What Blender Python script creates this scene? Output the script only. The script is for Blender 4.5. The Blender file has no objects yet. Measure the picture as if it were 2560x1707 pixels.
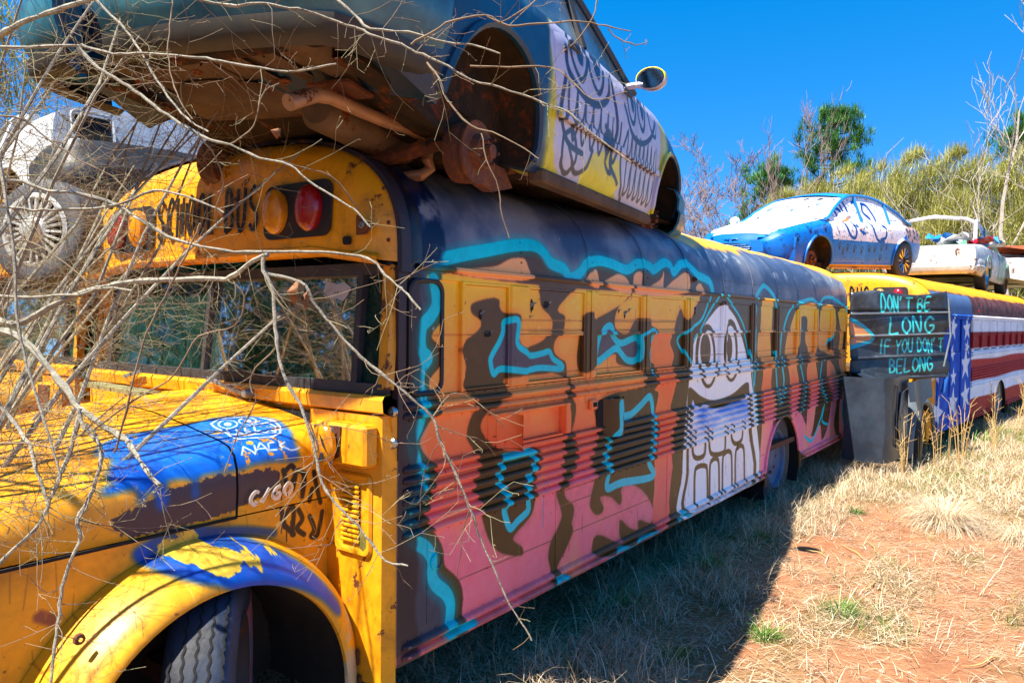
import bpy, math, random, json
import numpy as np
from mathutils import Vector, Matrix
R=math.radians
random.seed(7); rng=np.random.default_rng(7)
scn=bpy.context.scene
# ---------------------------------------------------------------- camera
cd=bpy.data.cameras.new('camera'); cam=bpy.data.objects.new('camera',cd)
scn.collection.objects.link(cam); scn.camera=cam
cd.lens=26.355; cd.sensor_width=36; cd.sensor_fit='HORIZONTAL'; cd.clip_start=.03; cd.clip_end=800
def view_axes(yaw,pitch,roll):
    f=Vector((math.cos(yaw)*math.cos(pitch),math.sin(yaw)*math.cos(pitch),math.sin(pitch)))
    r=Vector((math.sin(yaw),-math.cos(yaw),0)); u=r.cross(f)
    return f, r*math.cos(roll)+u*math.sin(roll), u*math.cos(roll)-r*math.sin(roll)
F_,R_,U_=view_axes(.6293,-.0268,.01143)
CAM=Vector((-1.9915,-2.1698,1.7079))
m=Matrix((R_,U_,-F_)).transposed().to_4x4(); m.translation=CAM; cam.matrix_world=m
# ---------------------------------------------------------------- sky, sun, exposure
SUN=Vector((-.57,.155,1.0)).normalized()          # towards the sun
wd=bpy.data.worlds.new('World'); scn.world=wd; wd.use_nodes=True
nt=wd.node_tree; nt.nodes.clear()
sky=nt.nodes.new('ShaderNodeTexSky'); sky.sky_type='NISHITA'; sky.sun_disc=False
sky.sun_elevation=math.asin(SUN.z); sky.sun_rotation=math.atan2(SUN.x,SUN.y)
sky.air_density=.62; sky.dust_density=.05; sky.ozone_density=5.0; sky.altitude=1500
hs=nt.nodes.new('ShaderNodeHueSaturation'); hs.inputs['Saturation'].default_value=1.12; hs.inputs['Value'].default_value=1.0
bg=nt.nodes.new('ShaderNodeBackground'); bg.inputs['Strength'].default_value=.15
ow=nt.nodes.new('ShaderNodeOutputWorld')
mxs=nt.nodes.new('ShaderNodeMix'); mxs.data_type='RGBA'; mxs.inputs[0].default_value=.66; mxs.inputs[7].default_value=(.03,.66,1.80,1)   # polarised-looking deep blue
nt.links.new(sky.outputs[0],mxs.inputs[6]); nt.links.new(mxs.outputs[2],hs.inputs['Color']); nt.links.new(hs.outputs[0],bg.inputs['Color']); nt.links.new(bg.outputs[0],ow.inputs['Surface'])
sl=bpy.data.lights.new('sun','SUN'); sl.energy=4.8; sl.angle=R(.55); sl.color=(1,.93,.82)
so=bpy.data.objects.new('sun',sl); scn.collection.objects.link(so)
so.rotation_euler=SUN.to_track_quat('Z','Y').to_euler(); so.location=(0,0,20)
scn.view_settings.view_transform='Standard'; scn.view_settings.look='None'
scn.view_settings.exposure=1.55; scn.view_settings.gamma=1; scn.view_settings.use_curve_mapping=False
scn.render.engine='CYCLES'
try:
    scn.cycles.max_bounces=6; scn.cycles.transparent_max_bounces=12; scn.cycles.diffuse_bounces=3
except Exception: pass
# ---------------------------------------------------------------- scene helpers
COL=scn.collection
def lin(c):
    return tuple((v/12.92 if v<=.04045 else ((v+.055)/1.055)**2.4) for v in c[:3])
def hexc(h): return tuple(int(h[i:i+2],16)/255 for i in (0,2,4))
def thing(name,label,cat,loc=(0,0,0),rot=(0,0,0),group=None):
    o=bpy.data.objects.new(name,None); COL.objects.link(o); o.empty_display_size=.2
    o.location=loc; o.rotation_euler=rot; o['label']=label; o['category']=cat
    if group: o['group']=group
    return o
def tag(o,label=None,cat=None,group=None,kind=None):
    if label: o['label']=label
    if cat: o['category']=cat
    if group: o['group']=group
    if kind: o['kind']=kind
    return o
class MB:
    """collects shapes and links them as one mesh"""
    def __init__(s): s.v=[]; s.f=[]; s.uv=None
    def quad(s,a,b,c,d):
        n=len(s.v); s.v+= [tuple(a),tuple(b),tuple(c),tuple(d)]; s.f.append((n,n+1,n+2,n+3)); return s
    def box(s,x0,x1,y0,y1,z0,z1):
        n=len(s.v); s.v+=[(x,y,z) for x in (x0,x1) for y in (y0,y1) for z in (z0,z1)]
        for f in ((0,1,3,2),(4,6,7,5),(0,4,5,1),(2,3,7,6),(0,2,6,4),(1,5,7,3)): s.f.append(tuple(n+i for i in f))
        return s
    def bbox(s,x0,x1,y0,y1,z0,z1,b=.006):
        """box with small chamfers"""
        b=min(b,(x1-x0)*.45,(y1-y0)*.45,(z1-z0)*.45)
        bm=bmesh_box(x0,x1,y0,y1,z0,z1,b); n=len(s.v); s.v+=bm[0]; s.f+=[tuple(n+i for i in f) for f in bm[1]]; return s
    def obox(s,c,ax,ay,az):
        """oriented box: centre, three half-axis vectors"""
        n=len(s.v); c=Vector(c); ax=Vector(ax); ay=Vector(ay); az=Vector(az)
        s.v+=[tuple(c+ax*i+ay*j+az*k) for i in (-1,1) for j in (-1,1) for k in (-1,1)]
        for f in ((0,1,3,2),(4,6,7,5),(0,4,5,1),(2,3,7,6),(0,2,6,4),(1,5,7,3)): s.f.append(tuple(n+i for i in f))
        return s
    def grid(s,P,closeu=False,closev=False,flip=False):
        """P: rows of points"""
        n=len(s.v); nr=len(P); nc=len(P[0])
        for row in P: s.v+=[tuple(p) for p in row]
        for i in range(nr if closeu else nr-1):
            for j in range(nc if closev else nc-1):
                a=n+i*nc+j; b=n+i*nc+(j+1)%nc; c=n+((i+1)%nr)*nc+(j+1)%nc; d=n+((i+1)%nr)*nc+j
                s.f.append((a,d,c,b) if flip else (a,b,c,d))
        return s
    def tube(s,path,r,n=6,cap=True,twist=0):
        path=[Vector(p) for p in path]; m_=len(path)
        rr=r if hasattr(r,'__len__') else [r]*m_
        t=[(path[min(i+1,m_-1)]-path[max(i-1,0)]).normalized() for i in range(m_)]
        up=Vector((0,0,1)) if abs(t[0].z)<.9 else Vector((1,0,0))
        a=t[0].cross(up).normalized(); base=len(s.v)
        for i in range(m_):
            a=(a-t[i]*a.dot(t[i])).normalized(); b=t[i].cross(a)
            for k in range(n):
                th=2*math.pi*k/n+twist
                s.v.append(tuple(path[i]+(a*math.cos(th)+b*math.sin(th))*rr[i]))
        for i in range(m_-1):
            for k in range(n):
                s.f.append((base+i*n+k,base+i*n+(k+1)%n,base+(i+1)*n+(k+1)%n,base+(i+1)*n+k))
        if cap:
            s.f.append(tuple(base+k for k in range(n))[::-1]); s.f.append(tuple(base+(m_-1)*n+k for k in range(n)))
        return s
    def lathe(s,prof,c=(0,0,0),axis='y',n=24,sq=1.0):
        """prof: (radius, along-axis) pairs"""
        c=Vector(c); rows=[]
        A={'y':(Vector((1,0,0)),Vector((0,0,1)),Vector((0,1,0))),'x':(Vector((0,1,0)),Vector((0,0,1)),Vector((1,0,0))),'z':(Vector((1,0,0)),Vector((0,1,0)),Vector((0,0,1)))}[axis] if isinstance(axis,str) else axis
        for r_,h in prof:
            rows.append([c+A[0]*(r_*math.cos(2*math.pi*k/n))+A[1]*(r_*sq*math.sin(2*math.pi*k/n))+A[2]*h for k in range(n)])
        return s.grid(rows,closev=True)
    def poly(s,pts):
        n=len(s.v); s.v+=[tuple(p) for p in pts]; s.f.append(tuple(range(n,n+len(pts)))); return s
    def prism(s,pts,d):
        """flat outline pts (3D) extruded by vector d"""
        n=len(s.v); k=len(pts); d=Vector(d)
        s.v+=[tuple(p) for p in pts]+[tuple(Vector(p)+d) for p in pts]
        s.f.append(tuple(range(n,n+k))[::-1]); s.f.append(tuple(range(n+k,n+2*k)))
        for i in range(k): s.f.append((n+i,n+(i+1)%k,n+k+(i+1)%k,n+k+i))
        return s
    def build(s,name,mat,parent=None,smooth=True,ang=35,uvf=None,label=None,fix=True):
        me=bpy.data.meshes.new(name); me.from_pydata(s.v,[],s.f); me.validate(); 
        if fix:
            import bmesh
            bm=bmesh.new(); bm.from_mesh(me); bmesh.ops.recalc_face_normals(bm,faces=bm.faces[:]); bm.to_mesh(me); bm.free()
        me.materials.append(mat)
        if smooth:
            me.polygons.foreach_set('use_smooth',[True]*len(me.polygons))
            try: me.set_sharp_from_angle(angle=R(ang))
            except Exception: pass
        if uvf:
            ul=me.uv_layers.new(name='paint'); 
            vs=[uvf(*v.co) for v in me.vertices]
            for l in me.loops: ul.data[l.index].uv=vs[l.vertex_index]
        o=bpy.data.objects.new(name,me); COL.objects.link(o)
        if parent: o.parent=parent
        if label: o['label']=label
        return o
def bmesh_box(x0,x1,y0,y1,z0,z1,b):
    V=[];Fc=[];idx={}
    X=(x0,x1);Y=(y0,y1);Z=(z0,z1)
    for i in (0,1):
        for j in (0,1):
            for k in (0,1):
                sx=(b,-b)[i];sy=(b,-b)[j];sz=(b,-b)[k]
                for a,p in (('x',(X[i],Y[j]+sy,Z[k]+sz)),('y',(X[i]+sx,Y[j],Z[k]+sz)),('z',(X[i]+sx,Y[j]+sy,Z[k]))):
                    idx[(i,j,k,a)]=len(V); V.append(p)
                Fc.append((idx[(i,j,k,'x')],idx[(i,j,k,'y')],idx[(i,j,k,'z')]))
    for i in (0,1): Fc.append(tuple(idx[(i,j,k,'x')] for j,k in ((0,0),(1,0),(1,1),(0,1))))
    for j in (0,1): Fc.append(tuple(idx[(i,j,k,'y')] for i,k in ((0,0),(1,0),(1,1),(0,1))))
    for k in (0,1): Fc.append(tuple(idx[(i,j,k,'z')] for i,j in ((0,0),(1,0),(1,1),(0,1))))
    for j in (0,1):
        for k in (0,1): Fc.append((idx[(0,j,k,'y')],idx[(1,j,k,'y')],idx[(1,j,k,'z')],idx[(0,j,k,'z')]))
    for i in (0,1):
        for k in (0,1): Fc.append((idx[(i,0,k,'x')],idx[(i,1,k,'x')],idx[(i,1,k,'z')],idx[(i,0,k,'z')]))
    for i in (0,1):
        for j in (0,1): Fc.append((idx[(i,j,0,'x')],idx[(i,j,1,'x')],idx[(i,j,1,'y')],idx[(i,j,0,'y')]))
    return V,Fc
def copy_tree(o,parent=None):
    c=o.copy(); COL.objects.link(c); c.parent=parent
    for ch in list(o.children): copy_tree(ch,c)
    return c
# ---------------------------------------------------------------- materials
def _mat(name):
    mt=bpy.data.materials.new(name); mt.use_nodes=True; n=mt.node_tree
    return mt,n,n.nodes['Principled BSDF']
def noise(n,scale,detail=4,rough=.6,co='Object',dist=0,vec=None):
    t=n.nodes.new('ShaderNodeTexNoise'); t.inputs['Scale'].default_value=scale; t.inputs['Detail'].default_value=detail; t.inputs['Roughness'].default_value=rough; t.inputs['Distortion'].default_value=dist
    if vec is None:
        tc=n.nodes.new('ShaderNodeTexCoord'); vec=tc.outputs[co]
    n.links.new(vec,t.inputs['Vector']); return t
def ramp(n,src,stops):
    r_=n.nodes.new('ShaderNodeValToRGB'); e=r_.color_ramp.elements
    while len(e)<len(stops): e.new(.5)
    for el,(p,c) in zip(e,stops): el.position=p; el.color=(*c,1) if len(c)==3 else c
    n.links.new(src,r_.inputs[0]); return r_
def mix(n,fac,a,b,mode='MIX'):
    m_=n.nodes.new('ShaderNodeMix'); m_.data_type='RGBA'; m_.blend_type=mode; m_.clamp_result=False
    for i,x in ((0,fac),(6,a),(7,b)):
        if hasattr(x,'is_linked') or isinstance(x,bpy.types.NodeSocket): n.links.new(x,m_.inputs[i])
        elif i==0: m_.inputs[0].default_value=x
        else: m_.inputs[i].default_value=(*x[:3],1)
    return m_.outputs[2]
def bump(n,bs,src,strength=.2,dist=.01):
    b=n.nodes.new('ShaderNodeBump'); b.inputs['Strength'].default_value=strength; b.inputs['Distance'].default_value=dist
    n.links.new(src,b.inputs['Height']); n.links.new(b.outputs[0],bs.inputs['Normal'])
def metal_paint(name,c,rough=.4,c2=None,rust=.0,dirt=.25,scale=3,dent=.25,img=None,metallic=0,spec=.5,chip=None):
    """old painted sheet metal: uneven colour, dirt, rust spots, shallow dents"""
    mt,n,bs=_mat(name)
    if img is not None:
        t=n.nodes.new('ShaderNodeTexImage'); t.image=img; t.extension='EXTEND'; t.interpolation='Cubic'
        uv=n.nodes.new('ShaderNodeUVMap'); uv.uv_map='paint'; n.links.new(uv.outputs[0],t.inputs[0]); col=t.outputs[0]
    else:
        c=lin(hexc(c) if isinstance(c,str) else c)
        c2=lin(hexc(c2) if isinstance(c2,str) else c2) if c2 else tuple(x*.72 for x in c)
        nz=noise(n,scale,6,.65); col=ramp(n,nz.outputs[0],[(.35,c),(.72,c2)]).outputs[0]
    d=noise(n,scale*2.3,8,.72,dist=.6); dr=ramp(n,d.outputs[0],[(.50,(0,0,0)),(.75,(1,1,1))])
    mm=n.nodes.new('ShaderNodeMath'); mm.operation='MULTIPLY'; mm.inputs[1].default_value=dirt; n.links.new(dr.outputs[0],mm.inputs[0])
    col=mix(n,mm.outputs[0],col,lin((.30,.22,.13)))
    # fine specks
    sp=noise(n,60,3,.8); sr=ramp(n,sp.outputs[0],[(.66,(0,0,0)),(.70,(.55,.55,.55))]); col=mix(n,sr.outputs[0],col,lin((.22,.15,.10)))
    if rust>0:
        r1=noise(n,scale*1.7,9,.78,dist=.4); rr=ramp(n,r1.outputs[0],[(.60-rust*.25,(0,0,0)),(.62-rust*.22,(1,1,1))])
        r2=noise(n,22,6,.8); rc=ramp(n,r2.outputs[0],[(.3,lin((.22,.11,.06))),(.6,lin((.42,.22,.10))),(.75,lin((.30,.25,.22)))])
        col=mix(n,rr.outputs[0],col,rc.outputs[0])
        rg=n.nodes.new('ShaderNodeMapRange'); rg.inputs[3].default_value=rough; rg.inputs[4].default_value=.85; n.links.new(rr.outputs[0],rg.inputs[0]); n.links.new(rg.outputs[0],bs.inputs['Roughness'])
    else:
        rg=n.nodes.new('ShaderNodeMapRange'); rg.inputs[3].default_value=rough*.75; rg.inputs[4].default_value=min(1,rough*1.5); n.links.new(d.outputs[0],rg.inputs[0]); n.links.new(rg.outputs[0],bs.inputs['Roughness'])
    n.links.new(col,bs.inputs['Base Color']); bs.inputs['Metallic'].default_value=metallic; bs.inputs['Specular IOR Level'].default_value=spec
    b1=noise(n,2.2,3,.5); b2=noise(n,45,4,.6); mxx=n.nodes.new('ShaderNodeMath'); mxx.operation='MULTIPLY_ADD'; mxx.inputs[1].default_value=.03; n.links.new(b2.outputs[0],mxx.inputs[0]); n.links.new(b1.outputs[0],mxx.inputs[2])
    bump(n,bs,mxx.outputs[0],dent,.03)
    return mt
def plain(name,c,rough=.6,metallic=0,c2=None,scale=8,bmp=.1,spec=.5):
    mt,n,bs=_mat(name); c=lin(hexc(c) if isinstance(c,str) else c); c2=lin(hexc(c2) if isinstance(c2,str) else c2) if c2 else tuple(x*.65 for x in c)
    nz=noise(n,scale,6,.65); n.links.new(ramp(n,nz.outputs[0],[(.3,c),(.75,c2)]).outputs[0],bs.inputs['Base Color'])
    bs.inputs['Roughness'].default_value=rough; bs.inputs['Metallic'].default_value=metallic; bs.inputs['Specular IOR Level'].default_value=spec
    if bmp: bump(n,bs,noise(n,scale*6,4,.6).outputs[0],bmp,.01)
    return mt
def rust_mat(name,a='5a2f18',b='8a4a22',c='3a2a22'):
    mt,n,bs=_mat(name); r2=noise(n,14,8,.8,dist=.5)
    n.links.new(ramp(n,r2.outputs[0],[(.3,lin(hexc(c))),(.5,lin(hexc(a))),(.7,lin(hexc(b)))]).outputs[0],bs.inputs['Base Color'])
    bs.inputs['Roughness'].default_value=.85; bump(n,bs,noise(n,60,5,.7).outputs[0],.5,.01); return mt
def glass_mat(name,tint=(.5,.62,.58),refl=1.5,dirt=.12,rough=.03,film=(.35,.34,.28)):
    """window glass: clear mix of see-through and mirror by viewing angle, a diffuse film"""
    mt,n,bs=_mat(name); n.nodes.remove(bs); out=n.nodes['Material Output']
    tr=n.nodes.new('ShaderNodeBsdfTransparent'); tr.inputs[0].default_value=(*tint,1)
    gl=n.nodes.new('ShaderNodeBsdfGlossy'); gl.inputs['Roughness'].default_value=rough; gl.inputs[0].default_value=(.95,.97,1,1)
    fr=n.nodes.new('ShaderNodeFresnel'); fr.inputs[0].default_value=refl
    m1=n.nodes.new('ShaderNodeMixShader'); n.links.new(fr.outputs[0],m1.inputs[0]); n.links.new(tr.outputs[0],m1.inputs[1]); n.links.new(gl.outputs[0],m1.inputs[2])
    df=n.nodes.new('ShaderNodeBsdfDiffuse'); df.inputs[0].default_value=(*film,1)
    d=noise(n,5,7,.75,dist=.8); dr=ramp(n,d.outputs[0],[(.35,(dirt*.25,)*3),(.8,(dirt*2.2,)*3)])
    m2=n.nodes.new('ShaderNodeMixShader'); n.links.new(dr.outputs[0],m2.inputs[0]); n.links.new(m1.outputs[0],m2.inputs[1]); n.links.new(df.outputs[0],m2.inputs[2])
    n.links.new(m2.outputs[0],out.inputs['Surface']); return mt
# ---------------------------------------------------------------- shared shape functions
HW=1.235; ZD=1.93; RH=.60; ZS=.28; BUSL=8.22
def roof_profile(n=22):
    P=[]
    for i in range(n+1):
        a=i/n*math.pi/2; e=2/2.9
        P.append((HW-HW*abs(math.cos(a))**e if i else 0.0, ZD+RH*math.sin(a)**e if i else ZD))
    return P
def hood_section(x):
    """half cross-section of the hood at x, from the shut line (z .95) up and over to the middle"""
    t=min(1,max(0,(-x+.15)/1.65))
    ys=.34+.05*t
    zc=1.255-.10*t-.10*t*t
    if x<-1.35: zc-=(-1.35-x)**2*3.5; ys+=(-1.35-x)**2*2.0
    P=[(ys+.005,.95),(ys,zc-.17),(ys+.004,zc-.09),(ys+.022,zc-.04),(ys+.06,zc-.008),(ys+.12,zc+.008)]
    for k in range(1,9):
        f=k/8; y=ys+.12+(HW-ys-.12)*f
        P.append((y,zc+.008+.085*math.sin(f*math.pi/2)))
    return P
# ---------------------------------------------------------------- hand painted layers, drawn by code into a flat map of a panel
def smooth_pts(P,closed=True,k=6):
    P=np.array(P,float); n=len(P); out=[]
    rngi=range(n) if closed else range(n-1)
    for i in rngi:
        if closed: p0,p1,p2,p3=P[i-1],P[i],P[(i+1)%n],P[(i+2)%n]
        else: p0,p1,p2,p3=P[max(i-1,0)],P[i],P[i+1],P[min(i+2,n-1)]
        for j in range(k):
            t=j/k; out.append(.5*((2*p1)+(-p0+p2)*t+(2*p0-5*p1+4*p2-p3)*t*t+(-p0+3*p1-3*p2+p3)*t**3))
    if not closed: out.append(P[-1])
    return np.array(out)
class Canvas:
    def __init__(s,u0,u1,v0,v1,ppm,base,seed=1):
        s.u0,s.u1,s.v0,s.v1,s.p=u0,u1,v0,v1,ppm
        s.W=int((u1-u0)*ppm); s.H=int((v1-v0)*ppm); s.a=np.zeros((s.H,s.W,3),np.float32); s.a[:]=base
        s.rg=np.random.default_rng(seed)
    def _blur(s,m,r):
        r=int(r)
        if r<1: return m
        for ax in (0,1):
            c=np.cumsum(np.pad(m,[(r+1,r) if a==ax else (0,0) for a in (0,1)],mode='edge'),axis=ax,dtype=np.float64)
            n=2*r+1
            m=((c[n:]-c[:-n]) if ax==0 else (c[:,n:]-c[:,:-n]))/n
            m=m.astype(np.float32)
        return m
    def noise(s,size,oct=4):
        out=np.zeros((s.H,s.W),np.float32); amp=1;tot=0
        for o in range(oct):
            k=max(2,int(size*s.p/2**o)); h=s.H//k+3; w=s.W//k+3; g=s.rg.random((h,w)).astype(np.float32)
            y=np.arange(s.H)/k; x=np.arange(s.W)/k; yi=y.astype(int); xi=x.astype(int); fy=(y-yi)[:,None]; fx=(x-xi)[None]
            fy=fy*fy*(3-2*fy); fx=fx*fx*(3-2*fx)
            v=(g[yi][:,xi]*(1-fx)+g[yi][:,xi+1]*fx)*(1-fy)+(g[yi+1][:,xi]*(1-fx)+g[yi+1][:,xi+1]*fx)*fy
            out+=amp*v; tot+=amp; amp*=.55
        return out/tot
    def px(s,P): P=np.array(P,float); return np.stack([(P[:,0]-s.u0)*s.p,(P[:,1]-s.v0)*s.p],1)
    def mask(s,P,smooth=True,soft=1,k=5):
        if smooth: P=smooth_pts(P,True,k)
        Q=s.px(P); d=np.zeros((s.H,s.W+1),np.int32); n=len(Q)
        for i in range(n):
            x0,y0=Q[i]; x1,y1=Q[(i+1)%n]
            if y0==y1: continue
            if y0>y1: x0,y0,x1,y1=x1,y1,x0,y0
            a=max(0,int(math.ceil(y0-.5))); b=min(s.H-1,int(math.floor(y1-.5)))
            if b<a: continue
            ys=np.arange(a,b+1); xs=x0+(ys+.5-y0)*(x1-x0)/(y1-y0); xi=np.clip(np.round(xs),0,s.W).astype(int)
            np.add.at(d,(ys,xi),1)
        m=(np.cumsum(d[:,:-1],axis=1)%2).astype(np.float32)
        pad=int(soft)*2+2
        y0=max(0,int(Q[:,1].min())-pad); y1=min(s.H,int(Q[:,1].max())+pad); x0=max(0,int(Q[:,0].min())-pad); x1=min(s.W,int(Q[:,0].max())+pad)
        if y1>y0 and x1>x0: m[y0:y1,x0:x1]=s._blur(m[y0:y1,x0:x1],soft)
        return m
    def smask(s,P,w,closed=False,smooth=True,soft=1):
        if smooth: P=smooth_pts(P,closed,6)
        else: P=np.array(P+[P[0]] if closed else P,float)
        if closed and smooth: P=np.vstack([P,P[:1]])
        Q=s.px(P); r=w*s.p/2; m=np.zeros((s.H,s.W),np.float32)
        for (x0,y0),(x1,y1) in zip(Q[:-1],Q[1:]):
            a=max(0,int(min(x0,x1)-r-2)); b=min(s.W,int(max(x0,x1)+r+3)); c=max(0,int(min(y0,y1)-r-2)); e=min(s.H,int(max(y0,y1)+r+3))
            if a>=b or c>=e: continue
            X=np.arange(a,b)[None]+.5; Y=np.arange(c,e)[:,None]+.5; dx,dy=x1-x0,y1-y0; L=dx*dx+dy*dy+1e-9
            t=np.clip(((X-x0)*dx+(Y-y0)*dy)/L,0,1); dd=np.hypot(X-x0-t*dx,Y-y0-t*dy)
            m[c:e,a:b]=np.maximum(m[c:e,a:b],np.clip((r-dd)/max(1,soft)+.5,0,1))
        return m
    def put(s,m,col):
        col=np.asarray(col,np.float32); rr=np.where(m.any(1))[0]
        if len(rr)==0: return
        cc=np.where(m.any(0))[0]; a,b,c,d=rr[0],rr[-1]+1,cc[0],cc[-1]+1; q=m[a:b,c:d,None].astype(np.float32)
        if col.ndim==3: col=col[a:b,c:d]
        s.a[a:b,c:d]=s.a[a:b,c:d]*(1-q)+q*col
    def fill(s,P,col,smooth=True,soft=1,k=5): s.put(s.mask(P,smooth,soft,k),col)
    def stroke(s,P,w,col,closed=False,smooth=True,soft=1): s.put(s.smask(P,w,closed,smooth,soft),col)
    def dab(s,P,w,col,alpha=1):
        Q=s.px(P); r=w*s.p/2; col=np.asarray(col,np.float32)
        for (x0,y0),(x1,y1) in zip(Q[:-1],Q[1:]):
            a=max(0,int(min(x0,x1)-r-2)); b=min(s.W,int(max(x0,x1)+r+3)); c=max(0,int(min(y0,y1)-r-2)); e=min(s.H,int(max(y0,y1)+r+3))
            if a>=b or c>=e: continue
            X=np.arange(a,b)[None]+.5; Y=np.arange(c,e)[:,None]+.5; dx,dy=x1-x0,y1-y0; L=dx*dx+dy*dy+1e-9
            t=np.clip(((X-x0)*dx+(Y-y0)*dy)/L,0,1); m=(np.clip(r-np.hypot(X-x0-t*dx,Y-y0-t*dy)+.5,0,1)*alpha)[...,None]
            s.a[c:e,a:b]=s.a[c:e,a:b]*(1-m)+m*col
    def mottle(s,size,amp,oct=5):
        n=s.noise(size,oct); s.a*= (1+amp*(n-.5)*2)[...,None]
    def grad(s,stops):
        v=s.v0+np.arange(s.H)/s.p; cs=np.array([c for _,c in stops],float); ps=[p for p,_ in stops]
        return np.stack([np.interp(v,ps,cs[:,i]) for i in range(3)],1)[:,None,:].astype(np.float32)*np.ones((1,s.W,1),np.float32)
    def image(s,name):
        im=bpy.data.images.new(name,s.W,s.H,alpha=False)
        b=np.ones((s.H,s.W,4),np.float32); b[...,:3]=np.clip(s.a,0,1); im.pixels.foreach_set(b.ravel()); im.update(); im.pack(); return im
    def uv(s,u,v): return ((u-s.u0)/(s.u1-s.u0),(v-s.v0)/(s.v1-s.v0))
# brush letters: strokes in a unit box (width .7, height 1)
GLYPH={'D':[[(0,0),(0,1),(.4,.92),(.62,.5),(.4,.08),(0,0)]],'O':[[(.33,0),(.05,.3),(.05,.7),(.33,1),(.62,.7),(.62,.3),(.33,0)]],
'N':[[(0,0),(.02,1),(.55,0),(.6,1)]],"'":[[(.1,1),(.05,.75)]],'T':[[(-.05,.97),(.65,1)],[(.3,.98),(.3,0)]],'B':[[(0,0),(0,1),(.45,.85),(.4,.6),(.05,.52),(.5,.42),(.52,.12),(0,0)]],
'E':[[(.55,1),(0,.97),(0,0),(.55,.03)],[(0,.5),(.45,.52)]],'L':[[(.02,1),(0,0),(.55,.04)]],'G':[[(.6,.85),(.35,1),(.05,.7),(.05,.3),(.33,0),(.62,.2),(.62,.45),(.38,.45)]],
'I':[[(.3,1),(.3,0)]],'F':[[(.55,1),(0,.97),(0,0)],[(0,.52),(.42,.54)]],'Y':[[(0,1),(.3,.5)],[(.62,1),(.3,.5),(.28,0)]],'U':[[(0,1),(.03,.25),(.3,0),(.58,.25),(.6,1)]],
'S':[[(.58,.85),(.35,1),(.06,.82),(.1,.6),(.5,.42),(.6,.2),(.33,0),(.02,.14)]],'C':[[(.6,.85),(.35,1),(.05,.7),(.05,.3),(.33,0),(.6,.15)]],'H':[[(0,0),(0,1)],[(.58,0),(.58,1)],[(0,.5),(.58,.5)]],
'P':[[(0,0),(0,1),(.45,.9),(.5,.65),(.4,.5),(0,.45)]],'1':[[(.1,.8),(.3,1),(.3,0)]],'/':[[(.05,0),(.55,1)]],'6':[[(.55,.95),(.2,.8),(.05,.4),(.15,.05),(.5,.05),(.58,.35),(.3,.5),(.07,.38)]],'0':[[(.33,0),(.05,.3),(.05,.7),(.33,1),(.62,.7),(.62,.3),(.33,0)]],'W':[[(0,1),(.15,0),(.35,.6),(.5,0),(.68,1)]]}
def write(cv,text,x,z,h,w,wd,col,adv=.88,dirx=1,jit=0,smooth=True,shear=0,rg=random.Random(3)):
    for ch in text:
        dz=(rg.random()-.5)*jit*h
        for st in GLYPH.get(ch,[]):
            P=[(x+dirx*(px*w+shear*py*h),z+dz+py*h) for px,py in st]
            cv.stroke(P,wd,col,smooth=smooth and len(P)>2)
        x+=dirx*w*adv*(1 if ch!=' ' else .7)
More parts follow.
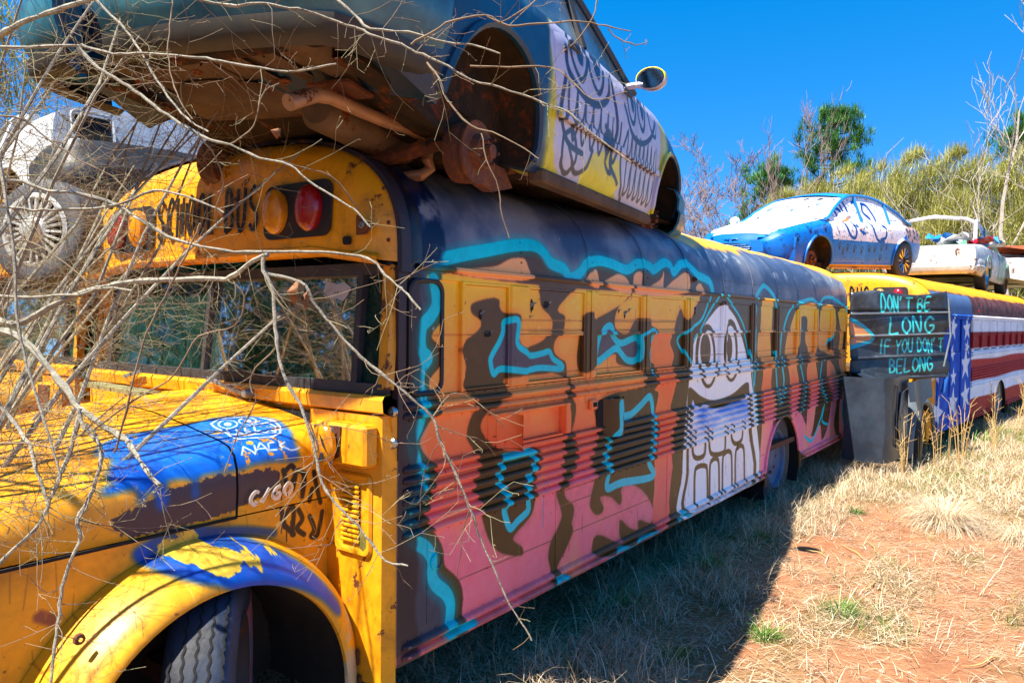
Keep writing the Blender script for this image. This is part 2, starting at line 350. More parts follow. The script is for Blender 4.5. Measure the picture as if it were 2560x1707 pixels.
# outlines of the painted shapes on the bus side: metres along the side, metres up the skin
ART = {"tealL":[[0.41,1.601],[0.429,1.504],[0.394,1.447],[0.342,1.404],[0.331,1.345],[0.343,1.294],[0.376,1.267],[0.344,1.235],[0.325,1.185],[0.33,1.154],[0.346,1.082],[0.346,1.043],[0.325,0.982],[0.296,0.938],[0.29,0.9],[0.312,0.842],[0.33,0.786],[0.338,0.743],[0.314,0.704],[0.285,0.655],[0.271,0.604],[0.27,0.553],[0.301,0.5],[0.373,0.456],[0.415,0.4],[0.416,0.332],[0.442,0.279],[0.512,0.218],[0.542,0.162],[0.541,0.105],[0.531,0.036]],"orangeAll":[[0.461,1.633],[0.462,1.553],[0.489,1.519],[0.468,1.474],[0.464,1.43],[0.397,1.364],[0.439,1.324],[0.468,1.292],[0.466,1.244],[0.395,1.184],[0.382,1.159],[0.395,1.124],[0.447,1.089],[0.448,1.032],[0.397,0.997],[0.34,0.933],[0.333,0.908],[0.361,0.86],[0.42,0.804],[0.426,0.745],[0.406,0.696],[0.389,0.646],[0.364,0.597],[0.403,0.537],[0.466,0.462],[0.493,0.404],[0.502,0.343],[0.574,0.279],[0.611,0.232],[0.629,0.168],[0.622,0.08],[0.64,-0.01],[8.549,-0.131],[8.36,1.7],[1.855,1.675]],"brownBand":[[0.41,1.618],[0.385,1.55],[0.411,1.517],[0.391,1.472],[0.387,1.429],[0.323,1.365],[0.363,1.326],[0.391,1.294],[0.389,1.246],[0.32,1.188],[0.308,1.164],[0.321,1.129],[0.371,1.095],[0.371,1.039],[0.322,1.004],[0.268,0.942],[0.261,0.917],[0.288,0.87],[0.344,0.815],[0.35,0.758],[0.331,0.71],[0.314,0.66],[0.29,0.612],[0.328,0.554],[0.388,0.48],[0.414,0.423],[0.423,0.363],[0.492,0.301],[0.528,0.255],[0.545,0.192],[0.538,0.106],[0.555,0.019],[0.64,-0.01],[0.622,0.08],[0.629,0.168],[0.611,0.232],[0.574,0.279],[0.502,0.343],[0.493,0.404],[0.466,0.462],[0.403,0.537],[0.364,0.597],[0.389,0.646],[0.406,0.696],[0.426,0.745],[0.42,0.804],[0.361,0.86],[0.333,0.908],[0.34,0.933],[0.397,0.997],[0.448,1.032],[0.447,1.089],[0.395,1.124],[0.382,1.159],[0.395,1.184],[0.466,1.244],[0.468,1.292],[0.439,1.324],[0.397,1.364],[0.464,1.43],[0.468,1.474],[0.489,1.519],[0.462,1.553],[0.461,1.633]],"B1":[[1.246,1.654],[1.241,1.552],[1.261,1.501],[1.338,1.458],[1.363,1.41],[1.322,1.346],[1.228,1.31],[1.109,1.296],[1.046,1.323],[1.028,1.385],[1.051,1.435],[1.033,1.464],[0.933,1.469],[0.897,1.493],[0.89,1.531],[0.827,1.537],[0.695,1.511],[0.675,1.483],[0.69,1.459],[0.749,1.429],[0.735,1.386],[0.612,1.321],[0.604,1.274],[0.647,1.222],[0.628,1.172],[0.606,1.137],[0.649,1.098],[0.702,1.066],[0.703,1.018],[0.665,0.97],[0.646,0.897],[0.685,0.846],[0.721,0.793],[0.731,0.744],[0.702,0.7],[0.688,0.647],[0.739,0.589],[0.768,0.496],[0.809,0.407],[0.86,0.339],[0.945,0.287],[1.089,0.244],[1.098,0.283],[1.018,0.34],[1.051,0.373],[1.131,0.408],[1.188,0.449],[1.208,0.526],[1.178,0.602],[1.224,0.674],[1.241,0.719],[1.184,0.785],[1.033,0.787],[0.868,0.818],[0.758,0.908],[0.757,0.964],[0.817,1.006],[0.896,1.042],[0.964,1.072],[0.933,1.119],[0.955,1.151],[1.177,1.155],[1.369,1.154],[1.482,1.133],[1.532,1.108],[1.521,1.203],[1.467,1.227],[1.406,1.262],[1.404,1.317],[1.464,1.371],[1.483,1.417],[1.482,1.46],[1.42,1.481],[1.42,1.509],[1.512,1.572],[1.616,1.652]],"B2":[[1.504,1.077],[1.472,1.011],[1.466,0.95],[1.508,0.896],[1.517,0.862],[1.478,0.798],[1.458,0.761],[1.48,0.708],[1.452,0.668],[1.474,0.607],[1.443,0.569],[1.408,0.505],[1.45,0.425],[1.464,0.352],[1.363,0.248],[1.341,0.169],[1.366,0.093],[1.369,-0.025],[1.433,-0.021],[1.43,0.083],[1.446,0.114],[1.51,0.169],[1.588,0.254],[1.574,0.306],[1.598,0.36],[1.584,0.408],[1.507,0.463],[1.497,0.52],[1.546,0.581],[1.599,0.646],[1.611,0.69],[1.575,0.764],[1.565,0.821],[1.593,0.887],[1.604,0.96],[1.568,1.01],[1.536,1.108]],"M":[[2.295,1.647],[2.158,1.55],[1.861,1.458],[1.773,1.452],[1.758,1.486],[1.677,1.469],[1.667,1.372],[1.64,1.215],[1.695,1.14],[1.869,1.193],[2.09,1.236],[2.123,1.176],[2.364,1.135],[2.452,1.082],[2.396,1.013],[2.098,1.002],[1.875,0.971],[1.81,0.943],[1.821,0.884],[1.861,0.807],[1.825,0.757],[1.794,0.69],[1.768,0.645],[1.769,0.603],[1.831,0.54],[1.823,0.494],[1.788,0.423],[1.776,0.364],[1.829,0.307],[1.9,0.292],[1.938,0.321],[1.892,0.394],[2.021,0.373],[2.141,0.301],[2.171,0.343],[2.154,0.386],[2.223,0.414],[2.385,0.371],[2.54,0.275],[2.623,0.173],[2.607,0.106],[2.565,0.096],[2.41,0.148],[2.395,0.091],[2.27,0.131],[2.176,0.196],[2.145,0.196],[2.147,0.112],[2.164,0.084],[2.112,0.073],[1.933,0.153],[1.851,0.172],[1.815,0.142],[1.841,0.053],[2.209,-0.0],[2.629,0.007],[2.627,0.067],[2.621,0.217],[2.636,0.32],[2.632,0.596],[2.664,0.728],[2.624,0.805],[2.658,0.89],[2.674,0.96],[2.617,0.98],[2.653,1.01],[2.631,1.091],[2.648,1.147],[2.591,1.173],[2.57,1.246],[2.64,1.346],[2.657,1.386],[2.564,1.41],[2.545,1.45],[2.369,1.456],[2.319,1.44],[2.239,1.372],[2.149,1.357],[2.07,1.387],[2.053,1.445],[2.097,1.519],[2.232,1.582]],"red":[[2.64,1.346],[2.57,1.246],[2.591,1.173],[2.648,1.147],[2.631,1.091],[2.653,1.01],[2.617,0.98],[2.674,0.96],[2.658,0.89],[2.624,0.805],[2.664,0.728],[2.632,0.596],[2.636,0.32],[2.621,0.217],[2.627,0.067],[2.769,-0.011],[2.85,0.072],[2.961,0.152],[2.979,0.223],[2.881,0.62],[2.918,0.7],[2.977,0.771],[2.873,0.831],[2.91,0.909],[2.966,1.015],[2.903,1.078],[2.94,1.152],[2.958,1.211],[2.894,1.288],[2.912,1.352]],"B5":[[3.028,1.53],[3.131,1.452],[3.333,1.572],[3.407,1.649],[3.778,1.663],[3.618,1.456],[3.468,1.211],[3.319,1.066],[3.25,0.922],[3.186,0.692],[3.182,-0.043],[2.77,-0.039],[2.769,-0.011],[2.85,0.072],[2.961,0.152],[2.979,0.223],[2.881,0.62],[2.918,0.7],[2.977,0.771],[2.873,0.831],[2.91,0.909],[2.966,1.015],[2.903,1.078],[2.94,1.152],[2.958,1.211],[2.894,1.288],[2.912,1.352]],"B6":[[3.735,1.661],[4.707,1.661],[4.775,1.465],[4.843,1.102],[4.843,0.738],[4.908,0.439],[4.855,0.188],[4.848,-0.049],[3.039,-0.042],[2.977,0.6],[3.165,1.161]],"B7":[[4.545,1.666],[8.361,1.674],[8.385,-0.11],[4.793,-0.076]],"ghostW":[[3.852,1.579],[4.103,1.509],[4.274,1.393],[4.413,1.256],[4.526,1.096],[4.591,0.899],[4.656,0.717],[4.755,0.003],[3.137,-0.004],[3.1,0.353],[3.128,0.698],[3.188,0.985],[3.224,1.159],[3.368,1.334],[3.576,1.471]],"mouth":[[3.204,0.961],[3.428,0.879],[3.692,0.828],[4.092,0.847],[4.463,0.925],[4.532,0.815],[4.617,0.472],[4.666,0.018],[3.201,0.027],[3.172,0.342],[3.164,0.694],[3.171,0.869]],"mouthW":[[3.234,0.776],[3.268,0.862],[3.331,0.803],[3.447,0.817],[3.695,0.765],[4.096,0.78],[4.289,0.782],[4.428,0.823],[4.475,0.732],[4.531,0.481],[4.601,0.029],[3.245,0.027],[3.217,0.335],[3.211,0.631]],"eye1":[[3.76,1.172],[3.753,1.094],[3.726,1.025],[3.682,0.971],[3.625,0.939],[3.562,0.931],[3.498,0.947],[3.441,0.986],[3.395,1.042],[3.364,1.11],[3.351,1.185],[3.357,1.258],[3.382,1.325],[3.423,1.378],[3.476,1.412],[3.538,1.424],[3.602,1.413],[3.661,1.377],[3.711,1.321],[3.745,1.251]],"eye1w":[[3.717,1.164],[3.713,1.098],[3.693,1.039],[3.659,0.994],[3.617,0.966],[3.569,0.959],[3.52,0.972],[3.476,1.004],[3.441,1.052],[3.417,1.11],[3.406,1.174],[3.411,1.237],[3.429,1.294],[3.46,1.339],[3.501,1.368],[3.548,1.378],[3.597,1.368],[3.642,1.338],[3.68,1.29],[3.706,1.23]],"eye1p":[[3.655,1.219],[3.652,1.179],[3.638,1.143],[3.616,1.114],[3.587,1.097],[3.554,1.092],[3.521,1.1],[3.491,1.119],[3.466,1.149],[3.45,1.185],[3.443,1.224],[3.446,1.264],[3.459,1.299],[3.481,1.327],[3.509,1.345],[3.541,1.351],[3.574,1.344],[3.605,1.326],[3.63,1.296],[3.648,1.26]],"eye2":[[4.265,1.204],[4.259,1.123],[4.233,1.05],[4.189,0.994],[4.132,0.96],[4.068,0.951],[4.004,0.967],[3.946,1.007],[3.899,1.065],[3.867,1.136],[3.854,1.214],[3.859,1.291],[3.883,1.361],[3.924,1.417],[3.978,1.453],[4.04,1.466],[4.104,1.454],[4.165,1.417],[4.215,1.359],[4.25,1.286]],"eye2w":[[4.217,1.192],[4.213,1.123],[4.193,1.062],[4.159,1.015],[4.115,0.986],[4.066,0.978],[4.017,0.991],[3.972,1.024],[3.935,1.073],[3.91,1.134],[3.899,1.2],[3.903,1.266],[3.921,1.325],[3.953,1.372],[3.995,1.403],[4.043,1.413],[4.092,1.403],[4.139,1.371],[4.178,1.323],[4.205,1.261]],"eye2p":[[4.138,1.227],[4.134,1.19],[4.12,1.157],[4.096,1.132],[4.066,1.116],[4.031,1.111],[3.997,1.118],[3.965,1.136],[3.939,1.163],[3.922,1.196],[3.915,1.232],[3.918,1.268],[3.932,1.3],[3.955,1.326],[3.985,1.342],[4.018,1.348],[4.053,1.342],[4.085,1.325],[4.112,1.298],[4.13,1.264]],"teeth":[[[3.334,0.069],[3.331,0.302],[3.383,0.348],[3.534,0.334],[3.577,0.281],[3.596,0.063],[3.588,0.052]],[[3.637,0.064],[3.633,0.31],[3.69,0.359],[3.775,0.356],[3.822,0.301],[3.842,0.072],[3.834,0.06]],[[3.914,0.062],[3.909,0.327],[3.97,0.378],[4.062,0.375],[4.112,0.318],[4.135,0.07],[4.126,0.058]],[[4.212,0.067],[4.207,0.332],[4.272,0.384],[4.362,0.383],[4.416,0.324],[4.441,0.077],[4.431,0.064]],[[3.278,0.623],[3.285,0.476],[3.348,0.422],[3.474,0.414],[3.528,0.453],[3.52,0.627]],[[3.611,0.601],[3.618,0.46],[3.687,0.403],[3.897,0.384],[3.958,0.425],[3.949,0.596]],[[4.097,0.597],[4.103,0.486],[4.182,0.426],[4.3,0.422],[4.367,0.465],[4.359,0.604]]],"orI":[[4.842,1.665],[5.136,1.663],[5.144,1.355],[5.187,1.09],[5.14,0.866],[5.252,0.668],[5.215,0.48],[5.144,0.261],[4.925,-0.007],[4.846,-0.031],[4.853,0.225],[4.892,0.514],[4.841,0.775],[4.896,0.991],[4.782,1.177],[4.82,1.465]],"orN":[[5.913,1.556],[6.129,1.635],[6.69,1.635],[6.771,1.481],[6.756,1.259],[6.703,1.082],[6.846,0.807],[6.783,0.541],[6.639,0.243],[6.397,0.227],[6.424,0.484],[6.47,0.698],[6.372,0.92],[6.483,1.132],[6.36,1.264],[6.375,1.478],[6.246,1.519],[6.097,1.476],[6.038,1.268],[5.951,1.064],[6.089,0.808],[5.989,0.566],[5.935,0.323],[5.828,0.417],[5.725,0.669],[5.752,0.869],[5.624,1.115],[5.716,1.353]],"orG":[[7.003,1.643],[7.513,1.631],[7.667,1.489],[7.6,1.344],[7.354,1.25],[7.306,1.157],[7.563,1.103],[7.371,1.071],[6.938,1.165],[6.887,1.347],[6.906,1.528]],"orG2":[[7.281,1.017],[7.687,0.857],[7.761,0.51],[7.646,0.227],[7.88,-0.071],[7.189,-0.029],[6.833,-0.05],[6.665,-0.071],[6.021,0.146],[5.929,0.406],[6.142,0.51],[6.643,0.198],[6.979,0.296],[7.086,0.1],[7.35,0.258],[7.475,0.58],[7.264,0.783]],"orE":[[7.759,1.597],[8.188,1.594],[8.113,1.24],[8.052,0.99],[8.237,0.677],[8.052,0.336],[8.283,0.006],[7.977,0.017],[7.897,0.4],[8.012,0.741],[7.817,0.998],[7.936,1.292]],"orArch":[[4.925,-0.007],[4.99,0.243],[5.253,0.476],[5.574,0.503],[5.929,0.406],[6.086,0.264],[5.866,0.29],[5.579,0.435],[5.384,0.404],[5.142,0.299]],"loops":[[[1.027,1.431],[1.019,1.324],[1.082,1.282],[1.174,1.254],[1.285,1.261],[1.354,1.269],[1.395,1.23],[1.48,1.194],[1.468,1.173],[1.268,1.186],[1.112,1.178],[0.912,1.197],[0.855,1.175],[0.829,1.23],[0.838,1.264],[0.894,1.326],[0.925,1.376],[0.934,1.424]],[[0.92,0.761],[0.895,0.71],[0.88,0.661],[0.923,0.605],[0.967,0.536],[0.941,0.512],[0.952,0.468],[0.993,0.404],[1.054,0.427],[1.144,0.461],[1.143,0.513],[1.124,0.58],[1.13,0.63],[1.187,0.685],[1.175,0.739],[1.138,0.767],[1.006,0.762]],[[2.004,1.407],[1.907,1.364],[1.854,1.2],[2.014,1.245],[2.115,1.267],[2.251,1.193],[2.39,1.201],[2.385,1.33],[2.166,1.3],[2.061,1.346]],[[2.023,0.945],[2.102,0.862],[2.257,0.847],[2.401,0.891],[2.552,0.939],[2.594,0.791],[2.588,0.602],[2.544,0.509],[2.608,0.403],[2.168,0.434],[1.984,0.431],[1.992,0.509],[1.99,0.558],[1.93,0.61],[1.971,0.698],[1.97,0.744],[2.028,0.796]]],"roofTeal":[[0.44,1.687],[0.598,1.723],[0.787,1.759],[0.997,1.8],[1.177,1.817],[1.265,1.793],[1.335,1.739],[1.456,1.715],[1.531,1.669],[1.628,1.701],[1.71,1.758],[1.852,1.787],[2.006,1.779],[2.2,1.757],[2.357,1.806],[2.53,1.799],[2.58,1.781],[2.761,1.84],[2.856,1.832],[2.906,1.785],[3.031,1.845],[3.146,1.859],[3.252,1.824],[3.353,1.785],[3.561,1.75],[3.633,1.654]],"roofBrown":[[0.466,1.639],[0.598,1.691],[0.785,1.733],[0.993,1.772],[1.161,1.786],[1.231,1.767],[1.303,1.709],[1.44,1.68],[1.531,1.632],[1.672,1.67],[1.74,1.733],[1.858,1.764],[2.002,1.75],[2.197,1.722],[2.35,1.772],[2.574,1.743],[2.747,1.803],[2.9,1.742],[3.051,1.808],[3.237,1.775],[3.485,1.713],[3.568,1.64],[1.532,1.614]],"roofOr":[[[0.532,1.648],[0.701,1.671],[0.853,1.69],[0.949,1.726],[1.0,1.739],[1.085,1.742],[1.119,1.708],[1.12,1.637],[0.731,1.627]],[[1.695,1.655],[1.739,1.703],[1.818,1.731],[1.842,1.628]],[[1.903,1.649],[2.001,1.702],[2.103,1.724],[2.208,1.693],[2.237,1.607]],[[2.289,1.722],[2.404,1.754],[2.419,1.652],[2.671,1.717],[2.741,1.78],[2.735,1.666],[2.899,1.728],[3.124,1.792],[3.129,1.654],[2.375,1.604]],[[3.291,1.683],[3.368,1.729],[3.462,1.666],[3.408,1.628]]],"strokes":[[0.022,[[2.385,1.338],[2.488,1.368],[2.626,1.378],[2.575,1.288],[2.517,1.223],[2.582,1.089]]],[0.022,[[3.585,1.634],[3.424,1.457],[3.156,1.377],[3.016,1.309],[3.105,1.221],[3.181,1.146]]],[0.02,[[3.778,1.653],[3.535,1.486],[3.323,1.305]]],[0.02,[[3.911,1.651],[4.249,1.495],[4.44,1.324],[4.582,1.041],[4.665,0.752],[4.722,0.532]]],[0.03,[[4.624,1.587],[4.675,1.464],[4.632,1.287],[4.675,1.108],[4.656,0.895]]],[0.035,[[5.809,1.615],[5.636,1.512],[5.513,1.354],[5.467,1.081],[5.547,0.881],[5.492,0.727]]],[0.03,[[6.112,1.476],[6.158,1.267],[6.099,1.059],[6.272,0.797],[6.188,0.506]]],[0.03,[[5.243,1.165],[5.346,0.776],[5.432,0.653]]],[0.04,[[4.653,1.659],[4.763,1.734],[4.907,1.777],[5.172,1.694],[5.238,1.602]]],[0.035,[[5.95,1.647],[6.519,1.705],[6.808,1.652],[7.038,1.735],[7.414,1.747],[8.028,1.666],[8.305,1.545]]],[0.03,[[7.022,1.026],[6.939,0.756],[7.173,0.556],[7.065,0.334],[7.35,0.258]]],[0.03,[[6.349,0.233],[6.647,0.154],[6.975,0.343],[7.108,0.468]]],[0.04,[[8.059,0.486],[8.188,0.068]]],[0.03,[[7.54,1.344],[7.263,1.205]]],[0.035,[[0.55,0.039],[0.698,0.037]]],[0.03,[[1.361,-0.023],[1.46,0.037],[1.544,-0.008]]],[0.03,[[2.028,-0.018],[2.129,0.027],[2.264,-0.001]]],[0.03,[[2.319,-0.001],[2.431,0.025],[2.673,0.011]]],[0.03,[[3.002,0.01],[3.069,0.068],[3.216,0.009]]]]}
HOODART = {"blue":[[-0.638,1.482],[-0.544,1.532],[-0.428,1.538],[-0.265,1.54],[-0.165,1.563],[-0.07,1.53],[-0.039,1.518],[0.024,1.43],[0.01,1.338],[-0.008,1.269],[-0.025,1.208],[-0.017,1.153],[-0.018,1.128],[-0.055,1.126],[-0.136,1.138],[-0.231,1.137],[-0.287,1.125],[-0.448,1.123],[-0.456,1.049],[-0.479,1.056],[-0.48,1.116],[-0.569,1.124],[-0.57,1.051],[-0.604,1.029],[-0.623,1.096],[-0.64,1.099],[-0.653,1.066],[-0.674,1.059],[-0.682,1.115],[-0.755,1.113],[-0.799,1.124],[-0.764,1.146],[-0.737,1.157],[-0.753,1.186],[-0.686,1.294],[-0.675,1.335],[-0.696,1.392]],"purple":[[-0.764,1.032],[-0.739,1.047],[-0.667,1.059],[-0.58,1.097],[-0.513,1.103],[-0.393,1.117],[-0.267,1.108],[-0.198,1.113],[-0.122,1.099],[-0.109,1.035],[-0.164,1.014],[-0.266,0.99],[-0.362,0.966],[-0.638,0.956],[-0.703,0.956],[-0.76,1.001]],"skull":[[-0.215,1.499],[-0.158,1.541],[-0.08,1.523],[-0.011,1.475],[0.01,1.409],[-0.017,1.324],[-0.057,1.267],[-0.104,1.247],[-0.23,1.279],[-0.242,1.302],[-0.231,1.363],[-0.227,1.457],[-0.215,1.499]],"eyeA":[[-0.136,1.441],[-0.153,1.421],[-0.173,1.41],[-0.191,1.411],[-0.203,1.423],[-0.207,1.443],[-0.202,1.467],[-0.188,1.49],[-0.17,1.506],[-0.15,1.512],[-0.134,1.505],[-0.125,1.488],[-0.126,1.465],[-0.136,1.441]],"eyeB":[[-0.051,1.438],[-0.067,1.421],[-0.085,1.413],[-0.102,1.414],[-0.114,1.425],[-0.118,1.443],[-0.114,1.464],[-0.102,1.484],[-0.084,1.497],[-0.066,1.502],[-0.05,1.496],[-0.042,1.481],[-0.042,1.46],[-0.051,1.438]],"pupA":[[-0.154,1.452],[-0.167,1.439],[-0.179,1.438],[-0.184,1.45],[-0.179,1.468],[-0.166,1.481],[-0.153,1.482],[-0.148,1.47],[-0.154,1.452]],"pupB":[[-0.066,1.45],[-0.078,1.439],[-0.09,1.439],[-0.095,1.45],[-0.09,1.465],[-0.078,1.476],[-0.066,1.477],[-0.061,1.466],[-0.066,1.45]],"mo":[[[-0.208,1.4],[-0.231,1.341],[-0.177,1.302],[-0.071,1.277],[-0.032,1.334],[-0.025,1.4],[-0.104,1.397],[-0.177,1.387],[-0.208,1.4]],[[-0.176,1.384],[-0.193,1.35],[-0.179,1.341]],[[-0.141,1.381],[-0.162,1.342],[-0.145,1.331]],[[-0.094,1.391],[-0.128,1.33],[-0.111,1.322]],[[-0.215,1.325],[-0.188,1.347],[-0.185,1.31],[-0.157,1.334],[-0.153,1.298],[-0.119,1.32],[-0.105,1.289],[-0.076,1.312],[-0.064,1.289]]],"nack":[[[-0.268,1.182],[-0.244,1.22],[-0.211,1.177],[-0.199,1.217]],[[-0.207,1.185],[-0.17,1.226],[-0.152,1.178]],[[-0.191,1.197],[-0.162,1.195]],[[-0.113,1.219],[-0.14,1.216],[-0.149,1.184],[-0.113,1.182]],[[-0.09,1.223],[-0.091,1.179]],[[-0.068,1.21],[-0.099,1.196],[-0.07,1.183],[-0.051,1.171],[-0.026,1.171],[-0.005,1.178]]],"tag":[[[-0.094,1.095],[-0.08,1.043]],[[-0.087,1.088],[-0.054,1.108],[-0.036,1.074],[-0.046,1.012]],[[-0.054,1.038],[-0.021,1.084],[0.01,1.047],[0.001,0.972]],[[0.009,1.067],[0.001,0.984]],[[0.05,0.995],[0.038,0.947]],[[0.056,1.066],[0.074,0.998],[0.094,0.93]],[[-0.1,0.935],[-0.085,0.864]],[[-0.097,0.897],[-0.044,0.937],[-0.047,0.824]],[[-0.085,0.87],[-0.04,0.822]],[[-0.017,0.919],[0.002,0.877],[-0.024,0.844],[0.011,0.811]],[[0.038,0.882],[0.062,0.825],[0.046,0.796],[0.079,0.796],[0.103,0.889]]],"band":[[-0.625,0.879],[-0.614,0.919],[-0.555,0.935],[-0.406,0.913],[-0.263,0.887],[-0.137,0.85]],"chips":[[[-0.574,0.89],[-0.523,0.898],[-0.433,0.871],[-0.384,0.831],[-0.433,0.827],[-0.458,0.811],[-0.499,0.811],[-0.54,0.844],[-0.563,0.866]],[[-0.635,0.894],[-0.596,0.916],[-0.585,0.903],[-0.58,0.87],[-0.596,0.885]],[[-0.596,0.927],[-0.557,0.939],[-0.47,0.927],[-0.421,0.907],[-0.458,0.899],[-0.54,0.919]],[[-0.421,0.879],[-0.358,0.847],[-0.332,0.801],[-0.358,0.802],[-0.384,0.848]],[[-0.384,0.904],[-0.293,0.872],[-0.154,0.779],[-0.162,0.775],[-0.293,0.86]]],"fblue":[[-0.693,0.909],[-0.596,0.942],[-0.452,0.942],[-0.293,0.877],[-0.154,0.785],[-0.043,0.671],[0.036,0.554],[-0.003,0.528],[-0.095,0.624],[-0.225,0.703],[-0.358,0.734],[-0.452,0.749],[-0.523,0.791],[-0.585,0.813],[-0.672,0.857]]}
# ---------------------------------------------------------------- common materials
YEL='f0a412'
M_yel=metal_paint('yellow_bus_paint',YEL,.38,'dd9012',rust=.05,dirt=.55,spec=.5)
M_yel2=metal_paint('faded_yellow_paint','dd9a1c',.45,'b9781a',rust=.25,dirt=.5)
M_rubber=plain('weathered_rubber','26262a',.7,c2='3a3a3c',scale=12,bmp=.3)
M_black=metal_paint('black_trim','1c1d22',.45,'2a2b30',dirt=.3)
M_rust=rust_mat('rusty_iron'); M_rust2=rust_mat('rusty_brown_steel','6e3d20','a5622f','40302a')
M_dark=plain('dark_interior','121314',.9,bmp=0)
M_chrome=plain('tarnished_chrome','c9c9c6',.22,metallic=.9,c2='8f8f8c',scale=15)
M_galv=plain('grey_metal','8f949b',.5,metallic=.4,c2='6a6f78')
M_glass=glass_mat('green_reflection_glass',(.22,.44,.36),1.45,.16,film=(.05,.17,.13))  # green film paints a greenish reflection into the windscreen's diffuse colour
# ---------------------------------------------------------------- the near bus: painted side
C_SL=np.array((.24,.245,.30)); C_TEAL=np.array((.0,.66,.76)); C_BR=np.array((.285,.215,.135)); C_WH=np.array((.90,.88,.92)); C_OR=None
def side_canvas():
    cv=Canvas(.15,8.3,-.02,3.2,300,C_SL,5)
    V=cv.v0+np.arange(cv.H)/cv.p; U=cv.u0+np.arange(cv.W)/cv.p
    n1=cv.noise(.5,5); n2=cv.noise(.12,4)
    # roof: slate blue brushed over with lighter and darker swipes
    roof=np.clip((V-1.66)/.03,0,1)[:,None]*np.ones((1,cv.W)); 
    cv.put(roof.astype(np.float32),(.20,.25,.36))
    sw=np.clip((n1-.5)*5+.2,0,1)*roof; cv.put(sw.astype(np.float32),(.40,.43,.50))
    sw=np.clip((n2-.52)*4,0,1)*np.clip((V-1.95)/.2,0,1)[:,None]; cv.put(sw.astype(np.float32),(.12,.20,.34))
    edge=2.02+.10*np.sin(U*1.3)+.16*(n1[600%cv.H]-.5)-np.clip((U-5)*.01,0,.1)
    ye=np.clip((V[:,None]-edge[None]+.35*(n1-.5)-.12)/.05,0,1)*np.clip((U-3.1)/.35,0,1)[None]
    cv.put(ye.astype(np.float32),(.88,.58,.16)); 
    ye2=np.clip((V[:,None]-edge[None]+.35*(n1-.5)-.38)/.05,0,1)*np.clip((U-4.2)/.35,0,1)[None]; cv.put(ye2.astype(np.float32),(.90,.62,.10))
    wp=np.clip((n2-.60)*8,0,1)*np.clip(1-np.abs(V-1.98)/.16,0,1)[:,None]*np.clip((U-3)/.3,0,1)[None]; cv.put((wp*.7).astype(np.float32),(.66,.70,.72))
    A=ART; orange=cv.grad([(0,(.82,.44,.50)),(.5,(.80,.44,.53)),(.62,(.84,.40,.40)),(.85,(.86,.42,.30)),(1.05,(.88,.52,.32)),(1.35,(.92,.58,.28)),(1.6,(.96,.66,.20)),(1.9,(.90,.60,.40))])
    hl=np.clip((U-2.2)/.8,0,1)*np.clip(1-(V[:,None]-.2)/.6,0,1); orange=orange*(1-.5*hl[...,None])+.5*hl[...,None]*np.array((.80,.52,.68))
    hl=np.clip((cv.noise(.35,3)-.5)*4,0,1)[...,None]; orange=orange*(1-.35*hl)+.35*hl*np.array((.93,.68,.36))
    body=(np.clip((1.67-V)/.004,0,1)[:,None]*np.ones((1,cv.W))).astype(np.float32)
    br=C_BR
    m_all=cv.mask(A['orangeAll'],soft=1)*body; cv.put(m_all,orange)
    cv.put(cv.mask(A['brownBand'],soft=1)*body,br)
    # roof part of the piece
    cv.put(cv.mask(A['roofBrown'],soft=1),br)
    for P in A['roofOr']: cv.put(cv.mask(P,soft=1),(.90,.60,.42))
    cv.put(cv.smask(A['roofTeal'],.10,soft=12)*.30,C_TEAL); cv.stroke(A['roofTeal'],.062,C_TEAL,soft=1)
    for k in ('B1','B2','M','B5'):
        m1=cv.mask(A[k],soft=1)*body; cv.put((cv._blur(cv._blur(m1,9),9)*.38*body).astype(np.float32),br); cv.put(m1,br*(.94+.12*cv.noise(.25,3)[...,None]))
    for _ in range(26):      # runs of paint below the shapes
        u=cv.rg.uniform(.5,5); v=cv.rg.uniform(.35,1.55); l=cv.rg.uniform(.06,.28); cv.dab([(u,v),(u,v-l)],.006,br if cv.rg.random()<.6 else C_TEAL*.8,.55)
    cv.put(cv.mask(A['red'],soft=1)*body,orange*.55+.45*np.array((.88,.32,.20)))
    cv.put(cv.mask(A['B7'],False,soft=1)*body,br); cv.put(cv.mask(A['B6'],soft=1)*body,br)
    gr=(.25,.235,.28)
    for x0,x1 in ((5.9,6.25),(6.62,6.95),(7.4,7.55)):
        cv.put(cv.mask([(x0,1.1),(x1,1.15),(x1+.03,1.64),(x0-.03,1.64)],soft=6)*body,gr)
    for k in ('orI','orN','orG','orG2','orE'): 
        if k=='orN': cv.put(cv.mask(A[k],soft=1)*body,orange)
        else: cv.put(cv.mask(A[k],soft=1)*body,orange)
    cv.put(cv.mask(A['orArch'],soft=1)*body,orange)
    for i,L in enumerate(A['loops']):
        cv.put(cv.mask(L,soft=1)*body,(.29,.27,.33) if i in (0,2) else br*np.array((.95,.95,1.0)))
        cv.stroke(L,(.034,.042,.045,.05)[i],C_TEAL,closed=True,soft=1)
    # the pale face with its teeth
    cv.put(cv.mask(A['ghostW'],soft=1)*body,C_WH)
    cv.put(cv.mask(A['mouth'],soft=1)*body,br); 
    mw=cv.mask(A['mouthW'],soft=1)*body; cv.put(mw,C_WH*np.array((.97,.97,1)))
    bl=mw*np.clip(1-np.abs(V-.78)/.2,0,1)[:,None]*np.clip((cv.noise(.22,3)-.42)*4,0,1); cv.put((bl*.8).astype(np.float32),(.22,.42,.80))
    for t in A['teeth']: cv.stroke(t,.038,br,soft=1)
    for e in ('eye1','eye2'):
        cv.fill(A[e],br,soft=1); cv.fill(A[e+'w'],C_WH,soft=1); cv.fill(A[e+'p'],br*1.05,soft=1)
    for w,P in A['strokes']: cv.put(cv.smask(P,w*1.15,soft=1),C_TEAL)
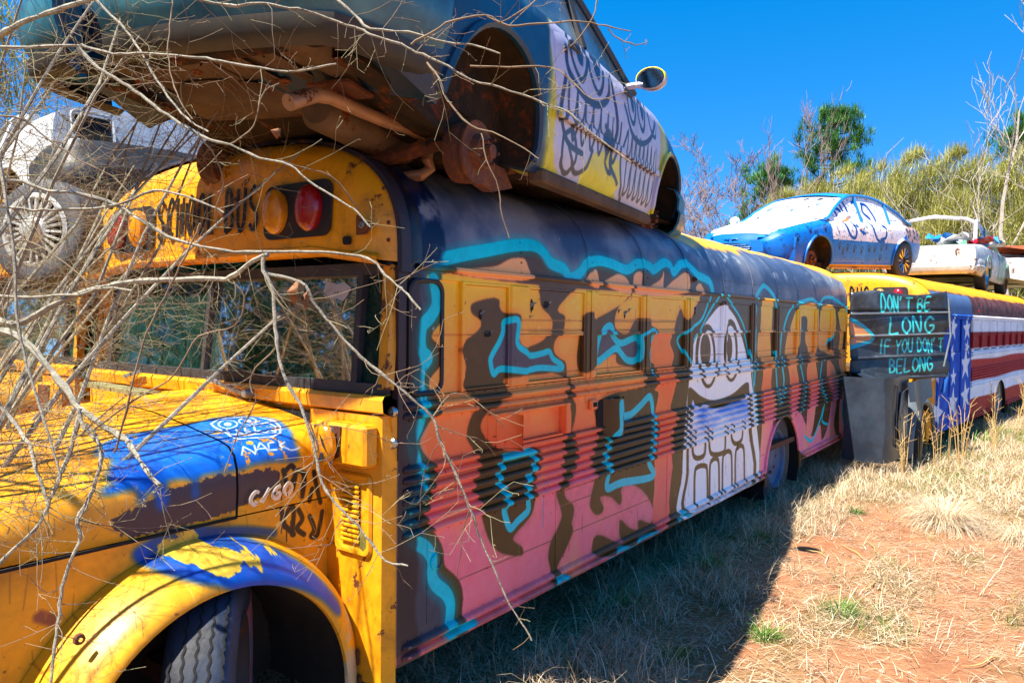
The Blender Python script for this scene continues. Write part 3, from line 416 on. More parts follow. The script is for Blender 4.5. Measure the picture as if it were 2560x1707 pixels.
    cv.put(cv.smask(A['tealL'],.11,soft=14)*.35,C_TEAL); cv.stroke(A['tealL'],.062,C_TEAL,soft=1)
    # front edge: dark brown brush strokes over blue black
    fe=np.clip((.335-U+.05*(n2[:, :]-.5))/.02,0,1); cv.put((fe*.75).astype(np.float32),(.17,.13,.15))
    fe=np.clip((.50-U)/.02,0,1)[None]*np.clip((V-1.66)/.03,0,1)[:,None]*np.clip((n2-.35)*5,0,1); cv.put(fe.astype(np.float32),(.05,.10,.22))
    # streaks, drips, scratches
    for _ in range(90):
        u=cv.rg.uniform(.3,8.1); v=cv.rg.uniform(.1,1.6); l=cv.rg.uniform(.03,.22); c=(.18,.12,.09) if cv.rg.random()<.6 else (.6,.5,.42)
        cv.dab([(u,v),(u+cv.rg.normal(0,.003),v-l)],.0045,c,.45)
    for _ in range(260):
        u=cv.rg.uniform(.3,8.1); v=cv.rg.uniform(.03,2.3); cv.dab([(u,v),(u+cv.rg.normal(0,.006),v+cv.rg.normal(0,.006))],cv.rg.uniform(.003,.009),(.16,.10,.09) if cv.rg.random()<.8 else (.75,.74,.72),.6)
    cv.a*=(1+.16*(cv.noise(.6,5)-.5)+.10*(cv.noise(.03,2)-.5))[...,None]
    g_=s_=None
    mean=cv.a.mean(2,keepdims=True); cv.a=np.clip(mean+(cv.a-mean)*1.18,0,1)*np.array((1.22,1.18,1.08),np.float32)
    low=np.clip(1-V/.12,0,1)[:,None]; cv.put((low*.45*np.clip((n2-.3)*3,0,1)).astype(np.float32),(.42,.27,.18))
    return cv
CV1=side_canvas(); IM1=CV1.image('bus_side_paint')
M_side=metal_paint('graffiti_paint',None,.32,img=IM1,dirt=.05,dent=.22,spec=.24)
RP=roof_profile(); _arc=[1.65]
for a,b in zip(RP[:-1],RP[1:]): _arc.append(_arc[-1]+math.dist(a,b))
def uv1(x,y,z):
    """unrolled skin coordinate of a point on the bus side or roof"""
    if z<=ZD: return CV1.uv(x,z-ZS)
    yy=min(y,2*HW-y) if y>HW else y
    best=min(range(len(RP)),key=lambda i:(RP[i][0]-yy)**2+(RP[i][1]-z)**2)
    return CV1.uv(x,_arc[best])
bus=thing('school_bus','yellow nosed school bus with orange and teal graffiti along its side, nearest the camera','bus',(0,0,0),group='old school buses')
ARX,ARZ,ARR=5.55,.24,.56
def side_skin(zlo,zhi,x0,x1,arch=True,dx=.06):
    xs=list(np.arange(x0,x1,dx))+[x1]
    if arch: xs=sorted(set([round(float(x),4) for x in xs if abs(x-ARX)>ARR+.02]+[round(ARX+ARR*math.cos(a),4) for a in np.linspace(0,math.pi,33)]))
    P=[]
    for x in xs:
        lo=zlo
        if arch and abs(x-ARX)<ARR-1e-4: lo=max(zlo,ARZ+math.sqrt(ARR**2-(x-ARX)**2))
        P.append([(x,0,lo+(zhi-lo)*k/6) for k in range(7)])
    return P
b=MB(); b.grid(side_skin(ZS,1.385,.2,BUSL)); b.build('side_panel',M_side,bus,uvf=uv1)
b=MB(); b.quad((.2,2*HW,ZS),(BUSL,2*HW,ZS),(BUSL,2*HW,ZD),(.2,2*HW,ZD)); b.quad((BUSL,0,ZS),(BUSL,2*HW,ZS),(BUSL,2*HW,ZD),(BUSL,0,ZD))
b.poly([(BUSL,y,z) for y,z in RP]+[(BUSL,2*HW-y,z) for y,z in RP[::-1]]); b.build('rear_panel',M_yel2,bus)
b=MB(); b.box(.25,BUSL-.02,.02,2*HW-.02,.50,.55); b.build('floor',M_rust,bus)
b=MB(); b.grid([[(ARX+(ARR+.005)*math.cos(a),y,ARZ+(ARR+.005)*math.sin(a)) for a in np.linspace(-.3,math.pi+.3,24)] for y in (.004,.35,.5)]); b.poly([(ARX+(ARR+.005)*math.cos(a),.5,ARZ+(ARR+.005)*math.sin(a)) for a in np.linspace(-.3,math.pi+.3,24)]); b.build('wheel_well',M_dark,bus)
b=MB(); b.tube([(ARX+(ARR+.012)*math.cos(a),-.008,ARZ+(ARR+.012)*math.sin(a)) for a in np.linspace(-.05,math.pi+.05,30)],.016,6); b.build('arch_lip',M_side,bus,uvf=uv1)
# window band: posts, frames and the painted-over sashes
pitch=.711; X0=1.0417
b=MB(); b.box(.2,BUSL,-.002,.02,1.885,ZD-.003); b.build('header_rail',M_side,bus,uvf=uv1)
posts=[X0+pitch*i for i in range(10)]
b=MB(); b.box(.2,.245,-.004,.03,1.385,1.885); b.build('corner_post',M_side,bus,uvf=uv1)
for i,px in enumerate(posts):
    w=.062 if i else .075
    b=MB(); b.bbox(px-w,px+w,-.012,.03,1.387,1.887,.008)
    if i: b.box(px-.016,px+.016,-.018,-.0125,1.392,1.885)
    b.build('window_post',M_side,bus,uvf=uv1)
def rrect(x0,x1,z0,z1,r,n=5):
    P=[]
    for cx,cz,a0 in ((x1-r,z1-r,0),(x0+r,z1-r,90),(x0+r,z0+r,180),(x1-r,z0+r,270)):
        for k in range(n+1): a=R(a0+90*k/n); P.append((cx+r*math.cos(a),cz+r*math.sin(a)))
    return P
# driver's window: rounded, painted over, black seal
rr=rrect(.262,.462,1.40,1.875,.05)
b=MB(); b.box(.245,.60,.012,.022,1.387,1.886); b.build('fixed_panel',M_side,bus,uvf=uv1)
b=MB(); b.prism([(x,-.004,z) for x,z in rrect(.272,.452,1.41,1.865,.045)],(0,.014,0)); b.build('driver_window',M_side,bus,uvf=uv1)
b=MB(); b.tube([(x,-.006,z) for x,z in rr]+[(rr[0][0],-.006,rr[0][1])],.011,6,cap=False); b.build('window_seal',M_black,bus)
b=MB(); b.bbox(.597,.612,-.010,.025,1.387,1.886,.004); b.build('window_post',M_side,bus,uvf=uv1)
def window(x0,x1,split=True):
    b=MB(); b.box(x0,x0+.012,-.004,.03,1.39,1.884); b.box(x1-.012,x1,-.004,.03,1.39,1.884); b.box(x0+.012,x1-.012,-.004,.03,1.872,1.884); b.box(x0+.012,x1-.012,-.004,.03,1.39,1.402)
    fr=b.build('side_window',M_side,bus,smooth=False,uvf=uv1)
    zs=1.64
    if split:
        b=MB(); b.box(x0+.014,x1-.014,.006,.012,zs,1.870); b.box(x0+.014,x1-.014,-.004,.006,zs-.006,zs+.014); b.build('upper_sash',M_side,fr,uvf=uv1)
        b=MB(); b.box(x0+.014,x1-.014,.020,.026,1.404,zs-.007); b.build('lower_sash',M_side,fr,uvf=uv1)
    else:
        b=MB(); b.box(x0+.016,x1-.016,.008,.014,1.404,1.870); b.build('upper_sash',M_side,fr,uvf=uv1)
window(.614,X0-.077,False)
for i in range(9): window(posts[i]+(.064 if i else .077),posts[i+1]-.064)
window(posts[9]+.064,BUSL-.06)
b=MB(); b.box(BUSL-.058,BUSL,-.004,.03,1.385,1.886); b.build('corner_post',M_side,bus,uvf=uv1)
# torn holes punched in the painted window panels
hr=random.Random(4)
def hole(x,z,w,h,y=.005):
    P=[]
    for k in range(9):
        a=2*math.pi*k/9; s_=hr.uniform(.45,1.1); P.append((x+w*s_*math.cos(a)*.5,y,z+h*s_*math.sin(a)*.5))
    b=MB(); b.prism(P,(0,-.0015,0)); b.build('torn_hole',M_dark,bus,smooth=False)
    for k in (0,4):
        b=MB(); p=P[k]; b.poly([p,P[(k+1)%9],((p[0]+P[(k+1)%9][0])/2+.012,y-.018,(p[2]+P[(k+1)%9][2])/2+.01)]); b.build('bent_metal_edge',M_galv,bus,smooth=False)
for x,z,w,h in ((.745,1.742,.022,.06),(.80,1.65,.07,.035),(1.165,1.79,.03,.09),(1.30,1.80,.06,.05),(1.145,1.73,.015,.02),(2.18,1.76,.03,.07),(2.10,1.78,.02,.03),(3.28,1.80,.06,.10),(2.24,1.79,.02,.02)): hole(x,z,w,h)
# rub rails: pressed ribs running the length of the bus
def rib(x0,x1,z,h=.030,d=.025,name='rub_rail'):
    prof=[(0,-h/2),(-d*.8,-h/2+.005),(-d,-h/2+.011),(-d,h/2-.012),(-d*.75,h/2-.004),(0,h/2+.004)]
    xs=[x0,x0+.025]+list(np.arange(x0+.4,x1-.2,.45))+[x1-.025,x1]
    P=[]
    for i,x in enumerate(xs):
        s_=.12 if i in (0,len(xs)-1) else 1; dz=.0022*math.sin(x*2.1+z*30)
        P.append([(x,y*s_-.001,z+dz+zz*(.55+.45*s_)) for y,zz in prof])
    b=MB(); b.grid(P); return b.build(name,M_side,bus,uvf=uv1,ang=25)
for z in (1.350,1.306): rib(.235,BUSL-.02,z)
RZ=[1.083,1.039,.996,.951,.903,.857,.812]
for z in RZ: rib(.235,BUSL-.02,z)
for z in (.345,.300):
    rib(.235,ARX-ARR-.03,z); rib(ARX+ARR+.03,BUSL-.02,z)
b=MB(); b.grid([[(x,y,z) for y,z in ((0,.283),(.002,.27),(.03,.262))] for x in (.2,ARX-ARR)]); b.grid([[(x,y,z) for y,z in ((0,.283),(.002,.27),(.03,.262))] for x in (ARX+ARR,BUSL)]); b.build('skirt_edge',M_side,bus,uvf=uv1)
# rivets along the seams
b=MB()
for z in [1.378,1.287,1.108,.788,.368]:
    for x in np.arange(.27,4.6,.085):
        b.lathe([(.0052,-.0005),(.0045,-.003),(.0015,-.0045)],(x,0,z),'y',6)
for i in range(8):
    for z in np.arange(1.95,2.12,.05):
        yy=np.interp(z,[p[1] for p in RP],[p[0] for p in RP]); b.lathe([(.006,0),(.004,-.004)],(X0+pitch*i+.02,yy,z),'y',5)
o=b.build('rivet',M_side,bus,uvf=uv1,fix=False); tag(o,kind='stuff')
for x in (1.415,2.84,4.26,6.4):
    b=MB(); b.box(x-.009,x+.009,-.0025,.001,.37,.79); b.build('panel_seam',M_side,bus,uvf=uv1)
b=MB(); b.box(.2,.225,-.006,.004,ZS,1.386); b.build('corner_trim',M_side,bus,uvf=uv1)
b=MB(); b.box(.385,.389,-.002,.001,.40,.78); b.build('panel_seam',M_side,bus,uvf=uv1)
# round filler cap low on the front quarter
b=MB(); b.lathe([(.038,0),(.038,-.006),(.030,-.010),(.028,-.004),(.001,-.004)],(.445,0,.66),'y',20); b.build('filler_cap',M_side,bus,uvf=uv1)
# drip rail
b=MB(); b.grid([[(x,0,ZD-.004),(x,-.020,ZD-.008),(x,-.026,ZD),(x,-.022,ZD+.012),(x,.0,ZD+.018)] for x in list(np.arange(.30,BUSL,.3))+[BUSL]]); b.build('drip_rail',M_side,bus,uvf=uv1)
# bent-open vent box below the third window
bx=(.80,1.47,1.115,1.262)
b=MB(); b.bbox(bx[0],bx[1],-.006,.002,bx[2],bx[3],.002); b.build('vent_recess',M_side,bus,uvf=uv1)
b=MB(); b.bbox(bx[1]-.045,bx[1]+.005,-.052,-.006,bx[2]-.005,bx[3]+.012,.004); b.build('vent_frame',M_side,bus,uvf=uv1)
b=MB(); b.bbox(bx[0]+.01,bx[1]-.045,-.046,-.006,bx[3]-.002,bx[3]+.010,.003); b.build('vent_frame',M_side,bus,uvf=uv1)
b=MB(); b.bbox(bx[0]+.1,bx[1]-.045,-.030,-.006,bx[2]-.014,bx[2]-.002,.003); b.build('vent_frame',M_side,bus,uvf=uv1)
b=MB(); b.grid([[(.835+.10*math.sin(a)*1.0,-.006-.075*(1-math.cos(a)),z) for a in np.linspace(.25,2.3,9)] for z in (1.085,1.13,1.20,1.262)]); b.build('vent_flap',M_side,bus,uvf=uv1)
b=MB(); b.prism([(.985+.045*math.cos(a),-.008,1.185+.055*math.sin(a)) for a in np.linspace(0,2*math.pi,20,endpoint=False)],(0,-.003,0)); b.build('vent_hole',M_dark,bus)
b=MB(); b.tube([(.985+.047*math.cos(a),-.012,1.185+.057*math.sin(a)) for a in np.linspace(0,2*math.pi,21)],.006,5,cap=False); b.build('vent_ring',M_side,bus,uvf=uv1)
# latch and curled bracket further on
b=MB(); b.bbox(1.735,1.815,-.024,.0,1.205,1.262,.006); lt=b.build('door_latch',M_side,bus,uvf=uv1)
b=MB(); b.bbox(1.755,1.798,-.028,-.0245,1.222,1.248,.003); b.build('latch_pocket',M_dark,lt)
b=MB(); b.prism([(1.885+.055*math.cos(a),-.002,1.14+.115*math.sin(a)) for a in np.linspace(0,2*math.pi,20,endpoint=False)],(0,-.004,0)); b.build('bracket_hole',M_dark,bus)
b=MB(); b.grid([[(1.90+.24*k/8,-.008-.06*math.sin(k/8*math.pi)**.7,z) for k in range(9)] for z in (1.03,1.1,1.18,1.255)]); b.build('curled_bracket',M_side,bus,uvf=uv1)
for x,z in ((3.80,1.315),(5.1,1.32)):
    b=MB(); b.bbox(x-.05,x+.05,-.035,-.0,z-.012,z+.016,.006); b.build('hinge',M_side,bus,uvf=uv1)
# roof
xs=[.33]+list(np.arange(.5,BUSL,.18))+[BUSL]
def roofrow(x):
    P=list(RP)+[(2*HW-y,z) for y,z in RP[:-1][::-1]]
    return [(x,y,z+.004*math.sin(x*3+y*2)*(1 if .2<y<2.2 else 0)) for y,z in P]
b=MB(); b.grid([roofrow(x) for x in xs]); b.build('roof',M_side,bus,uvf=uv1)
for i in range(1,11):
    x=X0+pitch*i-.02
    b=MB(); b.grid([[(x+dx,*( (y-.0*0),z)) for y,z in [(yy-(.004 if yy<.4 else 0)*s_,zz+.006*s_) for yy,zz in RP+[(2*HW-a,c) for a,c in RP[:-1][::-1]]]] for dx,s_ in ((-.02,.2),(-.016,1),(.016,1),(.02,.2))]); b.build('roof_seam',M_side,bus,uvf=uv1)
# raised front hoop of the roof, dark with a tarry groove
def hoop(x0,x1,off,name,mat,n=1):
    b=MB(); Q=[(0,1.90)]+RP+[(2*HW-a,c) for a,c in RP[:-1][::-1]]
    rows=[]
    for x,o_ in ((x0,0),(x0+.006,off),(x1-.006,off),(x1,0)):
        row=[]
        for y,z in Q:
            d=Vector((y-HW,z-1.7)).normalized(); row.append((x,y+d.x*o_,z+d.y*o_))
        rows.append(row)
    b.grid(rows); return b.build(name,mat,bus)
M_hoop=metal_paint('brown_black_hoop','2c2026',.55,'1d2436',rust=.15,dirt=.4)
M_tar=metal_paint('tarry_blue_black','0d1830',.35,'05080f',dirt=.3,dent=.6)
hoop(.195,.262,.020,'roof_hoop',M_hoop); hoop(.262,.34,.004,'roof_groove',M_tar)
b=MB(); b.lathe([(.02,0),(.022,-.03),(.01,-.05)],(3.25,.03,2.03),'y',10); b.build('marker_stub',M_rust,bus)
# ---------------------------------------------------------------- front cap over the windscreen
OUT=RP+[(2*HW-a,c) for a,c in RP[:-1][::-1]]
def capx(d): 
    t=min(1,max(0,d)/.24); return .205-.09*math.sqrt(max(0,1-(1-t)**2))
rows=[]
for s_ in np.linspace(1,.02,22):
    row=[]
    for y,z in OUT:
        Y=HW+(y-HW)*s_; Z=1.945+(z-1.945)*s_ if z>1.945 else 1.945
        d=(1-s_)*math.hypot((y-HW),(z-1.93)*1.2); Z+=(.055*min(1,max(0,min(Y,2*HW-Y)-.02)/.35))*max(0,1-(Z-1.945)/.2); row.append((capx(d)+.05*max(0,Z-2.10),Y,Z))
    rows.append(row)
b=MB(); b.grid(rows); 
b.build('front_cap',M_yel,bus,ang=60)
b=MB(); b.grid([[(x,.03+k*(2*HW-.06)/12,z+.055*min(1,min(k,12-k)/2)) for k in range(13)] for x,z in ((.125,1.975),(.108,1.962),(.106,1.945),(.125,1.932),(.18,1.925))]); b.build('cap_lip',M_yel,bus)
def capface(y,z): return .112+.05*max(0,z-2.10)
# lamp housings and lamps
M_amber=plain('amber_lens','e09a14',.14,c2='b4640c',scale=20,spec=.8); M_red=plain('red_lens','a30c14',.14,c2='7a0a10',scale=20,spec=.8)
for yc,order in ((.535,('amber','red')),(1.945,('red','amber'))):
    hs_=MB(); pts=rrect(yc-.235,yc+.215,2.06,2.30,.05)
    hs_.prism([(capface(0,z)-.004,y,z) for y,z in pts],(-.012,0,0)); h=hs_.build('lamp_housing',M_black,bus)
    for k,dy in enumerate((.115,-.115)):
        col=order[k]; y=yc+dy
        b=MB(); pr=[(.070,-.0),(.073,-.025),(.066,-.040),(.045,-.052),(.02,-.058),(.001,-.059)]
        ax=(Vector((0,1,0)),Vector((0,0,1.36)),Vector((1,0,0)))
        b.lathe(pr,(capface(0,2.18)-.014,y,2.180),ax,26); ln=b.build('warning_lamp',M_amber if col=='amber' else M_red,bus,label=col+' warning lamp')
        b=MB()
        for q_ in range(-5,6): b.tube([(capface(0,2.18)-.016-.056*math.cos(q_*.24),y+q_*.0065,2.15),(capface(0,2.18)-.016-.056*math.cos(q_*.24),y+q_*.0065,2.225)],.0017,4)
        o=b.build('lens_ribbing',M_amber if col=='amber' else M_red,ln); tag(o,kind='stuff')
# SCHOOL BUS lettering, cut from thin black vinyl
M_ink=plain('black_lettering','131216',.5,bmp=0)
def letters(text,origin,du,dv,nrm,h,w,r,mat,parent,name='letter',adv=1.0,flat=.35,smooth=True):
    O=Vector(origin); du=Vector(du); dv=Vector(dv); nv=Vector(nrm); x=0
    for ch in text:
        for_=GLYPH.get(ch)
        if for_:
            b=MB()
            for st in for_:
                P=smooth_pts(st,False,4) if (len(st)>3 and smooth) else st
                P=[O+du*(x+p[0]*w)+dv*(p[1]*h) for p in P]
                L=[];Rr=[]
                for i,p in enumerate(P):
                    t=(P[min(i+1,len(P)-1)]-P[max(i-1,0)]).normalized(); sd=nv.cross(t).normalized()*r; L.append(p+sd); Rr.append(p-sd)
                up=nv*r*flat
                b.grid([L,[a+up for a in L],[a+up for a in Rr],Rr]); 
            b.build(name,mat,parent,smooth=False)
        x+=w*adv*(1 if ch!=' ' else .55)
sg=MB(); sg.box(.02,.026,.80,1.66,2.045,2.33)
letters('SCHOOL BUS',(capface(0,2.10)-.008,1.665,2.115),(0,-1,0),(.05,0,1),(-1,0,0),.20,.088,.0105,M_ink,bus,adv=1.06)
b=MB(); b.prism([(capface(0,2.1)-.010,y,z) for y,z in ((.135,2.05),(.135,2.13),(.09,2.11),(.035,2.085),(.08,2.05))],(-.008,0,0)); mk=b.build('corner_marker',M_rust,bus)
b=MB(); b.lathe([(.016,0),(.016,-.01),(.009,-.012),(.008,-.006),(.001,-.006)],(capface(0,2.1)-.02,.092,2.088),'x',14); b.build('bolt',M_chrome,mk)
b=MB(); b.prism([(.110,y,z) for y,z in rrect(.18,.225,2.015,2.05,.012)],(-.008,0,0)); b.build('vent_slot',M_dark,bus)
for z in (2.24,2.10,2.03): 
    b=MB(); b.lathe([(.009,0),(.008,-.006),(.001,-.007)],(.165,.02 if z<2.2 else .05,z),'x',8); b.build('bolt',M_rust,bus)
# ---------------------------------------------------------------- windscreen, pillars, cowl
def wx(z): return .165+.045*(z-1.42)/.51     # raked plane
WZ0,WZ1=1.425,1.93
def bar(y0,z0,y1,z1,w,dep,name,mat,off=0,parent=bus):
    a=Vector((wx(z0)-off,y0,z0)); c=Vector((wx(z1)-off,y1,z1)); d=(c-a); L=d.length; d.normalize(); s_=Vector((1,0,0)).cross(d).normalized(); nn=d.cross(s_).normalized()
    b=MB(); b.obox((a+c)/2,d*L/2,s_*w/2,nn*dep/2); return b.build(name,mat,parent,smooth=False)
ws=bar(.03,WZ0,2*HW-.03,WZ0,.045,.05,'windscreen_seal',M_rubber)
bar(.03,WZ1-.01,2*HW-.03,WZ1-.01,.05,.05,'windscreen_seal',M_rubber)
for (y0,y1,w) in ((.03,.045,.05),(.20,.205,.035),(1.32,1.30,.030),(2.27,2.26,.04),(2.43,2.41,.05)): bar(y0,WZ0,y1,WZ1,w,.045,'windscreen_pillar',M_rubber if w<.05 else M_yel2,off=.003)
for ya,yb in ((.055,.183),(.222,1.303),(1.336,2.248),(2.292,2.402)):
    b=MB(); b.quad((wx(WZ0)+.004,ya,WZ0+.02),(wx(WZ0)+.004,yb,WZ0+.02),(wx(WZ1)+.004,yb,WZ1-.03),(wx(WZ1)+.004,ya,WZ1-.03)); b.build('windscreen_pane',M_glass,bus)
# sticker scraps on the glass
b=MB(); P=[(.28,1.845),(.33,1.87),(.37,1.86),(.44,1.875),(.46,1.83),(.41,1.80),(.36,1.80),(.33,1.785),(.30,1.81)]; b.prism([(wx(z)-.002,y,z) for y,z in P],(-.001,0,0)); st=b.build('torn_sticker',plain('old_paper','b9b4ae',.8),bus)
letters('11',(wx(1.82)-.0045,.385,1.818),(0,-1,0),(.21,0,1),(-1,0,0),.013,.016,.0014,M_ink,st,name='digit')
# dashboard and seats inside
M_green=plain('faded_green_dash','4fae86',.6,c2='3b8a6c',scale=4)
b=MB(); b.grid([[(x,y,z) for y in np.linspace(.1,2.37,10)] for x,z in ((.205,1.42),(.235,1.495),(.45,1.49),(.58,1.42),(.58,1.0))]); b.build('dashboard',M_green,bus)
b=MB(); b.tube([(.26,.45,1.512),(.28,.80,1.516),(.26,1.05,1.512)],.016,8); b.build('stick_on_dash',rust_mat('orange_stick','b0562a','c97a48','7a4a32'),bus)
b=MB(); b.tube([(.62+.03*math.cos(a),.75+.22*math.cos(a),1.45+.2*math.sin(a)) for a in np.linspace(0,2*math.pi,25)],.013,6,cap=False); b.build('steering_wheel',M_black,bus)
M_seat=plain('dark_green_vinyl','1d3a30',.6)
for i in range(4):
    for y0,y1 in ((.15,1.0),(1.45,2.3)):
        b=MB(); b.bbox(1.3+i*.9,1.42+i*.9,y0,y1,.9,1.6,.04); b.bbox(.95+i*.9,1.3+i*.9,y0,y1,.85,1.0,.03); b.build('seat',M_seat,bus)
# cowl: yellow sheet under the windscreen, side panel facing forward with louvres
b=MB(); b.grid([[(x,y,z) for y in [0.0]+list(np.linspace(.06,2*HW-.06,16))+[2*HW]] for x,z in ((.17,1.405),(.125,1.40),(.115,1.385),(.12,1.335),(.165,1.315),(.175,1.25))])
b.build('cowl_strip',M_yel,bus)
b=MB(); b.grid([[(.15-.02*math.sin(min(1,k/2)*math.pi/2) + (.05 if k==0 else 0),.0+.02*k if k<2 else .04+(.46-.04)*(k-2)/6,z) for k in range(9)] for z in (1.32,1.1,.8,.5,.215)]); b.build('cowl_panel',M_yel,bus)
b=MB(); b.grid([[(.13,y,z) for y in (2.0,2.2,2.47)] for z in (1.32,.8,.22)]); b.build('cowl_panel',M_yel,bus)
b=MB(); b.box(.14,.19,.46,2.0,.4,1.30); b.build('firewall',M_dark,bus)
# louvred plate with raised rim
b=MB(); b.grid([[(.126-.012*s_,y,z) for y,z in rrect(.065+o_,.285-o_,.735+o_,1.075-o_,.03)]+[] for o_,s_ in ((0,0),(.008,1),(.02,1),(.03,.35))],closev=True); 
b.poly([(.126-.004,y,z) for y,z in rrect(.095,.255,.765,1.045,.02)]); lp=b.build('louvre_plate',M_yel,bus)
for k in range(12):
    z=1.015-k*.0205
    b=MB(); b.prism([(.119,y,zz) for y,zz in rrect(.130,.235,z-.006,z+.006,.005,3)],(-.002,0,0)); s1=b.build('slot',M_dark,lp)
    b=MB(); b.grid([[(.1165-.007*math.sin(t),y,z+.0035+.008*math.cos(t)) for y in (.128,.237)] for t in np.linspace(0,math.pi,5)]); b.build('louvre',M_yel,lp)
b=MB(); b.prism([(.118,y,z) for y,z in ((.09,.75),(.14,.78),(.17,.815),(.13,.85),(.10,.83),(.08,.79))],(-.0015,0,0)); b.build('moss_stain',plain('green_grime','5a5a24',.9,c2='8a7a2a',scale=40),bus)
# torn turn-signal box with amber lens
b=MB(); b.bbox(.055,.132,.035,.345,1.115,1.285,.012); bx_=b.build('signal_box',M_yel,bus)
b=MB(); b.prism([(.054,y,z) for y,z in ((.335,1.27),(.325,1.16),(.23,1.13),(.18,1.15),(.17,1.275))],(-.006,0,0)); b.build('torn_opening',M_rust,bx_)
ax=(Vector((0,1,0)),Vector((0,0,1.25)),Vector((1,0,0)))
b=MB(); b.lathe([(.066,0),(.068,-.02),(.060,-.032),(.035,-.042),(.001,-.046)],(.035,.245,1.195),ax,22); sg_=b.build('turn_signal',M_amber,bus)
for P in (((.285,1.245),(.265,1.255),(.255,1.225),(.27,1.215)),((.225,1.245),(.215,1.235),(.190,1.185),(.205,1.20)),((.20,1.17),(.215,1.175),(.23,1.14),(.205,1.135))):
    b=MB(); b.prism([(-.012,y,z) for y,z in P],(-.003,0,0)); b.build('black_shard',M_black,sg_)
b=MB(); b.tube([(.03,.20,1.27),(.022,.205,1.2),(.028,.198,1.13),(.03,.215,1.11)],.005,5); b.build('bent_wire',M_galv,bus)
for z in (1.335,1.205):
    b=MB(); b.lathe([(.022,.0),(.024,-.012),(.016,-.02),(.010,-.018),(.009,-.008),(.001,-.008)],(.188,.006,z),'x',12); b.build('mirror_bracket',M_chrome,bus)
b=MB(); b.bbox(.112,.128,.13,.17,.28,.345,.006); b.build('rusty_clip',M_rust,bus); b=MB(); b.bbox(.115,.13,.12,.165,.12,.24,.006); b.build('rusty_strap',M_rust,bus)
# wiper: motor stub and arm
b=MB(); b.lathe([(.022,0),(.024,-.03),(.018,-.045),(.001,-.047)],(.118,.865,1.36),(Vector((0,.9,.3)),Vector((0,-.3,.9)),Vector((1,0,0))),14); wp=b.build('wiper',M_galv,bus)
b=MB(); b.obox((.085,1.02,1.385),(0,.16,.03),(.006,0,0),(0,-.002,.009)); b.build('wiper_arm',M_galv,wp)
b=MB(); b.obox((.09,1.9,1.40),(0,.09,-.02),(.006,0,0),(0,.002,.008)); b.build('wiper_arm',M_galv,wp)
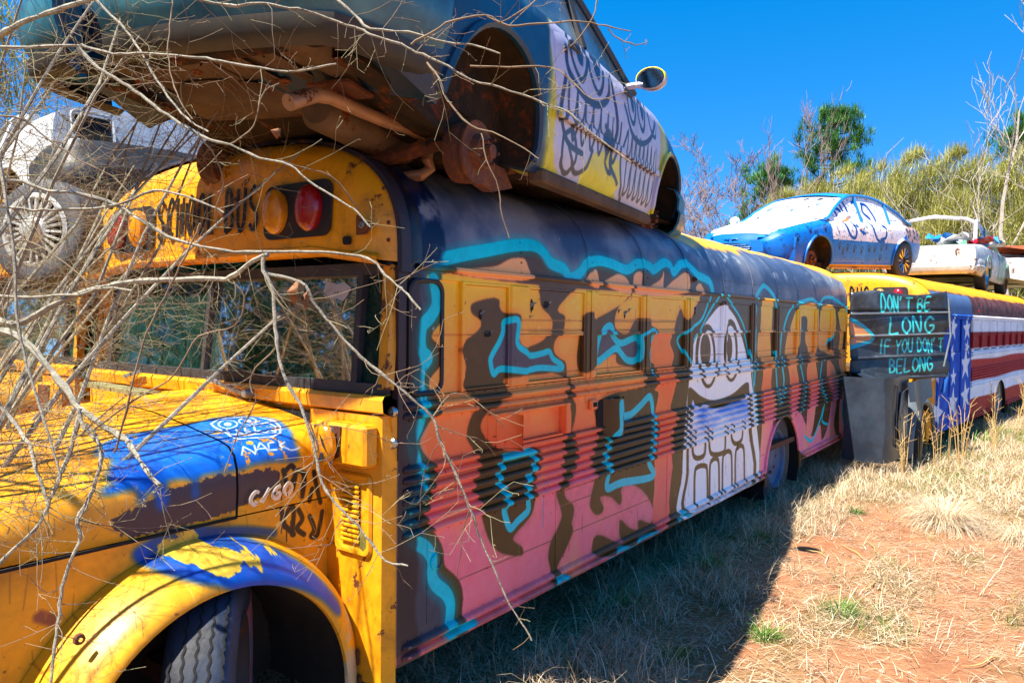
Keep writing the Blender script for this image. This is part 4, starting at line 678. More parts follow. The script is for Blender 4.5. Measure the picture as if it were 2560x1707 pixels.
# ---------------------------------------------------------------- bonnet, wings, wheel
def hood_canvas():
    cv=Canvas(-1.65,.2,.1,2.3,420,np.array((.94,.64,.07)),9)
    n1=cv.noise(.45,5); n2=cv.noise(.06,4); V=cv.v0+np.arange(cv.H)/cv.p; U=cv.u0+np.arange(cv.W)/cv.p
    cv.put((np.clip((n1-.55)*4,0,1)*.5).astype(np.float32),(.84,.52,.08))
    H=HOODART
    cv.put(cv.mask(H['fblue'],soft=5),(.02,.30,.70)); cv.put(cv.smask(H['band'],.035,soft=8)*.9,(.08,.28,.52))
    chip=np.zeros_like(n2)
    for P in H['chips']: chip=np.maximum(chip,cv.mask(P,soft=3))
    chip=np.clip(cv._blur(chip,10)*1.3,0,1); chip=np.clip((chip*.55+.75*(cv.noise(.035,5)-.5)-.27)*40,0,1); cv.put(chip.astype(np.float32),(.93,.74,.24))
    wm=cv.mask([(.05,.5),(.12,.52),(.2,.3),(.2,.1),(.02,.1)],soft=6)*np.clip((n2-.3)*6,0,1); 
    pb=cv._blur(cv.mask(H['purple'],soft=1),7); pm=np.clip((pb-.5+.9*(cv.noise(.012,4)-.5)+.35*(n2-.5))*16+.5,0,1); 
    cv.put(pm.astype(np.float32),(.27,.19,.22))
    bm=cv.mask(H['blue'],soft=6); cv.put(bm,(.01,.33,.76)); cv.put((bm*np.clip((n1-.45)*4,0,1)*.6).astype(np.float32),(.06,.50,.90))
    ch=np.clip((cv.noise(.035,5)-.665)*50,0,1)*bm*np.clip((cv.noise(.3,2)-.4)*6,0,1); cv.put(ch.astype(np.float32),(.90,.60,.20))
    W=(.92,.93,.97)
    cv.stroke(H['skull'],.0075,W,smooth=False)
    for e in ('eyeA','eyeB'): cv.stroke(H[e],.006,W,smooth=False)
    for e in ('pupA','pupB'): cv.fill(H[e],W,smooth=False)
    for P in H['mo']: cv.stroke(P,.0065,W,smooth=False)
    for P in H['nack']: cv.stroke(P,.007,(.80,.86,.97),smooth=False)
    for P in H['tag']: cv.stroke(P,.021,(.13,.10,.11),soft=2)
    for x,z,l in ((-.115,1.08,.06),(-.10,1.06,.09),(-.075,.87,.07),(-.10,.90,.06),(-.055,.88,.05)): cv.stroke([(x,z),(x,z-l)],.005,(.13,.10,.11),smooth=False)
    for _ in range(120):
        u=cv.rg.uniform(-1.6,.18); v=cv.rg.uniform(.15,2.2); r_=cv.rg.uniform(.002,.007); cv.dab([(u,v),(u+cv.rg.normal(0,.004),v)],r_,(.30,.16,.07),.7)
    for _ in range(70):     # scratches and grime runs
        u=cv.rg.uniform(-1.6,.15); v=cv.rg.uniform(.3,1.25); l=cv.rg.uniform(.02,.14); cv.dab([(u,v),(u+cv.rg.normal(0,.01),v-l)],.003,(.42,.24,.08) if cv.rg.random()<.7 else (.95,.85,.6),.5)
    gm=np.clip((cv.noise(.16,6)-.52)*5,0,1)*np.clip(1-np.abs(V-.95)/.12,0,1)[:,None]; cv.put((gm*.6).astype(np.float32),(.38,.26,.12))
    gm=np.clip((cv.noise(.09,6)-.50)*5,0,1)*np.clip((.5-V)/.3,0,1)[:,None]; cv.put((gm*.5).astype(np.float32),(.45,.30,.15))
    rust=np.clip((cv.noise(.3,6)-.60)*9,0,1)*np.clip((V-1.3)/.2,0,1)[:,None]; cv.put((rust*.55).astype(np.float32),(.50,.33,.16))
    cv.put((wm*.9).astype(np.float32),(.72,.66,.55))
    cv.put(cv.smask([(-.98,.77),(-.95,.75)],.04,soft=6)*np.clip((n2-.35)*6,0,1),(.55,.30,.22))
    cv.a*=(1+.14*(cv.noise(.5,5)-.5)+.06*(cv.noise(.02,2)-.5))[...,None]
    return cv
CV2=hood_canvas(); IM2=CV2.image('bonnet_paint'); M_hood=metal_paint('bonnet_graffiti',None,.38,img=IM2,dirt=.30,dent=.35)
def hood_rows(xs,mirror=False):
    rows=[];uvs=[]
    for x in xs:
        s=hood_section(x); v=[.95]
        for a,c in zip(s[:-1],s[1:]): v.append(v[-1]+math.dist(a,c))
        full=s+[(2*HW-y,z) for y,z in s[:-1][::-1]]; vv=v+[2*v[-1]-t for t in v[:-1][::-1]]
        rows.append([(x,y,z) for y,z in full]); uvs+=[CV2.uv(x,t) for t in vv]
    return rows,uvs
def build_uv(b,uvs,name,mat,parent,ang=40):
    o=b.build(name,mat,parent,ang=ang,fix=False); me=o.data; ul=me.uv_layers.new(name='paint')
    for l in me.loops: ul.data[l.index].uv=uvs[l.vertex_index]
    return o
rows,uvs=hood_rows(list(np.linspace(-1.62,-.305,30))); b=MB(); b.grid(rows,flip=True); build_uv(b,uvs,'bonnet',M_hood,bus)
rows,uvs=hood_rows(list(np.linspace(-.295,.13,12))); b=MB(); b.grid(rows,flip=True); build_uv(b,uvs,'cowl_top',M_hood,bus)
rows,uvs=hood_rows([-.306,-.294]); 
b=MB(); b.grid([[(x,y+(.006 if y<HW else -.006),z-.006) for x,y,z in r_] for r_ in rows]); b.build('bonnet_gap',M_dark,bus)
b=MB(); b.box(-1.60,-.30,.352,.36,.941,.951); b.build('shut_line',M_dark,bus)
# weathered board lying across the back of the bonnet, and leaf litter
b=MB(); b.obox((-.02,1.83,1.33),(.02,.36,.004),(.05,-.01,0),(0,0,.010)); o=b.build('board',plain('grey_green_wood','6b6a45',.85,c2='8f8a5c',scale=14,bmp=.5),None,smooth=False); tag(o,'weathered grey green board lying across the back of the yellow bonnet','board')
# wing side panel with the wheel opening, then the flared arch
BX,BZ,BR=-.45,.20,.70; AX,AZ,AR=-.49,.235,.535
uvf2=lambda x,y,z: CV2.uv(x,z)
def yside(x): t=min(1,max(0,(-x+.15)/1.65)); return .34+.05*t
for sgn,yo in ((1,0),(-1,2*HW)):
    Y=lambda y: yo+sgn*y
    b=MB(); xs=sorted(set([round(float(x),4) for x in np.arange(-1.62,.14,.06) if abs(x-BX)>BR-.001]+[round(BX+(BR-.02)*math.cos(a),4) for a in np.linspace(.0,math.pi,30)]+[.13]))
    P=[]
    for x in xs:
        lo=.22
        if abs(x-BX)<BR-.02: lo=max(.22,BZ+math.sqrt((BR-.02)**2-(x-BX)**2))
        P.append([(x,Y(yside(x)+.004),lo+(.945-lo)*k/5) for k in range(6)])
    b.grid(P); b.build('wing_panel' ,M_hood if sgn>0 else M_yel,bus,uvf=uvf2)
    angs=np.linspace(R(-8),R(205),46); prof=[(0,0),(.10,.12),(.32,.45),(.58,.76),(.80,.93),(.94,1.0),(1.0,.985),(1.02,.93)]
    rows=[]
    for k,w in prof:
        row=[]
        for a in angs:
            cx=BX+(AX-BX)*k; cz=BZ+(AZ-BZ)*k; r_=BR+(AR-BR)*k; bulge=.02*math.sin(min(1,k)*math.pi)
            x=cx+(r_+bulge)*math.cos(a); z=cz+(r_+bulge)*math.sin(a); row.append((x,Y((yside(x))*(1-w)+.11*w),z))
        rows.append(row)
    b=MB(); b.grid(rows); b.build('wing_flare',M_hood if sgn>0 else M_yel,bus,uvf=uvf2,ang=60)
    b=MB(); b.grid([[(AX+(AR+.002)*math.cos(a),Y(y),AZ+(AR+.002)*math.sin(a)) for a in angs] for y in (.118,.3,.62)]); b.poly([(AX+AR*math.cos(a),Y(.62),AZ+AR*math.sin(a)) for a in angs]); b.build('inner_arch',plain('grimy_black_inner','1a1512',.9,c2='3a3020',scale=5),bus)
b=MB(); b.prism([(AX+.30+.07*math.cos(a)*(1+.3*math.sin(3*a)),.60,.45+.10*math.sin(a)*(1+.25*math.cos(4*a))) for a in np.linspace(0,2*math.pi,16,endpoint=False)],(0,-.01,0)); b.build('lichen_patch',plain('green_lichen','5d6a2a',.95,c2='7d8a3c',scale=60),bus)
# torn plug where a side marker was
b=MB(); hp=[(-1.13+.045*math.cos(a)*hr.uniform(.7,1.1),.378,.90+.045*math.sin(a)*hr.uniform(.7,1.15)) for a in np.linspace(0,2*math.pi,12,endpoint=False)]; b.prism(hp,(0,-.004,0)); b.build('marker_hole',M_dark,bus)
b=MB(); b.lathe([(.018,0),(.016,-.012),(.006,-.014)],(-.945,.20,.735),(Vector((1,0,0)),Vector((0,0,1)),Vector((0,1,0))),9); b.build('bullet_dent',M_rust2,bus)
# nose
b=MB(); b.grid([[(-1.66,y,z) for y in np.linspace(.42,2.05,8)] for z in (.45,.7,.95)]); b.build('grille_panel',M_yel,bus)
b=MB(); b.bbox(-1.80,-1.68,.15,2.32,.42,.62,.02); b.build('front_bumper',M_black,bus)
for y in (.62,1.85):
    b=MB(); b.lathe([(.10,0),(.105,-.02),(.09,-.04),(.001,-.05)],(-1.665,y,.80),'x',20); b.build('headlamp',M_chrome,bus)
# C/60 badge
bd=thing('badge_holder','','x'); bpy.data.objects.remove(bd)
letters('C/60',(-.262,.334,.985),(1,0,.06),(.18,0,1),(0,-1,0),  .050,.056,.0066,plain('bright_badge_metal','dcdcda',.25,metallic=.5,c2='b8b8b6'),bus,name='badge_character',adv=.92,flat=1.0)
# wheels
def wheel(name,parent,c,rad,wid,axis,mat_t=None,rimmat=None,deep=.05,tread=True):
    """tyre with grooved tread and a dished steel rim; axis = outward unit vector"""
    c=Vector(c); a=Vector(axis).normalized(); u=Vector((0,0,1)); v=a.cross(u).normalized(); h=wid/2
    A_=(v,u,a)
    b=MB(); r=rad
    b.lathe([(r*.60,h*.72),(r*.62,h*.92),(r*.74,h*1.0),(r*.88,h*.97),(r*.96,h*.86),(r*.99,h*.72),(r,h*.4),(r*1.003,0),(r,-h*.4),(r*.99,-h*.72),(r*.96,-h*.86),(r*.88,-h*.97),(r*.6,-h*.8)],c,A_,40)
    w=b.build(name,mat_t or M_rubber,parent,ang=50)
    if tread:
        b=MB(); n=64
        for j,off in enumerate((-.72,-.36,0,.36,.72)):
            for k in range(n):
                p=[]
                for e in (0,.5,1):
                    th=2*math.pi*(k+e)/n; zz=off*h+(.035*h if e==.5 else -.035*h); p.append(c+(v*math.cos(th)+u*math.sin(th))*(r*1.001*(1-.010*abs(off)**3))+a*zz)
                for q0,q1 in ((p[0],p[1]),(p[1],p[2])):
                    d=(q1-q0).normalized(); nrm=(q0-c-a*((q0-c).dot(a))).normalized(); s_=d.cross(nrm)*.004
                    b.quad(q0-s_+nrm*.002,q0+s_+nrm*.002,q1+s_+nrm*.002,q1-s_+nrm*.002)
        o=b.build('tread_groove',M_dark,w,smooth=False); tag(o,kind='stuff')
    b=MB(); b.lathe([(r*.615,h*.90),(r*.60,h*.95),(r*.575,h*.88),(r*.55,h*.60),(r*.42,h*(.6-deep*8)),(r*.30,h*.35),(r*.22,h*.55),(r*.12,h*.62),(.001,h*.62)],c,A_,32); b.build('rim',rimmat or M_galv,w,ang=40)
    for k in range(8):
        b=MB(); th=2*math.pi*k/8; b.lathe([(.018,h*.38),(.018,h*.52),(.001,h*.53)],c+(v*math.cos(th)+u*math.sin(th))*r*.30,A_,6); b.build('wheel_nut',M_rust,w)
    return w
tc=Canvas(0,1,0,1,400,np.array((.13,.14,.17)),3)
M_tyre=None
def tyre_paint():
    """worn tread with grey, pink and blue paint over part of it"""
    mt,n,bs=_mat('painted_tyre'); tcn=n.nodes.new('ShaderNodeTexCoord'); sp=n.nodes.new('ShaderNodeSeparateXYZ'); n.links.new(tcn.outputs['Object'],sp.inputs[0])
    nz=noise(n,4.5,3,.5); ad=n.nodes.new('ShaderNodeMath'); ad.operation='MULTIPLY_ADD'; ad.inputs[1].default_value=.25
    s2=n.nodes.new('ShaderNodeMath'); s2.operation='MULTIPLY_ADD'; s2.inputs[1].default_value=-.6; n.links.new(sp.outputs['Y'],s2.inputs[0]); n.links.new(sp.outputs['Z'],s2.inputs[2])
    n.links.new(nz.outputs[0],ad.inputs[0]); n.links.new(s2.outputs[0],ad.inputs[2])
    c1=ramp(n,ad.outputs[0],[(.46,(1,1,1)),(.485,(0,0,0))])
    n3=noise(n,9,3,.5); pk=ramp(n,n3.outputs[0],[(.48,lin((.50,.47,.52))),(.54,lin((.68,.30,.38))),(.66,lin((.62,.60,.64)))])
    base=ramp(n,noise(n,3,3,.5).outputs[0],[(.4,lin((.13,.14,.17))),(.6,lin((.10,.20,.32)))])
    n.links.new(mix(n,c1.outputs[0],base.outputs[0],pk.outputs[0]),bs.inputs['Base Color']); bs.inputs['Roughness'].default_value=.65
    bump(n,bs,noise(n,50,4,.6).outputs[0],.2,.01); return mt
M_rimk=metal_paint('dark_steel_rim','2a2c32',.6,'3a2c26',rust=.2); steer=R(50); wheel('front_wheel',bus,(AX+.06,.315,.34),.44,.225,(math.sin(steer),-math.cos(steer),0),mat_t=tyre_paint(),rimmat=M_rimk)
wheel('front_wheel',bus,(AX+.02,2.2,.38),.475,.235,(-math.sin(steer)*.6,math.cos(steer),0))
CVW=None
M_rimdark=metal_paint('blue_grey_rim','5f6f8f',.5,'39455e',dirt=.3)
wheel('rear_wheel',bus,(ARX,.17,.38),.475,.24,(0,-1,0),rimmat=M_rimdark,deep=.03); wheel('rear_wheel',bus,(ARX,2.3,.38),.475,.24,(0,1,0))
for x_ in (ARX,AX):
    b=MB(); b.tube([(x_,.3,.38),(x_,2.2,.38)],.05,8); b.build('axle',M_rust,bus)
# ---------------------------------------------------------------- ground
def gz(x,y):
    """height of the ground: nearly flat, a bank rising under and behind the buses"""
    return -.01+.035*np.sin(x*.9+y*.6)*np.sin(y*1.1-.5)+.012*np.sin(x*3.1+1)*np.sin(y*2.7)+.05*np.clip(-y-1.2,0,1)*0+.0*x
_p=rng.random((64,64)).astype(np.float32)
def vn(x,y,s):
    """smooth value noise"""
    x=np.asarray(x)/s; y=np.asarray(y)/s; xi=np.floor(x).astype(int); yi=np.floor(y).astype(int); fx=x-xi; fy=y-yi; fx=fx*fx*(3-2*fx); fy=fy*fy*(3-2*fy)
    g=lambda a,b: _p[a%64,b%64]
    return (g(xi,yi)*(1-fx)+g(xi+1,yi)*fx)*(1-fy)+(g(xi,yi+1)*(1-fx)+g(xi+1,yi+1)*fx)*fy
def fbm(x,y,s): return (vn(x,y,s)+.5*vn(x+9,y+3,s/2)+.25*vn(x+5,y+17,s/4))/1.75
def clay(x,y):
    """1 on the bare red clay track, 0 in the straw"""
    x=np.asarray(x,float); y=np.asarray(y,float)
    c=.95*np.clip((-.30-.07*np.sin(x*1.7)-y)/.30,0,1)*np.clip((6.1-x)/.9,0,1)
    n=fbm(x*1.0,y*1.6,.55)
    return np.clip(c*1.25*np.clip((n-.30)*5.0,0,1),0,1)
gx=np.concatenate([np.linspace(-40,-4,14),np.linspace(-3.8,14,150),np.linspace(14.5,40,40),np.linspace(45,160,14)]); gy=np.concatenate([np.linspace(-70,-6,16),np.linspace(-5.7,3,80),np.linspace(3.3,12,14),np.linspace(15,110,12)])
P=[[(x,y,float(gz(x,y))-(0 if -4<x<30 else 0)) for y in gy] for x in gx]
b=MB(); b.grid(P)
mt,n,bs=_mat('straw_and_clay'); M_ground=mt
at=n.nodes.new('ShaderNodeAttribute'); at.attribute_name='clay'
f1=noise(n,3.2,9,.72); f2=noise(n,38,5,.7); f3=noise(n,1.1,4,.6); f4=noise(n,140,3,.6)
cl=ramp(n,f1.outputs[0],[(.28,lin((.46,.29,.20))),(.50,lin((.60,.41,.29))),(.72,lin((.66,.50,.37)))]).outputs[0]
cl=mix(n,ramp(n,f2.outputs[0],[(.60,(0,0,0)),(.68,(.6,.6,.6))]).outputs[0],cl,lin((.76,.58,.38)))
cl=mix(n,ramp(n,f4.outputs[0],[(.66,(0,0,0)),(.70,(.7,.7,.7))]).outputs[0],cl,lin((.70,.60,.50)))
st=ramp(n,f2.outputs[0],[(.25,lin((.26,.19,.12))),(.5,lin((.50,.40,.26))),(.75,lin((.74,.63,.45)))]).outputs[0]  # dark stops paint the shadow gaps between straw into the ground colour
st=mix(n,ramp(n,f3.outputs[0],[(.52,(0,0,0)),(.68,(.55,.55,.55))]).outputs[0],st,lin((.34,.40,.16)))
n.links.new(mix(n,at.outputs['Fac'],st,cl),bs.inputs['Base Color']); bs.inputs['Roughness'].default_value=.95; bs.inputs['Specular IOR Level'].default_value=.1
bump(n,bs,f2.outputs[0],.8,.02)
o=b.build('ground',M_ground,None,fix=False); tag(o,kind='structure')
co=np.empty(len(o.data.vertices)*3,np.float32); o.data.vertices.foreach_get('co',co); co=co.reshape(-1,3)
a=o.data.attributes.new('clay','FLOAT','POINT'); a.data.foreach_set('value',clay(co[:,0],co[:,1]).astype(np.float32))
# ---- blades as one mesh
def ramp_attr_mat(name,stops,rough=.7,trans=0):
    mt,n,bs=_mat(name); at=n.nodes.new('ShaderNodeAttribute'); at.attribute_name='tone'
    c=ramp(n,at.outputs['Fac'],[(p,lin(c)) for p,c in stops]); n.links.new(c.outputs[0],bs.inputs['Base Color']); bs.inputs['Roughness'].default_value=rough; bs.inputs['Specular IOR Level'].default_value=.25
    if trans:
        out=n.nodes['Material Output']; tl=n.nodes.new('ShaderNodeBsdfTranslucent'); n.links.new(c.outputs[0],tl.inputs[0]); mx=n.nodes.new('ShaderNodeMixShader'); mx.inputs[0].default_value=trans
        n.links.new(bs.outputs[0],mx.inputs[1]); n.links.new(tl.outputs[0],mx.inputs[2]); n.links.new(mx.outputs[0],out.inputs[0])
    return mt
M_straw=ramp_attr_mat('dry_straw',[(0,(.38,.30,.22)),(.35,(.63,.53,.40)),(.7,(.80,.71,.57)),(1,(.92,.87,.77))],.7,.15)
M_grass=ramp_attr_mat('green_grass',[(0,(.10,.20,.05)),(.5,(.22,.42,.10)),(1,(.45,.62,.20))],.6,.25)
def blades(name,base,length,azim,elev,width,tone,mat,parent=None,curl=0.5,seg=3,kind='stuff'):
    """base (n,3); each blade leaves at its elevation angle and curls over"""
    n=len(base); az=azim; d=np.stack([np.cos(az),np.sin(az),np.zeros(n)],1); sd=np.stack([-np.sin(az),np.cos(az),np.zeros(n)],1)
    pts=[base]; el=elev.copy(); p=base.copy()
    for k in range(seg):
        p=p+(d*np.cos(el)[:,None]+np.array([0,0,1])*np.sin(el)[:,None])*(length/seg)[:,None]; pts.append(p.copy()); el=el-curl*(.6+.8*rng.random(n))/seg*1.6
    V=np.empty((n,(seg+1)*2,3),np.float32)
    for k,p in enumerate(pts):
        w=(width*(1-.85*k/seg)/2)[:,None]; V[:,2*k]=p-sd*w; V[:,2*k+1]=p+sd*w
    m=(seg+1)*2; Fq=np.array([[2*k,2*k+1,2*k+3,2*k+2] for k in range(seg)]); Fc=(np.arange(n)[:,None,None]*m+Fq[None]).reshape(-1,4)
    me=bpy.data.meshes.new(name); me.vertices.add(n*m); me.vertices.foreach_set('co',V.ravel()); me.loops.add(len(Fc)*4); me.loops.foreach_set('vertex_index',Fc.ravel().astype(np.int32)); me.polygons.add(len(Fc)); me.polygons.foreach_set('loop_start',(np.arange(len(Fc))*4).astype(np.int32)); 
    try: me.polygons.foreach_set('loop_total',np.full(len(Fc),4,np.int32))
    except Exception: pass
    me.update(calc_edges=True)
    a=me.attributes.new('tone','FLOAT','POINT'); a.data.foreach_set('value',np.repeat(np.clip(tone,0,1).astype(np.float32),m)); me.materials.append(mat)
    o=bpy.data.objects.new(name,me); COL.objects.link(o); o.parent=parent
    if kind: o['kind']=kind
    return o
def scatter(n,x0,x1,y0,y1,dens):
    x=rng.uniform(x0,x1,n*3); y=rng.uniform(y0,y1,n*3); k=rng.random(n*3)<dens(x,y); x=x[k][:n]; y=y[k][:n]
    return np.stack([x,y,gz(x,y)],1)
straw_d=lambda x,y: (1-.86*clay(x,y))*(.35+.65*(fbm(x,y,.5)>.42))
# short matted straw, near
p=scatter(64000,-.8,6.5,-2.6,1.6,lambda x,y: straw_d(x,y)*np.clip(1.1-(x/9),.2,1)); n_=len(p); p[:,2]+=rng.uniform(0,.02,n_)
blades('straw_mat',p,rng.uniform(.04,.20,n_),rng.uniform(0,6.283,n_),rng.normal(.25,.30,n_).clip(-.05,1.2),rng.uniform(.0016,.0050,n_),rng.normal(.55,.32,n_),M_straw,curl=.35)
p=scatter(26000,1.5,6.5,-2.6,-.45,lambda x,y: .30*clay(x,y)*(fbm(x+7,y,.35)>.40)); n_=len(p); p[:,2]+=rng.uniform(0,.01,n_)
blades('straw_litter',p,rng.uniform(.02,.13,n_),rng.normal(2.3,.6,n_),rng.normal(.05,.12,n_).clip(-.03,.6),rng.uniform(.0012,.0035,n_),rng.normal(.55,.26,n_),M_straw,curl=.15)
p=scatter(42000,6,15,-3.2,1.5,lambda x,y: straw_d(x,y)*np.clip(1.3-x/16,.2,1)); n_=len(p)
blades('straw_mat',p,rng.uniform(.06,.26,n_),rng.uniform(0,6.283,n_),rng.normal(.5,.4,n_).clip(0,1.4),rng.uniform(.003,.008,n_),rng.normal(.62,.22,n_),M_straw,curl=.6)
p=scatter(26000,15,42,-6,1.5,lambda x,y: np.clip(1.4-x/40,.2,1)); n_=len(p)
blades('straw_mat',p,rng.uniform(.10,.34,n_),rng.uniform(0,6.283,n_),rng.normal(.8,.4,n_).clip(0,1.5),rng.uniform(.008,.02,n_),rng.normal(.55,.22,n_),M_straw,curl=.5,seg=2)
# grass standing in the shade along the bus
p=scatter(11000,.4,9,-.75,.9,lambda x,y: (fbm(x+3,y,.45)>.50)*np.clip((.1-y)*1.3+.75,.2,1)); n_=len(p)
blades('shaded_dry_grass',p,rng.uniform(.08,.30,n_),rng.uniform(0,6.283,n_),rng.normal(.8,.4,n_).clip(.1,1.5),rng.uniform(.002,.0048,n_),rng.normal(.6,.28,n_),M_straw,curl=.9)
p=scatter(16000,-.3,16,-2.8,.6,lambda x,y: (fbm(x*1.1+31,y*1.1,.7)>.56)*(1-clay(x,y))*.9); n_=len(p)
blades('green_grass',p,rng.uniform(.04,.13,n_),rng.uniform(0,6.283,n_),rng.normal(1.0,.3,n_).clip(.1,1.5),rng.uniform(.002,.005,n_),rng.normal(.5,.25,n_),M_grass,curl=.9)
p=scatter(16000,10,40,-6,1.2,lambda x,y: (fbm(x+31,y,2.2)>.50)*1.0); n_=len(p)
blades('green_grass',p,rng.uniform(.06,.2,n_),rng.uniform(0,6.283,n_),rng.normal(1.0,.3,n_).clip(.1,1.5),rng.uniform(.01,.02,n_),rng.normal(.7,.25,n_),M_grass,curl=.6,seg=2)
def tuft(name,label,x,y,n,ln,mat,cat='grass tuft',spread=.05,el=(.9,.35),w=(.003,.006),tone=(.55,.25),curl=1.0,group=None):
    z=float(gz(x,y)); r_=rng.random(n)**.7*spread; a=rng.uniform(0,6.283,n); base=np.stack([r_*np.cos(a),r_*np.sin(a),np.zeros(n)],1)
    o=blades(name,base,rng.uniform(*ln,n),a+rng.normal(0,.5,n),rng.normal(el[0],el[1],n).clip(.05,1.5),rng.uniform(*w,n),rng.normal(*tone,n),mat,curl=curl,seg=4,kind=None); o.location=(x,y,z); tag(o,label,cat,group); return o
G='green grass tufts by the track'
for x,y,s_,lb in ((2.22,-.88,1.0,'bright green grass tuft in sun at the bottom centre, nearest the camera'),(2.83,-1.15,1.15,'large bright green grass tuft beside the red clay track'),(1.62,-.60,.9,'sunlit green grass tuft on the shadow edge below the painted bus'),(3.05,-.25,1.2,'dark green grass clump in shade below the bus teeth'),(4.0,-.28,1.0,'green grass clump in shade before the rear wheel'),(2.1,-.12,1.2,'broad green grass clump in deep shade under the painted face'),(5.2,-.75,.8,'green grass tuft where the shadow meets the clay')):
    tuft('grass_tuft',lb,x,y,int(170*s_),(.06,.17*s_),M_grass,group=G,spread=.06*s_,tone=(.62,.22))
tuft('dry_grass_clump','large pale fountain of dry grass on the right of the track',5.35,-1.42,1500,(.18,.52),M_straw,cat='grass clump',spread=.13,el=(.95,.42),w=(.002,.0045),tone=(.78,.16),curl=1.4)
tuft('dry_grass_clump','second pale dry grass clump cut by the right edge of the frame',5.3,-1.98,700,(.15,.38),M_straw,cat='grass clump',spread=.12,el=(.7,.42),w=(.002,.0045),tone=(.74,.16),curl=1.3)
# tall dry stems between the two buses
SG='tall dry stems by the far bus'
k=0
for i in range(26):
    x=7.2+rng.uniform(0,6.5); y=-.35-(x-7.2)*.10-rng.uniform(0,.9); h=rng.uniform(.45,.95); z=float(gz(x,y)); b=MB()
    for j in range(int(rng.integers(2,5))):
        a=rng.uniform(0,6.28); l=h*rng.uniform(.6,1); dx=.16*l*math.cos(a); dy=.16*l*math.sin(a); P=[(.02*math.cos(a),.02*math.sin(a),0),(dx*.5,dy*.5,l*.5),(dx,dy,l*.9),(dx*1.6,dy*1.6,l)]; b.tube(P,[.005,.004,.003,.002],4,cap=False)
        for q_ in range(3):
            s_=rng.uniform(.45,.9); p0=Vector((dx*s_,dy*s_,l*s_)); b.tube([p0,p0+Vector((rng.normal(0,.06),rng.normal(0,.06),.07))],[.0035,.0015],4,cap=False)
    o=b.build('dry_weed',plain('dry_stalk','c9a96c',.8,c2='a8834a') if i==0 else bpy.data.materials['dry_stalk'],None); o.location=(x,y,z); tag(o,['tall pale dry weed stalk','short pale dry weed stalk'][h<.68]+(' beside the lettered metal sheet' if x<9.6 else (' against the starred blue door' if x<11.2 else ' further back by the striped flank')),'weed',SG)
# loose twigs, stones and fallen leaves on the clay
for i,(x,y,l,a) in enumerate(((4.1,-.95,.34,.7),(4.3,-1.05,.28,.45),(3.9,-.72,.22,1.2),(2.9,-1.55,.4,.2),(2.5,-1.9,.3,2.6),(3.4,-1.2,.26,2.9))):
    P=[(l*(t_-.5)*math.cos(a)+.02*math.sin(t_*7),l*(t_-.5)*math.sin(a)+.015*math.cos(t_*5),.012+.01*math.sin(t_*3)) for t_ in np.linspace(0,1,6)]
    b=MB(); b.tube(P,[.003,.004,.004,.0035,.003,.002],5); o=b.build('fallen_twig',bpy.data.materials['dry_stalk'],None); o.location=(x,y,float(gz(x,y))); tag(o,'thin dry twig lying on the red clay track','twig','fallen twigs on the clay')
M_stone=plain('pale_stone','b08d78',.9,c2='8a6a55')
for i in range(14):
    x=rng.uniform(1.8,5.2); y=rng.uniform(-2.0,-.8); r_=rng.uniform(.006,.02); b=MB(); b.lathe([(.001,-r_*.4),(r_*.8,-r_*.2),(r_,.1*r_),(r_*.6,r_*.5),(.001,r_*.6)],(0,0,r_*.2),'z',7); 
    for q_ in range(len(b.v)): b.v[q_]=tuple(c*(1+.25*rng.normal()*.4) for c in b.v[q_])
    o=b.build('stone',M_stone,None); o.location=(x,y,float(gz(x,y))); o.rotation_euler=(0,0,rng.uniform(0,6)); tag(o,'small pale stone on the red clay track','stone','small stones on the clay')
